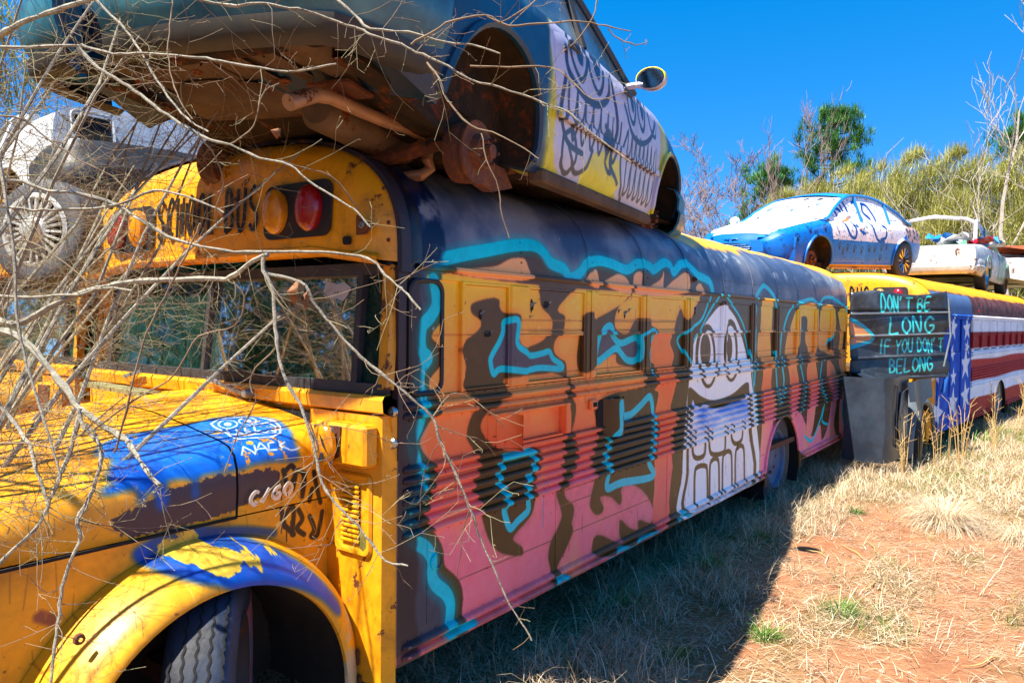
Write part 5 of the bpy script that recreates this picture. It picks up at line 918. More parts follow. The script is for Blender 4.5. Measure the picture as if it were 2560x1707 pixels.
# ---------------------------------------------------------------- cars
def interp(T,x):
    xs=[t[0] for t in T]; ys=[t[1] for t in T]
    if x<=xs[0]: return ys[0]
    if x>=xs[-1]: return ys[-1]
    i=max(k for k in range(len(xs)-1) if xs[k]<=x); u=(x-xs[i])/(xs[i+1]-xs[i])
    p0=ys[max(i-1,0)]; p1=ys[i]; p2=ys[i+1]; p3=ys[min(i+2,len(ys)-1)]
    m1=(p2-p0)*.5; m2=(p3-p1)*.5; 
    if (p2-p1)*(p1-p0)<=0: m1=0
    if (p3-p2)*(p2-p1)<=0: m2=0
    return (2*u**3-3*u*u+1)*p1+(u**3-2*u*u+u)*m1+(-2*u**3+3*u*u)*p2+(u**3-u*u)*m2
M_well=metal_paint('grimy_wheel_well','3a2f22',.85,'1d1914',rust=.15,dirt=.6,scale=5,dent=.8,spec=.2)
class Car:
    """sheet-metal car from side-view tables; local x forward, y left, z up"""
    def __init__(s,name,label,cat,loc,rot,belt,top,width,low,roof,wheels=(1.35,-1.35),wz=.31,ar=.36,roofw=.60,inx=.0,group='junked cars stacked on the buses'):
        s.o=thing(name,label,cat,loc,rot,group); s.belt,s.top,s.width,s.low,s.roof=belt,top,width,low,roof; s.wx=wheels; s.wz=wz; s.ar=ar; s.rw=roofw
    def sec(s,x):
        w=interp(s.width,x); b=interp(s.belt,x); t=interp(s.top,x); l=interp(s.low,x); h=b-l
        return [(0,l+.08),(w*.55,l+.07),(w*.86,l+.015),(w*.93,l),(w*.965,l+.05),(w*.985,l+h*.30),(w,l+h*.52),(w*.998,l+h*.66),(w*.975,l+h*.86),(w*.955,l+h*.95),(w*.90,b),(w*.80,b+(t-b)*.45),(w*.5,b+(t-b)*.88),(0,t)]
    def side(s,x,t,sgn,off=0):
        """point on the side skin: t 0 at the sill, 1 at the belt"""
        w=interp(s.width,x); b=interp(s.belt,x); l=interp(s.low,x); z=l+.03+(b-l-.045)*t; h=b-l; f=(z-l)/h
        y=w*interp([(0,.93),(.08,.967),(.30,.985),(.52,1.0),(.66,.998),(.86,.975),(.95,.955),(1,.90)],f)
        return (x,sgn*(y+off),z)
    def shell(s,mat,x0,x1,uvf=None,n=44):
        import bmesh
        xs=[x0+(x1-x0)*(.5-.5*math.cos(math.pi*k/n)) for k in range(n+1)]
        b=MB(); rows=[]
        for x in xs:
            q=s.sec(x); rows.append([(x,-y,z) for y,z in q]+[(x,y,z) for y,z in q[1:-1][::-1]])
        b.grid(rows,closev=True); b.poly(rows[0][::-1]); b.poly(rows[-1])
        o=b.build('body_shell',mat,s.o,ang=40)
        for x in s.wx:
            for sg in (-1,1):
                c=MB(); w=interp(s.width,x); c.lathe([(.001,-.25),(s.ar,-.25),(s.ar,.2),(.001,.2)],(x,sg*w,s.wz),'y',36); co=c.build('cutter',mat,None); co.parent=s.o
                m_=o.modifiers.new('b','BOOLEAN'); m_.operation='DIFFERENCE'; m_.object=co; m_.solver='EXACT'
        bpy.context.view_layer.update(); dg=bpy.context.evaluated_depsgraph_get(); me=bpy.data.meshes.new_from_object(o.evaluated_get(dg)); 
        o.modifiers.clear(); o.data=me
        for c in [c for c in bpy.data.objects if c.name.startswith('cutter')]: bpy.data.objects.remove(c)
        me.polygons.foreach_set('use_smooth',[True]*len(me.polygons)); me.set_sharp_from_angle(angle=R(40))
        me.materials.append(M_well)
        for p_ in me.polygons:
            c_=p_.center
            for x in s.wx:
                if math.hypot(c_.x-x,c_.z-s.wz)<s.ar+.003 and abs(c_.y)<interp(s.width,x)-.012: p_.material_index=1
        if uvf:
            for l in list(me.uv_layers): me.uv_layers.remove(l)
            ul=me.uv_layers.new(name='paint'); vs=[uvf(*v.co) for v in me.vertices]
            for l in me.loops: ul.data[l.index].uv=vs[l.vertex_index]
        s.sh=o; return o
    def arches(s,mat,uvf=None,r=.018,sides=(-1,1)):
        for x in s.wx:
            for sg in sides:
                P=[]
                for a in np.linspace(R(-12),R(192),26):
                    px=x+(s.ar+.008)*math.cos(a); pz=s.wz+(s.ar+.008)*math.sin(a); l=interp(s.low,px)
                    if pz<l: continue
                    b_=interp(s.belt,px); f=min(1,(pz-l)/(b_-l)); y=interp(s.width,px)*interp([(0,.93),(.08,.967),(.30,.985),(.52,1.0),(.66,.998),(.86,.975),(.95,.955),(1,.90)],f)
                    P.append((px,sg*(y+.004),pz))
                b=MB(); b.tube(P,r,6); b.build('wheel_arch',mat,s.o,uvf=uvf)
    def panel(s,name,x0,x1,mat,sides=(-1,1),t0=.02,t1=1,off=.008,uvf=None,label=None):
        for sg in sides:
            n=max(4,int((x1-x0)/.08)); b=MB(); rows=[]
            for i in range(n+1):
                x=x0+(x1-x0)*i/n; rows.append([s.side(x,t0+(t1-t0)*k/10,sg,off*(0 if k in (0,10) or i in (0,n) else 1)) for k in range(11)])
            b.grid(rows); o=b.build(name,mat,s.o,uvf=uvf,label=label)
            s.last=o
    def lid(s,name,x0,x1,mat,yf=.86,off=.010,uvf=None):
        b=MB(); n=14; rows=[]
        for i in range(n+1):
            x=x0+(x1-x0)*i/n; w=interp(s.width,x); bz=interp(s.belt,x); t=interp(s.top,x); row=[]
            for k in range(13):
                y=-yf*w+2*yf*w*k/12; a=abs(y)/w; zz=interp([(0,t),(.5,bz+(t-bz)*.88),(.80,bz+(t-bz)*.45),(.90,bz)],a)
                e=0 if i in (0,n) or k in (0,12) else off; row.append((x,y,zz+e))
            rows.append(row)
        b.grid(rows); return b.build(name,mat,s.o,uvf=uvf)
    def edge(s,x):
        """upper edge line of the side windows: z and half-width"""
        z=interp(s.roof,x); b=interp(s.belt,x); w=interp(s.width,x)*.90; zt=max(p[1] for p in s.roof); f=max(0,min(1,(z-b)/(zt-b)))
        return z,w+(s.rw-w)*f**1.1
    def glasshouse(s,M,xwb,xwt,xrt,xrb,glass,paint,pillars=(0.0,),crown=.07,uvf=None,roof=True,seal=None,front=True,rear=True,sideglass=True):
        def across(x0,x1,name,mat,n=8,off=0):
            b=MB(); rows=[]
            for i in range(n+1):
                x=x0+(x1-x0)*i/n; z,y=s.edge(x); rows.append([(x+ (.10*(1-(k/6-1)**2) if name=='windscreen' else (-.08*(1-(k/6-1)**2) if name=='rear_window' else 0))*(1-abs(z-max(p[1] for p in s.roof))*.3), y*(k/6-1), z+crown*(1-(k/6-1)**2)*(1 if name=='roof' else .6)+off) for k in range(13)])
            b.grid(rows); return b.build(name,mat,s.o,uvf=uvf)
        if front: across(xwb,xwt,'windscreen',glass[0])
        if roof: across(xwt-.02,xrt+.02,'roof',paint,off=.006)
        if rear: across(xrb,xrt,'rear_window',glass[1])
        for sg in (-1,1):
            cuts=[xrb+.10]+sorted(pillars)+[xwb-.12]
            if sideglass:
                for a,c in zip(cuts[:-1],cuts[1:]):
                    b=MB(); rows=[]
                    for i in range(11):
                        x=a+.03+(c-a-.06)*i/10; z,y=s.edge(x); bz=interp(s.belt,x); wy=interp(s.width,x)*.90; rows.append([(x,sg*(wy+(y-wy)*k/5-.008),bz+(z-bz)*k/5) for k in range(6)])
                    b.grid(rows); b.build('side_glass',glass[2],s.o,uvf=uvf)
            for p in sorted(pillars):
                z,y=s.edge(p); bz=interp(s.belt,p); wy=interp(s.width,p)*.90
                b=MB(); b.tube([(p,sg*(wy+(y-wy)*k/5),bz+(z-bz)*k/5) for k in range(6)],.022,6); b.build('door_pillar',seal or paint,s.o)
            P=[]
            for i in range(31):
                x=xwb+(xrb-xwb)*i/30; z,y=s.edge(x); P.append((x,sg*y,z))
            b=MB(); b.tube(P,[.026]*31,6); b.build('roof_rail',paint,s.o,uvf=uvf)
    def bumper(s,name,front,mat,y0=-1,y1=1,z0=.26,z1=.60,wrap=.40,uvf=None,xend=None,drop=0,lip=False,wid=None,dy=0):
        """thin moulded bumper cover, open underneath"""
        xe=xend if xend is not None else (2.30 if front else -2.30); sg=1 if front else -1; w=wid or interp(s.width,xe-sg*.5)
        plan=[]
        for k in range(33):
            u=-1+2*k/32
            a=abs(u)
            if a<.72: px=xe-sg*.10*(a/.72)**2*.8; py=w*.80*(u/.72)
            else:
                t=(a-.72)/.28; ang=t*math.pi/2; px=xe-sg*(.08+ (wrap)*(1-math.cos(ang))**1.0*1.0); py=math.copysign(w*(.80+.115*math.sin(ang)),u)
            plan.append((px,py+dy,u))
        plan=[p for p in plan if y0<=p[2]<=y1]
        hh=z1-z0; prof=[(-.03,z0),(.03,z0-.01),(.07,z0+.09*hh),(.095,z0+.25*hh),(.105,z0+.45*hh),(.088,z0+.53*hh),(.09,z0+.75*hh),(.06,z1-.02),(.0,z1)]
        if lip: prof=[(-.03,z0),(.0,z0-.012),(.035,z0),(.055,z0+.3*hh),(.062,z1)]
        inn=[(o-.016,z+(.012 if i<2 else 0)) for i,(o,z) in enumerate(prof)][::-1]
        rows=[]
        for i,(px,py,u) in enumerate(plan):
            q0=plan[max(i-1,0)]; q1=plan[min(i+1,len(plan)-1)]; t=Vector((q1[0]-q0[0],q1[1]-q0[1],0)).normalized(); nn=Vector((t.y,-t.x,0)); 
            if nn.x*sg<0 and abs(nn.x)>.2 or nn.dot(Vector((sg*.3,math.copysign(1,u)*(.5 if abs(u)>.3 else 0),0)))<0: nn=-nn
            dz=drop*max(0,(abs(u)-.68)/.32)**.8; rows.append([(px+nn.x*o,py+nn.y*o,z-dz*(z1-z)/hh if not lip else z-dz) for o,z in prof+inn])
        b=MB(); b.grid(rows,closev=True); b.poly(rows[0]); b.poly(rows[-1]); return b.build(name,mat,s.o,uvf=uvf)
    def wheel(s,x,sg,rim,rad=.31,wid=.20,mat=None,z=None):
        w=interp(s.width,x); return wheel('wheel',s.o,(x,sg*(w-.12),z if z is not None else s.wz),rad,wid,(0,sg,0),rimmat=rim,deep=.02,tread=False,mat_t=mat)
    def hub(s,x,sg,drum=True,z=None,y=None,r=.13):
        w=interp(s.width,x); c=Vector((x,sg*(y if y is not None else w-.20),z if z is not None else s.wz)); ax=(Vector((1,0,0)),Vector((0,0,1)),Vector((0,sg,0)))
        b=MB(); b.lathe([(.05,-.09),(r,-.085),(r*1.03,-.05),(r*1.03,-.03),(r*.97,-.02),(r*.95,-.0)],c,ax,30); h=b.build('brake_drum',M_rust,s.o)
        b=MB(); b.lathe([(r*.95,0),(r*1.05,.002),(r*1.05,.014),(r*.6,.016),(r*.55,.05),(r*.26,.055),(r*.24,.085),(.001,.088)],c,ax,30); b.build('brake_disc',M_rust2,h)
        for k in range(5):
            a=2*math.pi*k/5; b=MB(); cc=c+Vector((math.cos(a)*r*.42,0,math.sin(a)*r*.42)); b.tube([cc+Vector((0,sg*.045,0)),cc+Vector((0,sg*.085,0))],.0075,6); b.build('wheel_stud',M_rust,h)
        return h
def sdn(loc_label=None): pass
SED=dict(belt=[(-2.36,.70),(-2.2,.86),(-1.6,.93),(-.6,.93),(.6,.91),(1.0,.90),(1.6,.80),(2.1,.70),(2.36,.56)],
 top=[(-2.36,.72),(-2.2,.94),(-1.9,1.00),(-1.5,1.02),(.9,.98),(1.1,.97),(1.7,.88),(2.15,.76),(2.36,.58)],
 width=[(-2.36,.62),(-2.2,.76),(-1.8,.84),(-1.0,.865),(0,.87),(1.0,.865),(1.7,.845),(2.1,.76),(2.36,.55)],
 low=[(-2.36,.36),(-2.1,.30),(-1.6,.24),(-1.0,.19),(1.0,.19),(1.6,.22),(2.1,.25),(2.36,.30)],
 roof=[(-1.75,.96),(-1.35,1.14),(-.85,1.31),(-.4,1.37),(.05,1.365),(.35,1.30),(.75,1.12),(1.12,.93)])
# ---- the car on the near bus
def cvt_canvas():
    cv=Canvas(-2.5,2.5,.1,1.5,260,np.array((.10,.22,.33)),11); n1=cv.noise(.5,5); n2=cv.noise(.08,4); U=cv.u0+np.arange(cv.W)/cv.p; V=cv.v0+np.arange(cv.H)/cv.p
    cv.put(np.clip((n1-.45)*5,0,1).astype(np.float32)*.8,(.08,.30,.42)); cv.put((np.clip((n2-.55)*6,0,1)*.6*np.clip((V-.75)/.2,0,1)[:,None]).astype(np.float32),(.42,.55,.58))
    # rear half goes darker, then yellow with pale graffiti on the doors
    y=np.clip((U+1.02+.05*(n1-.5))/.06,0,1)[None]*np.clip((1.5-U)/.2,0,1)[None]*np.clip((1.02-V+.15*(n1-.5))/.08,0,1)[:,None] if False else np.clip((U[None]+1.02+.25*(n1-.5))/.06,0,1)*np.clip((1.45-U[None]+.2*(n1-.5))/.2,0,1)
    cv.put(y.astype(np.float32),(.86,.80,.10)); cv.put((y*np.clip((n1-.5)*5,0,1)*.5).astype(np.float32),(.72,.60,.12))
    pale=cv.mask([(-.88,.94),(-.90,.5),(-.82,.24),(-.4,.22),(-.1,.30),(.1,.22),(.5,.2),(.95,.24),(1.02,.5),(1.0,.92),(.3,.96)],soft=2); cv.put(pale,(.78,.76,.84))
    cv.fill([(-.45,.36),(-.2,.44),(.05,.40),(.02,.24),(-.2,.2),(-.5,.22)],(.90,.84,.08),soft=2)
    ink=(.22,.21,.27); ST=lambda P,w=.030,c=False: cv.stroke(P,w,ink,closed=c,soft=1)
    for cx in (-.66,-.42):   # big drooping eyes
        ST([(cx-.10,.93),(cx-.09,.78),(cx+.02,.70),(cx+.11,.80),(cx+.10,.93)]); cv.fill([(cx-.03,.92),(cx-.02,.80),(cx+.05,.78),(cx+.07,.92)],ink)
    ST([(-.82,.80),(-.80,.70),(-.60,.63),(-.40,.64),(-.25,.72),(-.2,.85)],.04)
    for k in range(7): x=-.80+k*.11; ST([(x,.64-.01*k%2),(x+.02,.52),(x+.09,.51),(x+.11,.63)],.022)
    for k in range(6): x=-.74+k*.12; ST([(x,.50),(x+.05,.40),(x+.10,.50)],.022)
    ST([(-.84,.66),(-.86,.5),(-.75,.38),(-.55,.36)],.03)
    ST([(-.80,.40),(-.78,.28),(-.68,.24),(-.62,.34),(-.70,.44),(-.80,.40)],.026); ST([(-.72,.36),(-.6,.26),(-.48,.3),(-.42,.4)],.026); ST([(-.86,.46),(-.8,.5),(-.7,.46)],.024)
    for cx in (.22,.46):
        ST([(cx-.09,.90),(cx-.08,.74),(cx+.02,.68),(cx+.09,.78),(cx+.08,.90)]); cv.fill([(cx-.02,.88),(cx-.0,.76),(cx+.05,.76),(cx+.06,.88)],ink)
    ST([(.05,.75),(.2,.62),(.45,.60),(.70,.68),(.85,.80)],.035)
    for k in range(7): x=.12+k*.10; ST([(x,.62),(x+.02,.48),(x+.07,.47),(x+.09,.60)],.022)
    for k in range(6): x=.15+k*.12; ST([(x,.44),(x+.03,.28),(x+.09,.28),(x+.11,.42)],.024)
    ST([(.1,.60),(.02,.45),(.12,.28),(.2,.22)],.03); ST([(.85,.62),(.92,.45),(.85,.30)],.03); ST([(-.15,.86),(-.08,.6),(-.12,.4),(.02,.30)],.03); ST([(-.28,.56),(-.18,.50),(-.22,.38),(-.1,.34)],.03)
    ST([(.62,.88),(.70,.74),(.82,.70),(.92,.80)],.028); cv.fill([(-.3,.5),(-.2,.56),(-.12,.5),(-.2,.42)],(.10,.16,.30))
    cv.a*=(1+.16*(cv.noise(.4,5)-.5)+.08*(n2-.5))[...,None]
    return cv
CV3=cvt_canvas(); IM3=CV3.image('door_paint'); M_t=metal_paint('green_blue_car_paint',None,.30,img=IM3,dirt=.25,dent=.35)
uv3=lambda x,y,z: CV3.uv(x/.80 if x>0 else x,z)
def shortfront(T): return [(a*.80 if a>0 else a,v) for a,v in T]
M_tglass=metal_paint('streaky_painted_glass','4c6570',.15,'9fb0a8',rust=.0,dirt=.5,scale=2.5)
M_pan=metal_paint('dusty_brown_underside','6e5a46',.8,'4d3f33',rust=.06,dirt=.6,scale=4.5,dent=1.2,spec=.2)
M_pan2=metal_paint('dark_underside','332a24',.85,'1d1916',rust=.2,dirt=.4,scale=4,dent=.8,spec=.2)
M_bump=metal_paint('teal_blue_bumper','1a5570',.30,'4f8a98',rust=.0,dirt=.3,scale=3.5); M_lipd=metal_paint('dark_bumper','22262a',.5,'3b362c',rust=.0,dirt=.55,scale=3)
t=Car('sedan','dark green and yellow sedan without wheels, toothy graffiti doors, on the nearest bus','car',(1.707,.751,2.245),(R(2.8),R(-.33),R(9.26)),**{'belt':shortfront(SED['belt']),'top':shortfront(SED['top']),'width':[(a,b*.99) for a,b in shortfront(SED['width'])],'low':[(-2.36,.44),(-2.1,.40),(-1.8,.30),(-1.5,.22),(-1.0,.19),(.85,.19),(1.3,.22),(1.7,.25),(1.9,.30)],'roof':[(-1.95,.97),(-1.62,1.14),(-1.3,1.30),(-.9,1.37),(-.55,1.36),(-.24,1.28),(.08,1.10),(.45,.93)]},wheels=(1.16,-1.42),ar=.37)
t.shell(M_t,-2.12,1.90,uv3); t.arches(M_t,uv3,.02)
t.panel('rear_door',-.93,-.14,M_t,uvf=uv3,off=.012); t.panel('front_door',-.12,.76,M_t,uvf=uv3,off=.012)
t.lid('bonnet',.62,1.78,M_t,uvf=uv3); t.lid('boot_lid',-2.10,-1.72,M_t,uvf=uv3)
t.glasshouse(None,.45,-.24,-1.3,-1.95,(M_tglass,M_tglass,M_tglass),M_t,pillars=(-.42,-1.15),uvf=None,seal=M_black)
for y0,y1 in ((-1,.22),(.40,1)):
    t.bumper('rear_bumper',False,M_bump,y0,y1,z0=.47,z1=.88,xend=-2.30,drop=.02,wid=.93,dy=.10); t.bumper('bumper_lip',False,M_lipd,y0,y1,z0=.40,z1=.475,xend=-2.30,drop=.03,lip=True,wid=.93,dy=.10)
t.bumper('front_bumper',True,M_bump,-1,1,z0=.16,z1=.50,xend=1.90)
for sg in (-1,):
    b=MB(); b.tube([(.26,-.78,.92),(.28,-.84,.93),(.29,-.88,.935)],.02,6); mr=b.build('wing_mirror',M_t,t.o,uvf=uv3)
    b=MB(); b.lathe([(.001,.10),(.06,.095),(.085,.07),(.095,.02),(.092,0),(.085,-.004)],(.27,-.93,.965),(Vector((0,1,0)),Vector((0,0,.72)),Vector((1,0,0))),22); b.build('mirror_shell',M_t,mr,uvf=uv3)
    b=MB(); b.lathe([(.082,-.004),(.080,.004),(.001,.004)],(.27,-.93,.965),(Vector((0,1,0)),Vector((0,0,.70)),Vector((1,0,0))),22); b.build('mirror_glass',plain('mirror_silver','c8d4d8',.08,metallic=1,bmp=0),mr)
for x in (-.84,-.02):
    b=MB(); b.bbox(x,x+.13,-.884,-.868,.80,.835,.006); b.build('door_handle',M_black,t.o)
b=MB(); b.bbox(-.9,.74,-.892,-.866,.46,.50,.006); b.build('side_moulding',M_t,t.o,uvf=uv3)
# underside
b=MB(); rows=[]
for x in np.linspace(-2.2,-1.02,14): rows.append([(x,y,.445-.115*(x+2.2)/1.18+.012*math.sin(y*9)*math.sin(x*7)-(.03 if abs(abs(y)-.45)<.05 else 0)) for y in np.linspace(-.66,.66,28)])
b.grid(rows); b.build('boot_floor',M_pan,t.o,ang=60)
b=MB(); b.lathe([(.001,-.05),(.27,-.048),(.31,-.03),(.34,0.02)],(-1.66,.22,.385),'z',30); b.build('spare_wheel_well',M_pan,t.o)
b=MB(); b.bbox(-2.20,-2.12,-.62,.66,.42,.47,.01); b.build('rear_crossmember',M_pan2,t.o)
b=MB(); b.prism([(-2.26,-.50,.46),(-2.26,-.1,.45),(-2.24,.30,.45),(-2.13,.30,.47),(-2.13,-.1,.46),(-2.20,-.50,.47)],(0,0,.012)); b.build('bumper_reinforcement',metal_paint('ochre_bumper_bar','d08a20',.6,'a86c20',dirt=.5),t.o)
for y in (-.60,.60):
    b=MB(); b.grid([[(x,y+dy,z_) for dy,z_ in ((-.05,zb+.1),(-.05,zb),(.05,zb),(.05,zb+.1))] for x,zb in ((-2.1,.39),(-1.7,.33),(-1.4,.26),(-.95,.20))]); b.build('frame_rail',M_pan2,t.o)
b=MB(); rows=[]
for x in np.linspace(-1.0,1.5,22): rows.append([(x,y,.235-(.05 if abs(y)<.16 else 0)*-1-(.018 if int((x+5)*5)%3==0 and .2<abs(y)<.6 else 0)) for y in np.linspace(-.80,.80,30)])
b.grid(rows); b.build('floor_pan',M_pan2,t.o,ang=50)
for sg in (-1,1):
    b=MB(); b.bbox(-.97,.74,sg*.80-.045,sg*.80+.045,.15,.215,.012); b.build('sill',M_pan,t.o)
b=MB(); b.tube([(-2.13,-.39,.245),(-2.07,-.395,.275),(-2.0,-.40,.305),(-1.92,-.40,.315),(-1.75,-.41,.305),(-1.60,-.42,.30),(-1.45,-.43,.305),(-1.36,-.44,.29),(-1.32,-.44,.245),(-1.33,-.44,.20),(-1.30,-.44,.165),(-1.34,-.42,.13),(-1.36,-.3,.115),(-1.3,-.15,.13),(-1.0,0,.16),(-.5,.05,.2)],[.030,.030,.028]+[.026]*13,12); b.build('exhaust_pipe',metal_paint('rusty_exhaust','b98f6c',.45,'8d6a50',rust=.04,dirt=.3,metallic=.3),t.o)
b=MB(); b.lathe([(.001,-.30),(.07,-.295),(.10,-.27),(.105,0),(.10,.27),(.07,.295),(.001,.30)],(-1.50,-.22,.29),(Vector((0,1,0)),Vector((0,0,.75)),Vector((1,0,-.08))),20); b.build('silencer',M_pan,t.o)
b=MB(); b.tube([(-1.42,-.62,.26),(-1.40,-.3,.20),(-1.40,.3,.20),(-1.42,.62,.26)],.035,8); b.build('rear_axle',M_rust,t.o)
for sg in (-1,1):
    b=MB(); P=[(-1.42+.055*math.cos(a),sg*.56+.055*math.sin(a),.22+a*.008) for a in np.linspace(0,11*math.pi,110)]; b.tube(P,.008,5); b.build('coil_spring',M_dark,t.o)
    b=MB(); b.tube([(-1.35,sg*.60,.16),(-1.0,sg*.62,.20),(-.85,sg*.62,.24)],.028,6); b.build('trailing_arm',M_rust,t.o)
    t.hub(-1.42,sg,z=.20,y=.735,r=.122); t.hub(1.16,sg,z=.24,y=.68,r=.13)
b=MB(); b.prism([(-1.30,-.66,.22),(-1.05,-.68,.20),(-1.0,-.70,.12),(-1.15,-.68,.08),(-1.3,-.66,.12)],(0,.05,0)); b.build('bracket',M_rust2,t.o)
# brake and fuel lines, pressed stiffening ribs, brackets and bolts under the boot
for y in (-.52,.42,.50):
    b=MB(); b.tube([(-2.05,y,.405),(-1.7,y+.02,.365),(-1.4,y,.325),(-1.05,y+.03,.30),(-.6,y,.225)],.006,5); b.build('brake_line',M_dark,t.o)
for k,y in enumerate((-.26,-.10,.06,.60)):
    b=MB(); b.grid([[(x,y+dy_*.035,.436-.115*(x+2.2)/1.18-(.016 if dy_==0 else 0)) for dy_ in (-1,-.5,0,.5,1)] for x in np.linspace(-2.12,-1.15,6)]); b.build('pressed_rib',M_pan,t.o)
for x,y in ((-2.08,-.45),(-2.06,.15),(-2.05,.5),(-1.9,-.15),(-1.75,.58),(-1.45,.1),(-1.3,.45),(-1.2,-.2)):
    b=MB(); z_=.436-.115*(x+2.2)/1.18; b.lathe([(.020,0),(.020,-.008),(.012,-.010),(.012,-.018),(.001,-.018)],(x,y,z_),'z',8); b.build('bolt',M_rust2,t.o)
b=MB(); b.prism([(-1.95,-.50,.37),(-1.80,-.50,.35),(-1.80,-.30,.35),(-1.95,-.30,.37)],(0,0,-.012)); b.tube([(-1.87,-.40,.35),(-1.87,-.40,.31)],.010,5); b.build('exhaust_hanger',M_rust,t.o)
b=MB(); b.bbox(-1.30,-.95,-.45,.40,.22,.33,.04); b.build('fuel_tank',M_pan2,t.o)
# front end guts where the wing is missing
b=MB(); b.tube([(1.75,-.62,.55),(1.85,-.68,.50),(1.88,-.66,.42),(1.83,-.6,.35)],.012,6); b.build('loose_hose',M_black,t.o)
# ---- blue sedan
def blue_canvas():
    cv=Canvas(-2.5,2.5,.1,1.5,240,np.array((.02,.42,.80)),21); n1=cv.noise(.5,5); n2=cv.noise(.07,4); W=(.93,.93,.96); K=(.10,.13,.22); B=(.02,.30,.66)
    V=cv.v0+np.arange(cv.H)/cv.p; U=cv.u0+np.arange(cv.W)/cv.p
    cv.put((np.clip((n1-.5)*5,0,1)*.5).astype(np.float32),(.05,.50,.88))
    cv.fill([(1.05,.98),(1.00,.62),(-1.2,.60),(-1.45,.78),(-1.8,.9),(-1.8,1.5),(1.1,1.5)],W,smooth=False,soft=1)
    cv.fill([(-1.45,.80),(-1.5,.66),(-1.75,.64),(-2.5,.62),(-2.5,1.05),(-1.5,1.05)],(.80,.66,.60),smooth=False)
    for _ in range(34):
        u=cv.rg.uniform(-2.4,-1.45); v=cv.rg.uniform(.66,.98); cv.fill([(u+.028*math.cos(a),v+.03*math.sin(a)) for a in np.linspace(0,6.28,7)[:-1]],(.16,.11,.11))
    # big brushed letters over glass and doors (read right to left in car coordinates)
    S=lambda P,w=.05: cv.stroke(P,w,(.0,.26,.62),soft=1)
    S([(.78,1.12),(.70,.98)]);S([(.74,1.12),(.60,1.10),(.52,.98)]); S([(.56,1.22),(.48,1.28),(.38,1.18),(.32,1.00)]); S([(.56,1.22),(.46,1.05),(.40,.98)])
    S([(.12,1.24),(.04,1.24),(-.06,.98)]); S([(-.20,1.22),(-.16,1.10),(-.32,1.00)]); S([(-.18,1.24),(-.34,1.22),(-.46,1.08),(-.50,.98)])
    S([(.62,.90),(.50,.70),(.36,.66),(.30,.78),(.36,.90)]); S([(.26,.86),(.12,.76),(.02,.74)],.05); S([(.04,.84),(.10,.72)],.03); S([(-.22,.92),(-.36,.66),(-.60,.62)]); S([(-.5,.66),(-.66,.70),(-.70,.84),(-.60,.90)])
    def paw(u,v,k=1):
        cv.fill([(u+.026*k*math.cos(a),v+.034*k*math.sin(a)) for a in np.linspace(0,6.28,8)[:-1]],K)
        for dx,dz in ((-.034,.04),(-.012,.062),(.014,.062),(.036,.038)): cv.fill([(u+k*dx+.010*k*math.cos(a),v+k*dz+.014*k*math.sin(a)) for a in np.linspace(0,6.28,6)[:-1]],K)
    for u,v in ((.82,.50),(.70,.42),(.58,.48),(.36,.46),(.12,.45),(-.12,.48),(-.30,.47),(-.52,.50),(-.70,.52),(-.52,.34),(1.45,.66),(1.2,.76),(1.6,.72),(1.9,.60)): paw(u,v,1.15)
    sp=np.clip((cv.noise(.03,3)-.70)*30,0,1)*.7; cv.put(sp.astype(np.float32),K)
    lowy=np.clip((.235-V)/.012,0,1)[:,None]; cv.put((lowy*np.ones_like(n1)).astype(np.float32),(.88,.58,.08))
    cv.a*=(1+.10*(n1-.5)+.05*(n2-.5))[...,None]
    return cv
CV4=blue_canvas(); IM4=CV4.image('blue_car_paint'); M_b=metal_paint('blue_car_paint',None,.35,img=IM4,dirt=.08,dent=.15); uv4=lambda x,y,z: CV4.uv(x,z)
def top_canvas():
    cv=Canvas(-1.2,1.2,-1.0,1.0,160,np.array((.93,.93,.95)),5)
    for _ in range(46):
        u=cv.rg.uniform(-1.1,1.1); v=cv.rg.uniform(-.9,.9); a0=cv.rg.uniform(.02,.075); c=(.25,.42,.66) if cv.rg.random()<.35 else (.13,.15,.20)
        cv.fill([(u+a0*cv.rg.uniform(.6,1.2)*math.cos(a),v+a0*.8*math.sin(a)) for a in np.linspace(0,6.28,7)[:-1]],c)
    return cv
CV5=top_canvas(); IM5=CV5.image('spotted_white'); M_spot=metal_paint('white_spotted_paint',None,.4,img=IM5,dirt=.08,dent=.1)
bc=Car('sedan','bright blue and white sedan with black paw prints, on the roof of the bus beyond','car',(11.63,1.27,2.52),(R(-3.5),R(2.6),R(163.9)),**SED)
bc.shell(M_b,-2.36,2.38,uv4); bc.arches(M_b,uv4,.022)
bc.panel('front_door',-.02,1.0,M_b,uvf=uv4); bc.panel('rear_door',-.95,-.04,M_b,uvf=uv4)
hd=bc.lid('bonnet',1.12,2.22,M_spot,yf=.80,uvf=lambda x,y,z: CV5.uv(x-1.6,y)); bc.lid('boot_lid',-2.25,-1.75,M_b,uvf=uv4)
for sg in (-1,1):
    bc.panel('side_sill',-.98,.98,M_b,sides=(sg,),t0=-.06,t1=.06,off=.014,uvf=uv4)
M_bglass=metal_paint('white_painted_glass','eceae6',.3,'cfd3da',dirt=.1,scale=4)
bc.glasshouse(None,1.12,.35,-.85,-1.75,(M_spot,M_bglass,M_b),metal_paint('blue_roof_paint','1478d2',.35,'2088dc',dirt=.15),pillars=(.0,-.95),uvf=None)
for ch in bc.o.children:
    if ch.name.startswith('side_glass') or ch.name.startswith('windscreen'):
        me=ch.data; ul=me.uv_layers.new(name='paint')
        for l in me.loops:
            c=me.vertices[l.vertex_index].co; ul.data[l.index].uv=CV4.uv(c.x,c.z) if ch.name.startswith('side') else CV5.uv(c.x-.7,c.y)
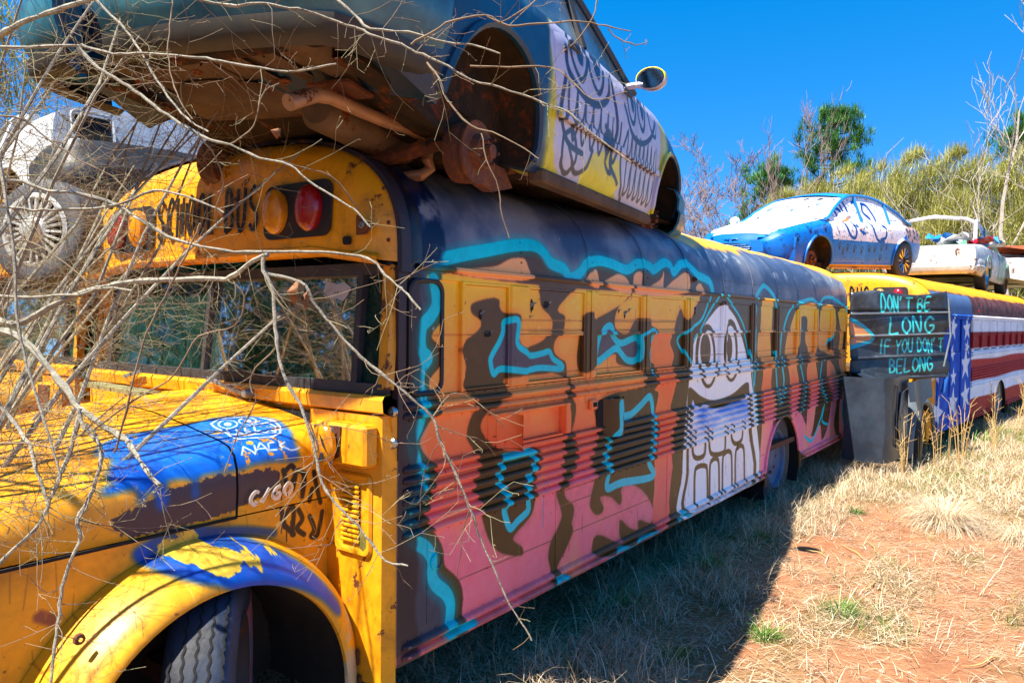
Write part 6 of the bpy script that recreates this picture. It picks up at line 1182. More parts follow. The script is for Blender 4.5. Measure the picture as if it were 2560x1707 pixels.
M_bl=metal_paint('blue_plastic','1678d0',.35,'2a90e4',dirt=.15)
# grille, fog lamps, headlamps, emblem on the nose
def nose_pt(u,z,off=0):
    """point on the rounded nose"""
    x=2.44-.50*abs(u)**2.4-.35*max(0,z-.54); return (x+off,u*.83,z)
b=MB(); b.grid([[nose_pt(u,z,-.005) for u in np.linspace(-.98,.98,25)] for z in (.24,.27,.33,.40,.48,.54,.60,.66)]); b.build('nose_cone',M_b,bc.o,uvf=uv4)
b=MB(); b.grid([[nose_pt(u,.46+v*math.sqrt(max(0,1-(u/.42)**2))*.075,.004) for v in (-1,-.3,.3,1)] for u in np.linspace(-.415,.415,19)]); gr=b.build('grille_opening',M_dark,bc.o)
for k in range(1,5):
    z=.385+.03*k; hw=.42*math.sqrt(max(0,1-((z-.46)/.075)**2)); b=MB(); b.tube([nose_pt(u,z,.010) for u in np.linspace(-hw*.97,hw*.97,13)],.005,5); b.build('grille_bar',M_bl,gr)
for k in range(-6,7):
    u=k*.06; hz=.075*math.sqrt(max(0,1-(u/.42)**2)); b=MB(); b.tube([nose_pt(u,.46-hz*.95,.011),nose_pt(u,.46+hz*.95,.011)],.0035,4); b.build('grille_bar',M_bl,gr)
for sg in (-1,1):
    b=MB(); b.grid([[nose_pt(sg*.70+.105*r_*math.cos(a),.42+.052*r_*math.sin(a),.006) for a in np.linspace(0,2*math.pi,19)] for r_ in (.01,.5,1)]); fl=b.build('fog_lamp_hole',M_dark,bc.o)
    for k in (-1,0,1):
        b=MB(); b.tube([nose_pt(sg*.70-.085,.42+k*.02,.012),nose_pt(sg*.70+.085,.42+k*.02,.012)],.004,4); b.build('grille_bar',M_bl,fl)
    b=MB(); rows=[]
    for i in range(9):
        a=i/8; rows.append([(2.345-.42*a-.03*k+.012-.30*a*a,sg*(.40+.42*a+.008*k),.63+.05*a+.024*k*math.sin(math.pi*min(1,a*1.05+.08))) for k in range(-1,3)])
    b.grid(rows); b.build('headlamp',M_bl,bc.o)
    b=MB(); b.tube([nose_pt(sg*(.03+.13*k/6),.585+.018*(k/6)**.6-.012*(k/6)**3,.012) for k in range(7)],[.014,.012,.011,.010,.009,.007,.003],5); b.build('winged_emblem',M_b,bc.o,uvf=lambda x,y,z: CV4.uv(2.2,.3))
    b=MB(); b.tube([(.95,sg*.84,.93),(.95,sg*.92,.95)],.02,6); mr=b.build('wing_mirror',M_b,bc.o,uvf=uv4); b=MB(); b.lathe([(.001,.10),(.07,.085),(.09,.03),(.085,0),(.001,0)],(.93,sg*.99,.96),(Vector((0,1,0)),Vector((0,0,.9)),Vector((1,0,0))),16); b.build('mirror_shell',M_bglass,mr)
for x in (-.82,.12):
    b=MB(); b.bbox(x,x+.15,.868,.888,.80,.83,.006); b.build('door_handle',M_bglass,bc.o)
b=MB(); b.box(-2.0,2.0,-.7,.7,.20,.26); b.build('floor_pan',M_pan2,bc.o)
b=MB(); b.bbox(1.98,2.28,-.72,.72,.19,.25,.02); b.build('chin_spoiler',metal_paint('yellow_primer','d99412',.5,'b3740f',dirt=.3),bc.o)
for sg in (-1,1):
    b=MB(); b.bbox(-.96,.97,sg*.82-.03,sg*.82+.03,.165,.20,.01); b.build('sill',M_yel2,bc.o)
bc.hub(1.35,1,z=.30,y=.70); bc.hub(1.35,-1,z=.30,y=.70)
M_br=plain('brown_black_alloy','2a2220',.35,metallic=.5,c2='5a4a3c')
for sg in (1,-1):
    w=interp(bc.width,-1.35); c=(-1.35,sg*(w-.07),.32); wh=wheel('rear_wheel',bc.o,c,.325,.20,(0,sg,0),rimmat=M_br,deep=.03,tread=False)
    for k in range(12):
        a=2*math.pi*k/12
        for da in (-.07,.07): 
            b=MB(); b.tube([(c[0]+.07*math.cos(a),c[1]+sg*.085,c[2]+.07*math.sin(a)),(c[0]+.225*math.cos(a+da),c[1]+sg*.09,c[2]+.225*math.sin(a+da))],.009,4); b.build('spoke',M_chrome,wh)
# ---- white sedan hanging over the bus on the left
M_w=metal_paint('chalky_white_paint','d6dade',.4,'a9b2ba',rust=.05,dirt=.35)
M_wg=glass_mat('grey_glass',(.2,.25,.28),1.5,.3)
_M=Matrix.Rotation(R(86),3,'Z')@Matrix.Rotation(R(13),3,'Y'); WCP=tuple(Vector((.39,3.15,2.60))-_M@Vector((-2.35,.72,.25)))
wc=Car('sedan','dirty white sedan with finned hubcap and black bumper behind the branches','car',WCP,(R(0),R(13),R(86)),**SED)
wc.shell(M_w,-2.1,2.38); wc.arches(M_w,None,.02); wc.panel('rear_door',-.93,-.02,M_w); wc.panel('front_door',0.0,1.0,M_w)
wc.glasshouse(None,1.12,.35,-.85,-1.75,(M_wg,M_wg,M_wg),M_w,pillars=(.0,-.93))
M_bk=metal_paint('black_bumper_yellow_inside','202226',.4,'3a3d42',dirt=.4)
wc.bumper('rear_bumper',False,M_bk,-1,1,z0=.22,z1=.62)
b=MB(); b.prism([(-2.13,-.30,.32),(-2.13,.75,.30),(-2.10,.80,.60),(-2.10,-.30,.62)],(.05,0,0)); b.build('bumper_core',M_yel2,wc.o)
b=MB(); b.bbox(-2.15,-2.09,.40,.66,.66,.86,.02); tl=b.build('tail_lamp_hole',M_dark,wc.o); b=MB(); b.tube([(-2.155,y,z) for y,z in rrect(.39,.67,.65,.87,.04)]+[(-2.155,.67,.83)],.010,5); b.build('lamp_rim',M_w,tl)
wc.panel('quarter',-2.05,-1.78,M_w,t0=.35,off=.01)
# its wheel: steel tyre with a many-finned hubcap
M_cap=plain('dull_silver','d2d3d0',.35,metallic=.35,c2='aeb0ae')
def finned_wheel(parent,c,ax,rad=.31):
    c=Vector(c); a=Vector(ax).normalized(); u=Vector((0,0,1)); u=(u-a*u.dot(a)).normalized(); v=a.cross(u)
    w=wheel('rear_wheel',parent,c,rad,.20,tuple(a),rimmat=M_dark,deep=.02,tread=False,mat_t=plain('grey_tyre','4a4f58',.7,c2='2c2f36'))
    A_=(v,u,a)
    b=MB(); b.lathe([(.20,.085),(.215,.105),(.19,.112),(.18,.100),(.178,.085)],c,A_,36); hc=b.build('hubcap',M_cap,w)
    b=MB(); b.lathe([(.085,.09),(.08,.115),(.062,.125),(.055,.15),(.045,.165),(.001,.172)],c,A_,26); b.build('hubcap_centre',M_cap,hc)
    for k in range(24):
        th=2*math.pi*k/24; d=v*math.cos(th)+u*math.sin(th); t_=a.cross(d)
        b=MB(); b.obox(c+d*.133+a*.105,d*.05,t_*.0065,a*.010); b.build('fin',M_cap,hc,smooth=False)
    return w
finned_wheel(wc.o,_M.transposed()@(Vector((-.04,2.60,2.19))-Vector(WCP)),_M.transposed()@Vector((-.88,-.42,.05)),.31)
for x,sg in ((1.35,-1),(1.35,1),(-1.35,-1)): wc.wheel(x,sg,M_galv)
# ---------------------------------------------------------------- the bus to the left: same make, plain yellow, mostly behind branches
SKIP=('side_panel','side_window','window_post','rub_rail','rivet','panel_seam','drip_rail','torn_hole','bent_metal','vent_','door_latch','bracket_hole','curled','hinge','letter','badge','lichen','turn_signal','bent_wire','filler','marker_stub','roof_seam','moss','torn_sticker','skirt','corner_post','driver_window','window_seal','fixed_panel','header_rail','wheel_well','arch_lip','bullet','marker_hole','rusty','stick','seat')
M_hy=metal_paint('plain_yellow_bonnet','e2a012',.38,'b97f14',rust=.12,dirt=.45)
bus2=thing('school_bus','plain yellow school bus half hidden by branches at the left edge','bus',(.05,2.78,0),group='old school buses')
for ch in list(bus.children):
    if ch.name.startswith(SKIP): continue
    c=copy_tree(ch,bus2)
    if ch.data.materials[0] in (M_hood,M_side,M_hoop,M_tar): c.data=ch.data.copy(); c.data.materials[0]=M_hy
# ---------------------------------------------------------------- the flag-painted bus beyond
def flag_canvas():
    cv=Canvas(-.1,9.4,-.02,2.6,130,np.array((.80,.82,.88)),31); n1=cv.noise(.6,5); n2=cv.noise(.1,4); U=cv.u0+np.arange(cv.W)/cv.p; V=cv.v0+np.arange(cv.H)/cv.p
    def band(v0,v1,c,wv=.0): 
        e=wv*np.sin(U*1.7)[None]; m_=np.clip((V[:,None]+e-v0)*cv.p/2,0,1)*np.clip((v1-V[:,None]-e)*cv.p/2,0,1); cv.put(m_.astype(np.float32),c)
    RD=(.68,.15,.15); WH=(.90,.91,.96)
    band(1.40,1.66,WH); band(1.13,1.40,(.58,.12,.14)); band(.95,1.13,WH); band(.60,.95,RD,.012); band(.32,.60,WH,.012); band(-.1,.32,(.68,.19,.16),.012)
    # roof edge maroon, blue over the door, yellow top
    r=np.clip((V-1.66)/.01,0,1)[:,None]*np.ones_like(n1); cv.put(r.astype(np.float32),(.36,.20,.20)); cv.put((r*np.clip((n2-.45)*5,0,1)*.5).astype(np.float32),(.52,.40,.38))
    y=np.clip((V[:,None]-1.98+.1*(n1-.5))/.03,0,1); cv.put(y.astype(np.float32),(.90,.60,.10))
    bl=0; m_=cv.mask([(.30,-.01),(2.52,-.01),(2.52,1.66),(.30,1.66)],False); cv.put(m_,(.0,.27,.70)); cv.put((m_*np.clip((n1-.5)*4,0,1)*.5).astype(np.float32),(.02,.40,.82))
    m_=cv.mask([(-.1,1.66),(2.52,1.66),(2.52,1.98),(-.1,1.98)],False); cv.put(m_,(.33,.45,.62))
    m_=cv.mask([(-.1,0),(.30,0),(.30,1.66),(-.1,1.66)],False); cv.put(m_,(.85,.55,.08))
    for u,v,r_,a in ((.32,1.46,.19,.2),(.72,1.47,.18,.1),(1.14,1.45,.18,-.1),(.28,.88,.20,.3),(1.10,.90,.23,0),(.70,1.10,.12,.4),(.32,.28,.23,.3),(.74,.36,.21,.1),(1.12,.42,.21,-.15),(.74,.74,.13,0),(1.16,1.16,.12,.2),(.36,1.14,.12,.5)):
        P=[(.42+(u-.32)*2.2+1.9*(r_ if k%2==0 else r_*.40)*.85*math.sin(a+k*math.pi/5),v+(r_ if k%2==0 else r_*.40)*1.2*math.cos(a+k*math.pi/5)) for k in range(10)]; cv.fill(P,(.86,.87,.92),smooth=False)
    cv.a*=(1+.16*(n1-.5)+.10*(n2-.5))[...,None]; return cv
CV6=flag_canvas(); IM6=CV6.image('flag_paint'); M_flag=metal_paint('flag_paint',None,.6,img=IM6,dirt=.07,dent=.3,spec=.12)
def uv6(x,y,z):
    if z<=ZD: return CV6.uv(x,z-ZS)
    yy=min(y,2*HW-y) if y>HW else y
    return CV6.uv(x,_arc[min(range(len(RP)),key=lambda i:(RP[i][0]-yy)**2+(RP[i][1]-z)**2)])
bus3=thing('school_bus','far school bus painted with white stars and red and white stripes','bus',(9.42,-.80,-.06),(0,0,R(-6)),group='old school buses')
L3=9.9; AX3=5.15
def skin3(x0,x1):
    P=[]
    for x in sorted(set([x0,x1]+[round(float(x),3) for x in np.arange(x0,x1,.15)]+[round(AX3+.55*math.cos(a),3) for a in np.linspace(0,math.pi,21) if x0<AX3+.55*math.cos(a)<x1])):
        lo=ZS
        if abs(x-AX3)<.549: lo=max(ZS,.24+math.sqrt(.55**2-(x-AX3)**2))
        P.append([(x,0,lo+(1.385-lo)*k/4) for k in range(5)])
    return P
b=MB(); b.grid(skin3(0,L3)); b.build('side_panel',M_flag,bus3,uvf=uv6)
b=MB(); b.quad((0,2.47,ZS),(L3,2.47,ZS),(L3,2.47,ZD),(0,2.47,ZD)); b.quad((L3,0,ZS),(L3,2.47,ZS),(L3,2.47,ZD),(L3,0,ZD)); b.quad((.02,0.01,ZS),(.02,2.46,ZS),(.02,2.46,ZD),(.02,0.01,ZD)); b.poly([(L3,y,z) for y,z in OUT]); b.build('rear_panel',M_yel2,bus3)
b=MB(); b.grid([[(x,y,z) for y,z in OUT] for x in list(np.arange(.1,L3,.5))+[L3]]); b.build('roof',M_flag,bus3,uvf=uv6)
b=MB(); b.box(0,L3,-.004,.02,1.875,ZD-.003); b.build('header_rail',M_flag,bus3,uvf=uv6)
for i in range(11):
    x=2.62+.70*i
    b=MB(); b.bbox(x-.05,x+.05,-.014,.03,1.387,1.877,.008); b.build('window_post',M_flag,bus3,uvf=uv6)
    if i<10:
        b=MB(); b.box(x+.052,x+.065,-.004,.03,1.39,1.874); b.box(x+.635,x+.648,-.004,.03,1.39,1.874); b.box(x+.065,x+.635,-.004,.02,1.63,1.65); f_=b.build('side_window',M_flag,bus3,smooth=False,uvf=uv6)
        b=MB(); b.box(x+.066,x+.634,.022,.03,1.40,1.63); b.build('lower_sash',M_flag,f_,uvf=uv6)
        b=MB(); b.box(x+.066,x+.634,.010,.016,1.65,1.87); b.build('upper_sash',M_flag,f_,uvf=uv6)
for i in range(3):
    b=MB(); b.bbox(.36+.70*i,.41+.70*i,-.014,.01,.35,1.877,.006); b.build('door_post',M_flag,bus3,uvf=uv6)
    b=MB(); b.box(.42+.70*i,1.05+.70*i,.010,.016,1.39,1.87); b.build('door_pane',M_flag,bus3,uvf=uv6)
b=MB(); b.tube([(.5,-.06,1.30),(.52,-.09,1.1),(.5,-.05,.85)],.03,8); b.build('door_arm',metal_paint('blue_arm','1a66c0',.4),bus3)
def rib3(x0,x1,z):
    prof=[(0,-.015),(-.016,-.010),(-.020,-.004),(-.020,.003),(-.015,.011),(0,.019)]; b=MB(); b.grid([[(x,y,z+zz) for y,zz in prof] for x in (x0,x0+.02,x1-.02,x1)]); b.build('rub_rail',M_flag,bus3,uvf=uv6)
for z in [1.35,1.306]+RZ: rib3(2.54,L3,z)
for z in (.345,.30): rib3(2.54,AX3-.58,z); rib3(AX3+.58,L3,z)
b=MB(); b.grid([[(x,0,ZD-.004),(x,-.022,ZD-.008),(x,-.026,ZD+.002),(x,0,ZD+.018)] for x in (.05,3,6,L3)]); b.build('drip_rail',M_flag,bus3,uvf=uv6)
for i in range(1,11):
    x=2.62+.70*i-.02; b=MB(); b.grid([[(x+dx,y-(.003 if y<.4 else 0)*s_,z+.006*s_) for y,z in OUT] for dx,s_ in ((-.02,.1),(-.015,1),(.015,1),(.02,.1))]); b.build('roof_seam',M_flag,bus3,uvf=uv6)
b=MB(); b.lathe([(.03,0),(.03,-.03),(.01,-.05)],(3.0,.03,2.02),'y',12); b.build('roof_marker_lamp',M_red,bus3)
for nm in ('front_cap','cap_lip','lamp_housing','warning_lamp','letter'):
    for ch in list(bus.children):
        if ch.name.split('.')[0]==nm:
            c=copy_tree(ch,bus3); c.location.x-=.10
b=MB(); b.grid([[(AX3+.555*math.cos(a),y,.24+.555*math.sin(a)) for a in np.linspace(-.2,math.pi+.2,20)] for y in (.004,.4)]); b.poly([(AX3+.555*math.cos(a),.4,.24+.555*math.sin(a)) for a in np.linspace(-.2,math.pi+.2,20)]); b.build('wheel_well',M_dark,bus3)
wheel('rear_wheel',bus3,(AX3,.16,.44),.47,.24,(0,-1,0),tread=False); wheel('rear_wheel',bus3,(AX3,2.3,.44),.47,.24,(0,1,0),tread=False)
M_slate=metal_paint('slate_black_paint','1c2430',.35,'34404e',dirt=.15,rust=.0)
M_nosep=metal_paint('pale_grey_wing','3f4852',.45,'6d777e',dirt=.3,rust=.02)
# its nose: narrow bonnet, wing, wheel arch and wheel
b=MB(); b.grid([[(x,y,z) for y,z in ((.38,.55),(.36,.95),(.40,1.10),(.55,1.18),(1.235,1.25),(1.92,1.18),(2.07,1.10),(2.11,.95),(2.11,.55))] for x in (-1.35,-1.2,-.6,0)]); b.build('bonnet',M_slate,bus3)
b=MB(); b.grid([[(-.34+r_*math.cos(a),y,.22+r_*math.sin(a)) for a in np.linspace(R(-5),R(190),30)] for r_,y in ((.70,.34),(.68,.10),(.62,-.01),(.56,-.04),(.53,-.01))]); b.build('wing_flare',M_nosep,bus3)
b=MB(); P=[(-1.38,.34,.28),(-1.38,.34,.95),(-1.25,.34,1.0),(.2,.34,1.02),(.2,.34,.28)]+[(-.34+.54*math.cos(a),.34,.22+.54*math.sin(a)) for a in np.linspace(R(8),R(172),18)]+[(-1.15,.34,.28)]; b.prism(P,(0,.01,0)); b.build('wing_panel',M_slate,bus3)
b=MB(); b.grid([[(-.34+.52*math.cos(a),y,.22+.52*math.sin(a)) for a in np.linspace(R(-5),R(190),24)] for y in (-.01,.6)]); b.poly([(-.34+.52*math.cos(a),.6,.22+.52*math.sin(a)) for a in np.linspace(R(-5),R(190),24)]); b.build('inner_arch',M_dark,bus3)
wheel('front_wheel',bus3,(-.34,.12,.42),.46,.24,(.25,-1,0),rimmat=M_rust2,tread=False)
b=MB(); b.grid([[(.0-.03*(k in (1,2)),y,z) for k,y in enumerate((0.0,.02,.36,.40))] for z in (1.30,.9,.5,.22)]); b.build('cowl_panel',M_yel,bus3)
# dark boxy front corner standing out beside the wheel, its sunlit part painted on as a pale patch
b=MB(); b.grid([[(x,y+.012*math.sin(x*9+z*7),z) for x,y in ((-2.10,.42),(-2.12,.10),(-2.08,-.02),(-2.0,-.05),(-1.8,-.055),(-1.6,-.045),(-1.30,-.04),(-1.10,-.01),(-1.0,.10),(-1.0,.42))] for z in (.20,.33,.5,.7,.9,1.08,1.17)]); b.build('front_corner',M_slate,bus3)
b=MB(); b.prism([(-1.62,-.068,.98),(-1.30,-.062,1.02),(-1.28,-.052,.62),(-1.29,-.055,.42),(-1.66,-.070,.42),(-1.74,-.070,.62)],(0,-.006,0)); b.build('sunlit_patch',M_nosep,bus3)
b=MB(); b.tube([(-1.80,-.075,1.08),(-1.80,-.072,.36)],.008,5); b.build('panel_seam',M_black,bus3)
b=MB(); b.grid([[(-1.45+.16*i,-.09-.03*math.sin(i*1.3)-.03*k/4,1.10-.06*k-(.035*k if i in (2,3,4) else 0)) for k in range(5)] for i in range(7)]); b.build('torn_flap',M_slate,bus3)
# ---- black ribbed sheet with brushed teal words
def words_canvas():
    cv=Canvas(0,1.62,0,1.2,330,np.array((.17,.185,.21)),41); n1=cv.noise(.3,5); n2=cv.noise(.05,4)
    cv.put((np.clip((n1-.55)*5,0,1)*.7).astype(np.float32),(.34,.37,.40)); cv.put((np.clip((n2-.6)*6,0,1)*.4).astype(np.float32),(.40,.42,.45))
    T_=(.22,.80,.80)
    write(cv,"DON'T BE",.48,.945,.205,.125,.028,T_,jit=.12); write(cv,'LONG',.62,.64,.215,.22,.031,T_,jit=.12,adv=.9); write(cv,"IF YOU DON'T",.48,.37,.18,.118,.025,T_,jit=.15,adv=.82); write(cv,'BELONG',.66,.10,.19,.135,.026,T_,jit=.12,adv=.85)
    # tail of the near bus's orange letter
    cv.fill([(-.1,.92),(.0,.88),(.18,.80),(.36,.66),(.40,.56),(.30,.50),(.10,.46),(-.1,.46)],C_TEAL); cv.fill([(-.1,.84),(.05,.80),(.20,.73),(.34,.62),(.34,.57),(.24,.54),(-.1,.52)],(.86,.56,.36))
    return cv
CV7=words_canvas(); IM7=CV7.image('words_paint'); M_words=metal_paint('black_lettered_sheet',None,.32,img=IM7,dirt=.15,dent=.5)
A0=Vector((8.235,-.03,.98)); A1=Vector((9.46,-.98,1.04)); dA=(A1-A0); LA=Vector((dA.x,dA.y,0)).length; eA=Vector((dA.x,dA.y,0)).normalized(); nA=Vector((eA.y,-eA.x,0)); 
if nA.y>0: nA=-nA
sh=thing('metal_sheet','black ribbed metal sheet brushed with teal words about belonging, between two buses','metal sheet',tuple(A0))
rows=[];uvs=[]
H_=1.14
zs=sorted(set([round(v,3) for v in np.linspace(0,H_,24)]+[round(r_+d,3) for r_ in (.02,.30,.585,.87) for d in (-.02,-.01,.01,.02)]))
for k in range(27):
    s_=k/26; row=[]
    for z in zs:
        rd=max([1-abs(z-r_)/.02 for r_ in (.02,.30,.585,.87)]+[0]); off=.025*rd+.018*math.sin(s_*9+z*6)+.02*math.sin(z*11)*s_
        lift=.03*math.sin(s_*7)*(z>1.05); edge=(.04*math.sin(z*9) if k==26 else 0)
        p=eA*(LA*s_+edge)+nA*off+Vector((0,0,z*(1-.02*s_)+lift+.06*s_)); row.append(tuple(p)); uvs.append(CV7.uv(1.6*s_,z*1.2/H_))
    rows.append(row)
b=MB(); b.grid(rows); o=build_uv(b,uvs,'sheet',M_words,sh,ang=30); sd=o.modifiers.new('thickness','SOLIDIFY'); sd.thickness=.006
for r_ in (.02,.30,.585,.87):
    b=MB(); b.tube([tuple(eA*(LA*s_)+nA*(.034+.018*math.sin(s_*9+r_*6)+.02*math.sin(r_*11)*s_)+Vector((0,0,r_*(1-.02*s_)+.06*s_))) for s_ in np.linspace(0,1,14)],.010,6); b.build('rib',M_galv if r_>.5 else M_slate,sh)
b=MB(); b.tube([tuple(eA*LA*.97+nA*.05+Vector((0,0,1.1))),tuple(eA*LA*.99+nA*.07+Vector((0,0,.6))),tuple(eA*LA*.94+nA*.05+Vector((0,0,.2)))],.012,6); b.build('wire',M_galv,sh)
# ---------------------------------------------------------------- wrecks further along the roofs
M_ww=metal_paint('wreck_white','cfd2d2',.4,'9b9c98',rust=.12,dirt=.4); M_gr=metal_paint('wreck_green','3f7f62',.4,'86a79a',rust=.1,dirt=.4)
BOX=dict(belt=[(-2.4,.82),(-1.6,.88),(.8,.88),(1.8,.82),(2.4,.72)],top=[(-2.4,.84),(-1.6,.92),(.8,.94),(1.8,.88),(2.4,.74)],width=[(-2.4,.80),(-1.6,.88),(1.6,.87),(2.4,.76)],low=[(-2.4,.36),(-1.6,.24),(1.6,.22),(2.4,.32)],roof=[(-1.5,.9),(-1.0,1.22),(.1,1.28),(.7,1.22),(1.2,.92)])
rb=Car('wrecked_car','smashed white and green hatchback with a bent open roof frame, behind the blue sedan','car',(16.9,-.25,2.42),(R(0),R(0),R(-4)),**BOX)
rb.shell(M_ww,-2.3,2.35); rb.arches(M_gr,None,.02); rb.panel('front_door',-.05,1.05,M_gr,off=.012); rb.panel('rear_quarter',-1.6,-.1,M_ww,t0=.3,off=.010)
rb.bumper('rear_bumper',False,M_ww,-1,1,z0=.30,z1=.60); rb.wheel(-1.35,-1,M_chrome); rb.wheel(1.35,-1,M_rust); rb.wheel(-1.35,1,M_rust); rb.wheel(1.35,1,M_rust)
b=MB(); b.tube([(-1.9,-.72,.98),(-1.75,-.70,1.30),(-1.1,-.62,1.42),(-.4,-.58,1.38),(-.1,-.62,1.2)],.035,6); b.build('bent_roof_rail',M_ww,rb.o)
b=MB(); b.tube([(-1.9,.72,.98),(-1.9,.6,1.38),(-1.85,0,1.46),(-1.8,-.55,1.38),(-1.75,-.70,1.30)],.04,6); b.build('bent_roof_rail',M_ww,rb.o)
b=MB(); b.tube([(1.1,-.72,.92),(.75,-.60,1.26),(.3,-.58,1.36),(-.4,-.58,1.38)],.03,6); b.build('bent_roof_rail',M_gr,rb.o)
b=MB(); b.quad((1.0,-.70,.95),(.72,-.60,1.24),(.25,-.60,1.32),(.1,-.72,.95)); b.build('side_glass',M_wg,rb.o)
for k in range(9):
    x=-1.6+.26*k; b=MB(); P0=Vector((x,-.3+.35*math.sin(k*2.1),1.02+.06*math.sin(k*1.7)))
    b.grid([[P0+Vector((.16*i-.2,.12*j-.3+.04*math.sin(i*2+k),.07*math.sin(i*1.9+j*1.3+k)+.05*((i+j)%2))) for j in range(5)] for i in range(4)]); b.build('crumpled_metal',(M_ww,M_bl,M_red,M_gr)[k%4],rb.o,smooth=False)
b=MB(); b.prism([(-.35,-.66,.98),(-.22,-.66,.99),(-.20,-.64,1.36),(-.28,-.62,1.38)],(.02,0,0)); b.build('hanging_trim',M_black,rb.o)
rs=Car('wrecked_car','crushed silver car with rusty orange engine bay at the far right on the bus roof','car',(20.6,-1.15,2.42),(R(0),R(0),R(172)),**{**BOX,'roof':[(-1.5,.9),(-1.0,1.02),(.1,1.05),(.7,1.0),(1.2,.9)]})
rs.shell(M_ww,-2.3,2.35); rs.panel('front_door',-.05,1.05,M_ww,off=.012); rs.panel('rear_door',-1.2,-.1,M_ww,off=.012)
M_or=metal_paint('burnt_orange','b8521c',.6,'6e3014',rust=.3,dirt=.4)
b=MB(); b.grid([[(x,y,.96+.16*math.sin(x*2.3+y)+.07*math.sin(y*5+x*3)) for y in np.linspace(-.75,.75,12)] for x in np.linspace(-1.6,1.7,18)]); b.build('crushed_roof',M_ww,rs.o,smooth=False)
b=MB(); b.grid([[(x,y,1.10+.10*math.sin(x*5.3+y*2)) for y in np.linspace(-.6,.9,8)] for x in np.linspace(.5,1.6,9)]); b.build('rusty_engine_cover',M_or,rs.o,smooth=False)
for k in range(3):
    b=MB(); b.tube([(-1.2+.9*k,.85,.9),(-1.0+.9*k,.8,1.25),(-.3+.9*k,.75,1.30-.1*k)],.03,6); b.build('bent_pillar',M_rust,rs.o)
# ---------------------------------------------------------------- trees
def branch_tree(mb,p0,d,length,r,depth,rg,split=3,spread=.5,up=.15,minr=.006,segs=4,tips=None,ratio=.68,n=5):
    """recursive limbs as tapered tubes"""
    pts=[Vector(p0)]; d=Vector(d).normalized(); rr=[r]
    for i in range(segs):
        d=(d+Vector((rg.gauss(0,.10),rg.gauss(0,.10),rg.gauss(0,.08)+up*.3))).normalized(); pts.append(pts[-1]+d*length/segs); rr.append(max(minr*.6,r*(1-.55*(i+1)/segs)))
    mb.tube(pts,rr,n if r>.03 else 3,cap=False)
    if tips is not None: tips.append((pts[-1],d))
    if depth<=0: return
    for k in range(split):
        f=rg.uniform(.35,1.0) if k<split-1 else 1.0; q=pts[min(segs,int(f*segs))]
        a=rg.uniform(0,6.283); s_=d.orthogonal().normalized(); s_=Matrix.Rotation(a,3,d)@s_
        nd=(d*(1-spread)+s_*spread*rg.uniform(.6,1.3)+Vector((0,0,up))).normalized()
        branch_tree(mb,q,nd,length*ratio*rg.uniform(.75,1.15),max(minr,rr[min(segs,int(f*segs))]*.68),depth-1,rg,split,spread,up,minr,segs,tips,ratio,n)
M_bark=plain('pale_bark','b9aea0',.85,c2='8d8276',scale=6,bmp=.4); M_bark2=plain('grey_brown_bark','7d6a58',.9,c2='5c4c40',scale=6,bmp=.4); M_bark3=plain('lilac_brown_twigs','8f7b76',.9,c2='6e5a52',scale=6)
M_brush=ramp_attr_mat('willow_twigs',[(0,(.40,.34,.20)),(.35,(.56,.54,.28)),(.65,(.68,.68,.36)),(1,(.80,.74,.54))],.8,.3)
M_pine=ramp_attr_mat('pine_needles',[(0,(.10,.22,.07)),(.5,(.25,.45,.17)),(1,(.50,.66,.30))],.6,.2)
def foliage(name,pts,length,width,mat,parent,tone,el=None,az=None,curl=.4,seg=1):
    n=len(pts); return blades(name,np.array(pts,float),length*rng.uniform(.6,1.3,n),rng.uniform(0,6.283,n) if az is None else az,(rng.normal(.7,.7,n) if el is None else el),np.full(n,width)*rng.uniform(.6,1.2,n),tone,mat,parent=parent,curl=curl,seg=seg,kind=None)
def pine(x,y,h,label,rg,r=3.2,top=.45,n=150,group='pine trees behind the wrecks',needles=54):
    t=thing('pine_tree',label,'tree',(x,y,0),(0,0,rg.uniform(0,6)),group)
    b=MB(); b.tube([(0,0,0),(.15,.1,h*.5),(0,0,h)],[h*.018,h*.013,.04],8); b.build('trunk',M_bark2,t)
    lb=MB(); clusters=[]
    for k in range(n//5):
        f=rg.random()**.8; z=h*(1-top)+h*top*f; a=rg.uniform(0,6.28); L=r*(1.05-f)**.8*rg.uniform(.5,1.1)+.3; e=Vector((L*math.cos(a),L*math.sin(a),z+L*.28)); lb.tube([(0,0,z),tuple((Vector((0,0,z))+e)*.5+Vector((0,0,-.1))),tuple(e)],[.05,.035,.02],4,cap=False)
        for q_ in range(5):
            s_=rg.uniform(.45,1.08); c=Vector((e.x*s_,e.y*s_,z+(e.z-z)*s_))+Vector((rg.gauss(0,.4),rg.gauss(0,.4),rg.gauss(.12,.35))); clusters.append(c)
    lb.build('limb',M_bark2,t)
    P=[];T_=[]
    for c in clusters:
        tt=rg.uniform(.15,.75)
        for q_ in range(needles): P.append((c.x+rg.gauss(0,.13),c.y+rg.gauss(0,.13),c.z+rg.gauss(0,.10))); T_.append(tt+rg.gauss(0,.14)+.2*(P[-1][2]-c.z)/.2)
    foliage('crown',P,.44,.045,M_pine,t,np.array(T_)); return t
rg=random.Random(12)
pine(46.5,9.2,14.2,'tallest dark green pine rising in the middle of the brush',rg,r=5.4,top=.5,n=230)
pine(44,11.9,11.0,'smaller green pine just left of the tallest pine',rg,r=2.8,n=150)
pine(43,-1.4,11.8,'green pine behind the bare white tree on the right',rg,r=3.6,n=200)
pine(46,5.0,9.4,'low pine top poking out of the yellow brush',rg,r=1.7,n=50)
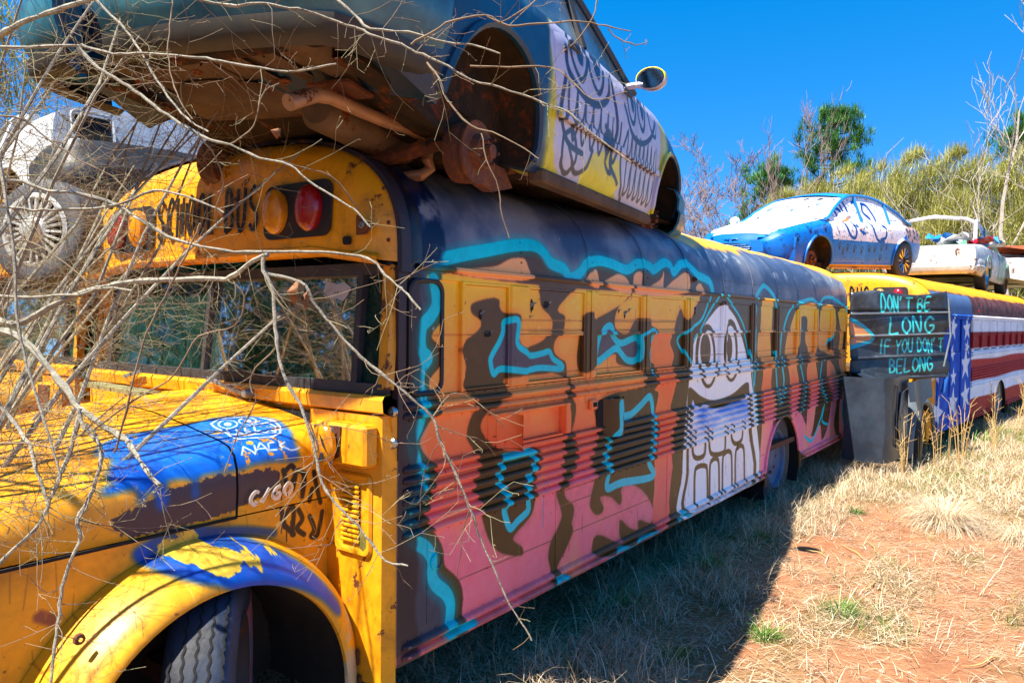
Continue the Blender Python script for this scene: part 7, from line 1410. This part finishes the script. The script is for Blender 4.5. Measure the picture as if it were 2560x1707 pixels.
def brush(x,y,h,w,label,rg,n=15000,mat=None,group='yellow green brush behind the wrecks',tone=.5):
    t=thing('willow_bush',label,'bush',(x,y,0),(0,0,0),group)
    b=MB()
    for k in range(7):
        a=rg.uniform(0,6.28); q=Vector((w*.4*math.cos(a)*rg.random(),w*.4*math.sin(a)*rg.random(),0)); branch_tree(b,q,(math.cos(a)*.35,math.sin(a)*.35,1),h*.45,.07,2,rg,3,.45,.12,.012)
    b.build('stem',M_bark,t)
    P=[];T_=[]
    for k in range(n):
        a=rg.uniform(0,6.28); rr=math.sqrt(rg.random()); z=h*(rg.random()**.75)
        lim=w*math.sqrt(max(.02,1-(z/h)**2.2)); c=rg.gauss(0,1)
        px=rr*lim*math.cos(a)+.2*rg.gauss(0,1); py=rr*lim*math.sin(a)*.7+.2*rg.gauss(0,1)
        m_=vn(px*1+50,py+z*1.4+50,1.1)
        if m_<(.38 if mat is None else .2): continue
        P.append((px,py,z)); T_.append(tone+.5*(float(m_)-.5)+.12*rg.gauss(0,1))
    foliage('crown',P,.46,.030 if mat is None else .05,mat or M_brush,t,np.array(T_),el=rng.normal(.75,.65,len(P)),curl=.9,seg=1); return t
spots=[(33,8.0,7.6,2.7,'brush with pine showing above it, nearest the sky gap'),(34,5.4,8.6,3.1,'tall yellow green brush right of the pine'),(33,2.6,8.8,3.1,'yellow green brush behind the blue sedan roof'),(34,.0,8.5,3.1,'yellow green brush behind the bent roof frame'),(33,-2.6,8.4,3.0,'yellow green brush around the white bare tree'),(36,9.8,6.2,2.4,'lower brush at the left end of the thicket'),(30.5,1.2,6.6,2.8,'nearer brush in front of the thicket centre'),(30.0,-1.6,6.2,2.6,'nearer brush at the right edge of the frame'),(31.5,4.4,6.8,2.8,'nearer olive brush above the blue sedan'),(36,-5.4,8.0,3.0,'brush beyond the right edge'),(40,8.8,7.2,3.4,'far row of brush under the tall pine'),(41,4.0,8.6,3.6,'far row of brush, middle of the gap between pines'),(40,-1.0,8.6,3.6,'far row of brush behind the right pine'),(39,12.4,5.4,2.6,'far low brush at the left end, beside the grey trees'),(34,6.9,8.0,2.8,'brush directly under the small pine'),(34,4.0,8.6,2.8,'brush between the tall pine and the blue sedan tail'),(33.5,1.2,8.8,2.8,'brush above the bent roof frame, left part'),(34,-1.3,8.7,2.8,'brush above the bent roof frame, right part'),(37,7.8,8.6,3.0,'tall brush at the foot of the tallest pine')]
for x,y,h,w,l in spots: brush(x,y,h,w,l,rg,tone=rg.uniform(.4,.62))
def bare(x,y,h,label,rg,mat,depth=5,r=.16,lean=(0,0,1),split=3,spread=.42,n=5,group=None,first=.42,name='bare_tree',minr=.010,up=.12,ratio=.66):
    t=thing(name,label,'tree',(x,y,0),(0,0,0),group)
    b=MB(); L=h*first; d=Vector(lean).normalized(); b.tube([(0,0,0),tuple(d*L*.5),tuple(d*L)],[r,r*.8,r*.62],8); b.build('trunk',mat,t)
    c=MB(); branch_tree(c,d*L*.98,d,h*.34,r*.6,depth,rg,split,spread,up,minr,4,None,ratio,n)
    branch_tree(c,d*L*.6,(d+Vector((.1,.5,.2))).normalized(),h*.26,r*.4,depth-1,rg,split,spread,up,minr,4,None,ratio,n)
    branch_tree(c,d*L*.75,(d+Vector((.1,-.45,.2))).normalized(),h*.24,r*.4,depth-1,rg,split,spread,up,minr,4,None,ratio,n)
    c.build('crown',mat,t); return t
BG='leafless trees behind the wrecks'
bare(28.5,-1.0,12.0,'tall bare white-barked tree towering at the right',rg,M_bark,5,.11,lean=(.0,.10,1),group=BG)
bare(29.5,-2.0,8.5,'second bare pale tree at the right edge of the frame',rg,M_bark,4,.11,lean=(0,-.02,1),group=BG)
bare(31.5,7.9,10.6,'slender bare lilac tree left of the pines',rg,M_bark3,5,.10,lean=(0,.02,1),group=BG,spread=.34,up=.22)
for i,(x,y,h) in enumerate(((29.6,3.4,7.6),(29.2,.6,7.9),(29.8,-.4,6.8),(29.0,-2.9,7.4),(30.2,2.0,7.0))): bare(x,y,h,('thin pale leafless stem right of the blue sedan roof','thin pale leafless stem over the bent roof frame','thin pale leafless stem left of the tall white tree','thin pale leafless stem at the right frame edge','thin pale leafless stem above the blue sedan tail')[i],rg,M_bark,3,.055,lean=(0,.12*((i%3)-1),1),group=BG)
bare(30.5,5.9,7.2,'thin bare pale stem among the brush behind the sedan roof',rg,M_bark,3,.07,group=BG)
FB=('leftmost far grey tree, just right of the graffiti sedan bonnet','far grey tree, second from the left over the bus roof','far pale grey tree, third from the left','far grey tree, fourth, above the blue sedan bonnet','far grey tree above the blue sedan windscreen','low far grey tree beside the lilac tree','far grey tree behind all the others','wide hazy far tree at the left','hazy far tree low over the bus roof')
for i,(x,y,h) in enumerate(((58,25,15),(60,22.5,15.5),(57,20.5,14.5),(60,18.6,14),(55,16.2,12.5),(52,14.0,11.5),(64,29,16),(62,26.5,16),(59,23.6,13))): bare(x,y,h,FB[i],rg,M_bark3,5,.12,group='far bare trees',split=3,spread=.5,minr=.026)
# evergreens standing behind the photographer: what the windscreens mirror
rp=random.Random(5)
src=pine(-9.0,9.5,12,'dark evergreen standing behind the photographer',rp,r=3.4,top=.95,n=330,group='evergreens behind the photographer',needles=24)
for i,(x,y) in enumerate(((-11.5,8.2),(-10.5,6.0),(-12.5,12.5),(-7.2,11.6),(-13,4.5),(-14,0),(-13,-6),(-5.0,17.0),(-3.0,21.0))):
    c=copy_tree(src); c.location=(x,y,-.2*i); c.rotation_euler=(0,0,i*1.3); s_=.95+.25*rp.random(); c.scale=(s_,s_,s_)

for i,(x,y,h,w) in enumerate(((-7.0,8.9,9.5,1.9),(-6.6,10.9,10,1.7),(-8.6,7.6,9,2.0),(-3.6,19.0,9,2.6))):
    brush(x,y,h,w,'dark dense cedar behind the photographer, mirrored in the windscreen',rg,n=9000,mat=M_pine,group='evergreens behind the photographer',tone=.25)

for x,y,h,w,l in ((2.5,13,7.5,2.6,'yellow green brush beyond the left bus, seen through the saplings'),(-.5,15,8.0,2.6,'taller yellow green brush at the top left corner behind the white car')): brush(x,y,h,w,l,rg,n=9000,tone=.5)
# traced limbs of the overhanging bare tree: x, y, z, radius in metres
LIMBS=[[[-1.159,0.169,1.664,0.012],[-1.152,0.116,1.66,0.0115],[-1.131,0.044,1.624,0.011],[-1.119,-0.017,1.578,0.0105],[-1.103,-0.084,1.524,0.0101],[-1.092,-0.144,1.472,0.0096],[-1.093,-0.186,1.464,0.0091],[-1.067,-0.266,1.418,0.0087],[-1.059,-0.32,1.403,0.0082],[-1.064,-0.356,1.387,0.0078],[-1.068,-0.395,1.365,0.0074],[-1.071,-0.434,1.341,0.0069],[-1.066,-0.484,1.317,0.0065]],[[-1.151,-0.276,1.487,0.0062],[-1.154,-0.286,1.46,0.0061],[-1.147,-0.309,1.435,0.0059],[-1.134,-0.341,1.404,0.0057],[-1.138,-0.351,1.365,0.0056],[-1.15,-0.349,1.318,0.0054],[-1.164,-0.345,1.277,0.0052],[-1.182,-0.335,1.236,0.0051],[-1.184,-0.348,1.188,0.0049],[-1.209,-0.33,1.105,0.0047],[-1.22,-0.331,1.047,0.0046],[-1.229,-0.335,0.981,0.0044],[-1.238,-0.338,0.914,0.0042],[-1.244,-0.346,0.865,0.0041]],[[-1.151,-0.276,1.474,0.0077],[-1.162,-0.281,1.433,0.0073],[-1.175,-0.284,1.391,0.007],[-1.192,-0.282,1.345,0.0066],[-1.205,-0.284,1.316,0.0062],[-1.22,-0.284,1.28,0.0059],[-1.236,-0.283,1.243,0.0055],[-1.257,-0.274,1.209,0.0052],[-1.284,-0.258,1.177,0.0049],[-1.314,-0.237,1.14,0.0045]],[[-1.227,-0.0,1.489,0.0066],[-1.216,-0.053,1.451,0.0062],[-1.207,-0.105,1.411,0.0057],[-1.206,-0.144,1.387,0.0053],[-1.21,-0.176,1.345,0.0049],[-1.211,-0.213,1.31,0.0045],[-1.214,-0.247,1.273,0.0041],[-1.222,-0.274,1.251,0.0037]],[[-1.14,-0.292,1.45,0.0043],[-1.138,-0.33,1.424,0.0038],[-1.143,-0.358,1.399,0.0033],[-1.153,-0.38,1.362,0.0028],[-1.183,-0.377,1.27,0.0023],[-1.203,-0.384,1.248,0.0018]],[[-1.143,0.234,1.695,0.0112],[-1.124,0.164,1.685,0.0108],[-1.109,0.102,1.702,0.0104],[-1.088,0.032,1.732,0.01],[-1.058,-0.051,1.765,0.0096],[-1.021,-0.142,1.789,0.0092],[-0.987,-0.231,1.801,0.0088],[-0.953,-0.32,1.805,0.0085],[-0.921,-0.406,1.806,0.0081],[-0.895,-0.485,1.806,0.0078],[-0.891,-0.532,1.822,0.0074],[-0.884,-0.583,1.849,0.0071],[-0.877,-0.634,1.862,0.0067]],[[-0.885,-0.624,1.853,0.0058],[-0.888,-0.627,1.823,0.0055],[-0.876,-0.652,1.768,0.0053],[-0.877,-0.66,1.687,0.0051],[-0.878,-0.668,1.633,0.0049],[-0.869,-0.69,1.56,0.0047],[-0.853,-0.72,1.507,0.0045],[-0.841,-0.746,1.435,0.0043],[-0.836,-0.762,1.375,0.0041],[-0.832,-0.775,1.323,0.0038],[-0.814,-0.808,1.273,0.0036],[-0.788,-0.852,1.224,0.0034],[-0.778,-0.874,1.197,0.0032],[-0.757,-0.911,1.147,0.003],[-0.728,-0.957,1.135,0.0028]],[[-0.886,-0.623,1.829,0.0053],[-0.879,-0.626,1.816,0.0052],[-0.852,-0.655,1.808,0.005],[-0.817,-0.696,1.788,0.0049],[-0.801,-0.711,1.74,0.0048],[-0.773,-0.745,1.689,0.0047],[-0.744,-0.779,1.64,0.0045],[-0.724,-0.799,1.609,0.0044],[-0.7,-0.826,1.582,0.0043],[-0.67,-0.861,1.545,0.0041],[-0.636,-0.901,1.501,0.004],[-0.612,-0.928,1.463,0.0039],[-0.599,-0.939,1.409,0.0038],[-0.581,-0.958,1.358,0.0036],[-0.564,-0.976,1.303,0.0035],[-0.549,-0.992,1.245,0.0034],[-0.538,-1.0,1.216,0.0032],[-0.525,-1.012,1.158,0.0031],[-0.499,-1.043,1.074,0.0029],[-0.477,-1.069,0.994,0.0028],[-0.455,-1.094,0.944,0.0027],[-0.438,-1.111,0.903,0.0025]],[[-1.132,0.253,2.481,0.0101],[-1.127,0.162,2.495,0.0093],[-1.106,0.05,2.505,0.0085],[-1.086,-0.063,2.51,0.0078],[-1.064,-0.178,2.515,0.0071]],[[-1.173,0.137,2.422,0.0053],[-1.127,0.044,2.417,0.0051],[-1.065,-0.073,2.416,0.0049],[-1.06,-0.112,2.407,0.0046],[-1.027,-0.189,2.384,0.0044],[-0.999,-0.258,2.378,0.0042],[-0.952,-0.354,2.369,0.0039],[-0.917,-0.434,2.355,0.0037],[-0.894,-0.497,2.339,0.0035],[-0.839,-0.605,2.316,0.0033],[-0.809,-0.676,2.31,0.0031],[-0.776,-0.752,2.321,0.0029]],[[-1.093,-0.144,2.388,0.0056],[-1.065,-0.198,2.333,0.0053],[-1.036,-0.253,2.296,0.0051],[-1.013,-0.299,2.264,0.0048],[-0.988,-0.348,2.224,0.0046],[-0.959,-0.402,2.184,0.0043],[-0.937,-0.447,2.156,0.0041],[-0.902,-0.509,2.132,0.0038],[-0.862,-0.578,2.102,0.0036],[-0.824,-0.645,2.083,0.0033],[-0.807,-0.682,2.048,0.0031],[-0.769,-0.75,2.002,0.0029],[-0.742,-0.802,1.961,0.0026],[-0.734,-0.828,1.928,0.0024]],[[-0.864,-0.28,2.561,0.0048],[-0.832,-0.334,2.545,0.0047],[-0.8,-0.388,2.536,0.0046],[-0.767,-0.442,2.542,0.0044],[-0.735,-0.495,2.529,0.0043],[-0.703,-0.548,2.519,0.0042],[-0.659,-0.619,2.489,0.0041],[-0.627,-0.673,2.468,0.0039],[-0.615,-0.7,2.451,0.0038],[-0.572,-0.768,2.426,0.0037],[-0.553,-0.804,2.404,0.0036],[-0.524,-0.854,2.379,0.0035],[-0.48,-0.926,2.331,0.0033],[-0.438,-0.994,2.31,0.0032],[-0.396,-1.061,2.282,0.0031],[-0.366,-1.112,2.258,0.003],[-0.353,-1.14,2.248,0.0029],[-0.33,-1.182,2.204,0.0028],[-0.301,-1.233,2.157,0.0026],[-0.272,-1.284,2.114,0.0025]],[[-0.644,-0.582,2.57,0.0043],[-0.62,-0.646,2.513,0.004],[-0.608,-0.693,2.47,0.0037],[-0.562,-0.785,2.457,0.0034],[-0.516,-0.878,2.424,0.0031],[-0.492,-0.94,2.414,0.0028],[-0.463,-1.009,2.385,0.0025]],[[-0.596,-0.825,2.406,0.0035],[-0.564,-0.868,2.438,0.0033],[-0.529,-0.914,2.47,0.003],[-0.483,-0.977,2.483,0.0028],[-0.461,-1.009,2.467,0.0025],[-0.426,-1.055,2.499,0.0023],[-0.401,-1.087,2.529,0.002]],[[-0.483,-0.977,2.483,0.0035],[-0.456,-1.029,2.453,0.0032],[-0.418,-1.096,2.456,0.0028],[-0.38,-1.163,2.459,0.0025],[-0.353,-1.213,2.453,0.0022],[-0.332,-1.258,2.438,0.0018],[-0.312,-1.299,2.425,0.0015]],[[-0.346,-1.253,2.431,0.002],[-0.328,-1.278,2.406,0.0018],[-0.306,-1.309,2.392,0.0016],[-0.288,-1.333,2.403,0.0015]],[[-0.315,-1.205,2.532,0.0025],[-0.324,-1.196,2.478,0.0022],[-0.345,-1.169,2.427,0.0019],[-0.371,-1.136,2.388,0.0015]],[[-0.572,-0.86,2.36,0.0035],[-0.567,-0.898,2.313,0.0032],[-0.569,-0.926,2.254,0.0028],[-0.547,-0.987,2.189,0.0025],[-0.529,-1.041,2.167,0.0021],[-0.5,-1.112,2.127,0.0018],[-0.492,-1.152,2.098,0.0014]],[[-0.574,-1.038,2.158,0.0019],[-0.566,-1.051,2.096,0.0018],[-0.55,-1.077,2.02,0.0017],[-0.546,-1.084,1.964,0.0016],[-0.536,-1.101,1.906,0.0014]],[[-0.508,-0.948,2.353,0.003],[-0.465,-1.037,2.346,0.0028],[-0.415,-1.133,2.341,0.0025],[-0.403,-1.18,2.306,0.0022],[-0.398,-1.217,2.267,0.002],[-0.391,-1.256,2.247,0.0017],[-0.368,-1.315,2.261,0.0014]],[[-1.178,0.129,2.064,0.0064],[-1.141,0.057,2.062,0.0062],[-1.109,-0.007,2.039,0.006],[-1.065,-0.088,2.029,0.0057],[-1.012,-0.182,1.997,0.0055],[-0.993,-0.23,1.968,0.0053],[-0.972,-0.281,1.939,0.0051],[-0.944,-0.34,1.906,0.0049],[-0.893,-0.431,1.882,0.0047],[-0.855,-0.504,1.875,0.0045],[-0.805,-0.592,1.877,0.0043],[-0.756,-0.68,1.875,0.0041],[-0.708,-0.766,1.865,0.0039],[-0.693,-0.808,1.846,0.0037],[-0.689,-0.834,1.818,0.0035],[-0.68,-0.869,1.791,0.0033],[-0.674,-0.897,1.77,0.0031],[-0.665,-0.932,1.731,0.0029]],[[-1.179,0.127,1.999,0.0053],[-1.141,0.056,1.991,0.0051],[-1.115,0.0,1.987,0.0048],[-1.089,-0.054,1.989,0.0045],[-1.051,-0.125,1.989,0.0043],[-1.014,-0.195,2.0,0.004],[-0.968,-0.275,2.033,0.0038],[-0.94,-0.333,2.024,0.0035],[-0.91,-0.394,2.003,0.0033],[-0.881,-0.454,1.976,0.003]],[[-1.298,-0.217,2.069,0.0045],[-1.292,-0.238,1.996,0.0043],[-1.285,-0.265,1.86,0.0041],[-1.286,-0.281,1.716,0.0038],[-1.28,-0.304,1.628,0.0036],[-1.275,-0.324,1.574,0.0033],[-1.259,-0.361,1.462,0.0031],[-1.249,-0.389,1.39,0.0029],[-1.248,-0.403,1.347,0.0026]],[[-1.129,-0.394,1.39,0.0033],[-1.119,-0.417,1.452,0.0031],[-1.104,-0.445,1.578,0.003],[-1.09,-0.472,1.671,0.0028],[-1.068,-0.511,1.756,0.0027],[-1.05,-0.545,1.826,0.0025],[-1.034,-0.575,1.892,0.0024],[-1.03,-0.591,1.92,0.0023]],[[-1.163,-0.346,1.434,0.0028],[-1.103,-0.435,1.514,0.0027],[-1.058,-0.506,1.561,0.0025],[-1.04,-0.539,1.608,0.0024],[-1.022,-0.572,1.665,0.0023],[-0.988,-0.629,1.683,0.0022],[-0.974,-0.657,1.701,0.0021],[-0.969,-0.672,1.758,0.0019],[-0.993,-0.649,1.791,0.0018]],[[-1.142,0.235,1.762,0.005],[-1.115,0.129,1.757,0.0046],[-1.094,0.032,1.762,0.0042],[-1.061,-0.079,1.767,0.0038],[-1.043,-0.172,1.782,0.0034],[-1.021,-0.27,1.774,0.003]],[[-1.305,-0.237,1.418,0.0027],[-1.273,-0.281,1.42,0.0025],[-1.251,-0.31,1.416,0.0023],[-1.23,-0.34,1.411,0.002],[-1.198,-0.383,1.441,0.0018],[-1.143,-0.454,1.519,0.0016],[-1.127,-0.476,1.538,0.0014]],[[-0.871,-0.653,1.637,0.0029],[-0.9,-0.615,1.589,0.0026],[-0.909,-0.605,1.541,0.0023],[-0.901,-0.617,1.512,0.002],[-0.925,-0.588,1.435,0.0017],[-0.949,-0.56,1.338,0.0014]],[[-0.839,-0.703,1.505,0.0024],[-0.818,-0.736,1.418,0.0022],[-0.824,-0.73,1.36,0.0019],[-0.848,-0.701,1.292,0.0017],[-0.877,-0.663,1.234,0.0014]],[[-0.815,-0.741,1.37,0.0029],[-0.814,-0.688,1.343,0.0024],[-0.828,-0.613,1.306,0.002],[-0.844,-0.538,1.238,0.0015]],[[-0.971,-0.493,2.143,0.0024],[-0.934,-0.503,2.092,0.0022],[-0.909,-0.497,2.038,0.002],[-0.907,-0.46,1.983,0.0018],[-0.891,-0.442,1.936,0.0015]],[[-0.87,-0.461,2.145,0.0025],[-0.842,-0.498,2.18,0.0023],[-0.83,-0.513,2.21,0.002],[-0.817,-0.528,2.282,0.0018],[-0.793,-0.56,2.302,0.0015]],[[-1.021,-0.064,2.56,0.0043],[-0.995,-0.161,2.476,0.0039],[-0.989,-0.229,2.412,0.0036],[-0.983,-0.297,2.329,0.0033],[-0.978,-0.364,2.259,0.003],[-0.968,-0.437,2.191,0.0027],[-0.959,-0.508,2.154,0.0024]],[[-0.95,-0.334,2.52,0.0025],[-0.965,-0.351,2.443,0.0023],[-0.98,-0.368,2.366,0.0021],[-0.985,-0.398,2.29,0.0019],[-0.987,-0.433,2.236,0.0017],[-0.981,-0.476,2.182,0.0014]],[[-0.609,-0.657,1.988,0.0032],[-0.638,-0.658,2.022,0.0028],[-0.685,-0.633,2.08,0.0023],[-0.744,-0.594,2.095,0.0019],[-0.795,-0.565,2.11,0.0015]],[[-1.216,0.018,2.213,0.003],[-1.176,-0.038,2.204,0.0027],[-1.141,-0.089,2.154,0.0024],[-1.094,-0.155,2.104,0.0021],[-1.047,-0.222,2.064,0.0018],[-1.012,-0.273,2.004,0.0015]],[[-1.221,0.009,1.879,0.003],[-1.181,-0.046,1.9,0.0027],[-1.133,-0.112,1.86,0.0023],[-1.098,-0.163,1.81,0.0019],[-1.075,-0.196,1.78,0.0015]],[[-0.577,-0.895,1.462,0.002],[-0.541,-0.9,1.504,0.0019],[-0.503,-0.908,1.52,0.0017],[-0.448,-0.944,1.489,0.0015],[-0.391,-0.981,1.428,0.0013]],[[-0.574,-0.9,1.445,0.002],[-0.512,-0.93,1.416,0.0017],[-0.449,-0.96,1.391,0.0014],[-0.405,-0.966,1.348,0.0011]],[[-0.567,-0.911,1.402,0.0015],[-0.561,-0.865,1.348,0.0014],[-0.547,-0.831,1.268,0.0012],[-0.528,-0.805,1.175,0.0011]],[[-0.525,-0.976,1.234,0.002],[-0.509,-0.944,1.174,0.0017],[-0.491,-0.916,1.101,0.0014],[-0.473,-0.888,1.027,0.0011]],[[-0.398,-0.993,0.964,0.0016],[-0.333,-0.999,0.93,0.0014],[-0.269,-1.003,0.906,0.0011]],[[-0.631,-0.817,1.546,0.0015],[-0.619,-0.833,1.566,0.0013],[-0.594,-0.865,1.585,0.001]],[[-0.654,-0.784,1.571,0.0015],[-0.661,-0.776,1.545,0.0014],[-0.676,-0.756,1.525,0.0012],[-0.685,-0.744,1.494,0.001]]]
# ---------------------------------------------------------------- bare tree reaching over the bonnets from the left
M_limb=plain('lichened_branch_bark','a9a391',.85,c2='5c584e',scale=28,bmp=.5); M_twig=plain('twig_bark','8d7a60',.8,c2='54402f',scale=9,bmp=.2); M_twig2=plain('yellow_green_twig','97906a',.8,c2='6a6448',scale=9,bmp=.2)
tree=thing('bare_tree','leafless lichen-grey tree spreading its tangled branches across the yellow bonnets','tree',(-2.3,1.6,0))
TO=Vector((2.3,-1.6,0))
rt=random.Random(77)
b=MB(); b.tube([(0,0,-.05),(.05,.02,.5),(.0,.06,1.1),(.1,.0,1.7),(.15,-.1,2.4)],[.085,.07,.06,.05,.04],9); b.build('trunk',M_limb,tree)
twA=MB(); twB=MB(); seeds=[]
def wob(P,k,amp):
    out=[]
    S4=smooth_pts([p[:4] for p in P],False,k)
    return [(Vector(q[:3])+Vector((rt.gauss(0,amp),rt.gauss(0,amp),rt.gauss(0,amp))),float(q[3])) for q in S4]
    for i in range(len(P)-1):
        a=Vector(P[i][:3]); c=Vector(P[i+1][:3]); ra,rc=P[i][3],P[i+1][3]
        for j in range(k):
            f=j/k; q=a.lerp(c,f); 
            if i or j: q+=Vector((rt.gauss(0,amp),rt.gauss(0,amp),rt.gauss(0,amp)))
            out.append((q,ra+(rc-ra)*f))
    out.append((Vector(P[-1][:3]),P[-1][3])); return out
for L in LIMBS:
    Q=wob(L,3,.0011); b=MB(); pts=[tuple(q+TO) for q,_ in Q]; b.tube(pts,[max(.0011,r_*.86*(1+.13*rt.gauss(0,1))) for _,r_ in Q],7); b.build('branch',M_limb if L[0][3]>.0036 else M_twig,tree)
    for i,(q,r_) in enumerate(Q[1:-1]): 
        d=(Q[i+2][0]-q).normalized(); seeds.append((q,r_,d))
    seeds.append((Q[-1][0],Q[-1][1],(Q[-1][0]-Q[-2][0]).normalized()))
def twig(mb,p,d,l,r,dep):
    n=max(3,int(l/.035)); pts=[p]; rr=[r]
    bend=Vector((rt.gauss(0,1),rt.gauss(0,1),rt.gauss(.25,.8)))*.16
    for i in range(n):
        d=(d+bend*.5+Vector((rt.gauss(0,.11),rt.gauss(0,.11),rt.gauss(0,.11)))).normalized(); pts.append(pts[-1]+d*l/n); rr.append(max(.0006,r*(1-.65*(i+1)/n)))
        if dep>0 and rt.random()<.42:
            s_=d.orthogonal(); s_=Matrix.Rotation(rt.uniform(0,6.28),3,d)@s_; twig(mb,pts[-1],(d*.75+s_*.75).normalized(),l*rt.uniform(.22,.6),rr[-1]*.75,dep-1)
        elif rt.random()<.30:      # bud
            s_=d.orthogonal(); s_=Matrix.Rotation(rt.uniform(0,6.28),3,d)@s_; e=pts[-1]+(d+s_).normalized()*rt.uniform(.003,.008); mb.tube([tuple(pts[-1]+TO),tuple(e+TO)],[rr[-1]*.9,rr[-1]*1.3],3)
    mb.tube([tuple(q+TO) for q in pts],rr,4,cap=False)
for q,r_,d in seeds:
    m_=2 if r_>.003 else 1
    for k in range(m_):
        if rt.random()<((.26 if (q.x>-1.15 and 1.35<q.z<2.5) else .44) if q.x<-.80 else .26):
            s_=d.orthogonal(); s_=Matrix.Rotation(rt.uniform(0,6.28),3,d)@s_; px=q
            l=rt.uniform(.03,.21)*(1.1 if r_>.003 else .6)
            twig(twA if rt.random()<.65 else twB,q,(d*.6+s_).normalized(),l,min(r_*.34,.0011),2 if l>.14 else (1 if l>.07 else 0))
# upper limbs of the same tree, left of the frame, whose shade dapples the bonnet
for k in range(15):
    p=Vector((-2.15+rt.uniform(-.1,.1),1.5+rt.uniform(-.2,.1),rt.uniform(1.7,2.4))); d=Vector((rt.uniform(-.1,.55),rt.uniform(-1,.4),rt.uniform(.35,1.1))).normalized(); pts=[p];rr=[.014]
    for i in range(8): d=(d+Vector((rt.gauss(.0,.16),rt.gauss(0,.16),rt.gauss(-.03,.12)))).normalized(); pts.append(pts[-1]+d*.2); rr.append(.014-.0012*i)
    b=MB(); b.tube([tuple(q+TO) for q in pts],rr,6); b.build('branch',M_limb,tree)
    for i in range(2,9):
        for _ in range(2): s_=d.orthogonal(); s_=Matrix.Rotation(rt.uniform(0,6.28),3,d)@s_; twig(twA,pts[i],(d*.4+s_).normalized(),rt.uniform(.2,.5),.0024,2)
for nm,mb,mt_ in (('twig',twA,M_twig),('twig',twB,M_twig2)):
    o=mb.build(nm,mt_,tree,fix=False); tag(o,kind='stuff')
# the thicket at the left edge: hundreds of interlaced stems from neighbouring saplings
def sapling(x,y,label,seed,n,tg):
    r2=random.Random(seed); t=thing('bare_sapling',label,'sapling',(x,y,0),group='tangled saplings at the left edge')
    st=MB(); A=MB(); B=MB()
    for k in range(6):
        a=r2.uniform(-1.2,1.2)-.3; d=Vector((math.cos(a)*.35,math.sin(a)*.35,1)).normalized(); p=Vector((r2.gauss(0,.05),r2.gauss(0,.05),0)); pts=[p];rr=[.014]
        for i in range(9): d=(d+Vector((r2.gauss(.03,.10),r2.gauss(0,.10),r2.gauss(0,.06)))).normalized(); pts.append(pts[-1]+d*.34); rr.append(max(.003,.014*(1-.085*(i+1))))
        b=MB(); b.tube([tuple(q) for q in pts],rr,6); b.build('stem',M_limb,t)
        global TO; keep=TO; TO=Vector((0,0,0))
        for i in range(2,len(pts)):
            for _ in range(n):
                s_=Vector((r2.gauss(.35,.9),r2.gauss(-.1,.9),r2.gauss(.1,.5))).normalized(); f=pts[i-1].lerp(pts[i],r2.random()); twig(A if r2.random()<.5 else B,f,s_,r2.uniform(.15,.55),r2.uniform(.0008,.0018),2)
        TO=keep
    for mb,mt_ in ((A,M_twig),(B,M_twig2)): o=mb.build('twig',mt_,t,fix=False); tag(o,kind='stuff')
sapling(-1.62,.62,'tangled bare sapling closest to the left edge of the yellow bonnet',3,5,None)
sapling(-1.38,1.45,'bare sapling in front of the left bus windscreen',4,4,None)
sapling(-1.05,2.5,'bare sapling standing before the left bus radiator',5,3,None)
sapling(-.72,3.55,'bare sapling behind the others, beside the finned hubcap',6,6,None)
sapling(-1.55,1.05,'bare sapling between the bonnet and the left edge of the frame',8,6,None)
# two curled dead leaves hanging from a branch, one more on a twig higher up
M_leaf=plain('dead_oak_leaf','a8764c',.8,c2='6e452a',scale=12,bmp=.3)
def leaf(p,s,rot,label):
    b=MB(); out=[(0,0),(.10,.16),(.34,.10),(.30,.34),(.50,.40),(.26,.56),(.34,.80),(.10,.74),(0,1.05),(-.10,.74),(-.36,.82),(-.24,.56),(-.48,.42),(-.28,.34),(-.34,.12),(-.08,.16)]
    n0=len(out); b.v=[(0,.02,-.5*s)]+[(x*s*.8,.10*s*math.sin(x*5)+.05*s*math.sin(y*6),-y*s) for x,y in out]; b.f=[(0,1+i,1+(i+1)%n0) for i in range(n0)]
    o=b.build('dead_leaf',M_leaf,None,ang=80); o.location=p; o.rotation_euler=rot; tag(o,label,'leaf',group='dead leaves caught on the branches'); o.modifiers.new('t','SOLIDIFY').thickness=.0012
leaf((-.85,-.705,1.80),.062,(.1,.2,.9),'curled brown oak leaf hanging in front of the windscreen')
leaf((-.838,-.728,1.775),.05,(.3,-.3,.2),'smaller brown dead leaf hanging right beside the curled oak leaf')
leaf((-.872,-.662,2.16),.028,(.2,.1,1.5),'tiny shrivelled leaf caught high on a twig before the bus sign')
b=MB(); b.tube([(-.95,-.62,1.80),(-.945,-.635,1.805),(-.935,-.65,1.79),(-.932,-.655,1.765)],[.004,.006,.005,.002],6)
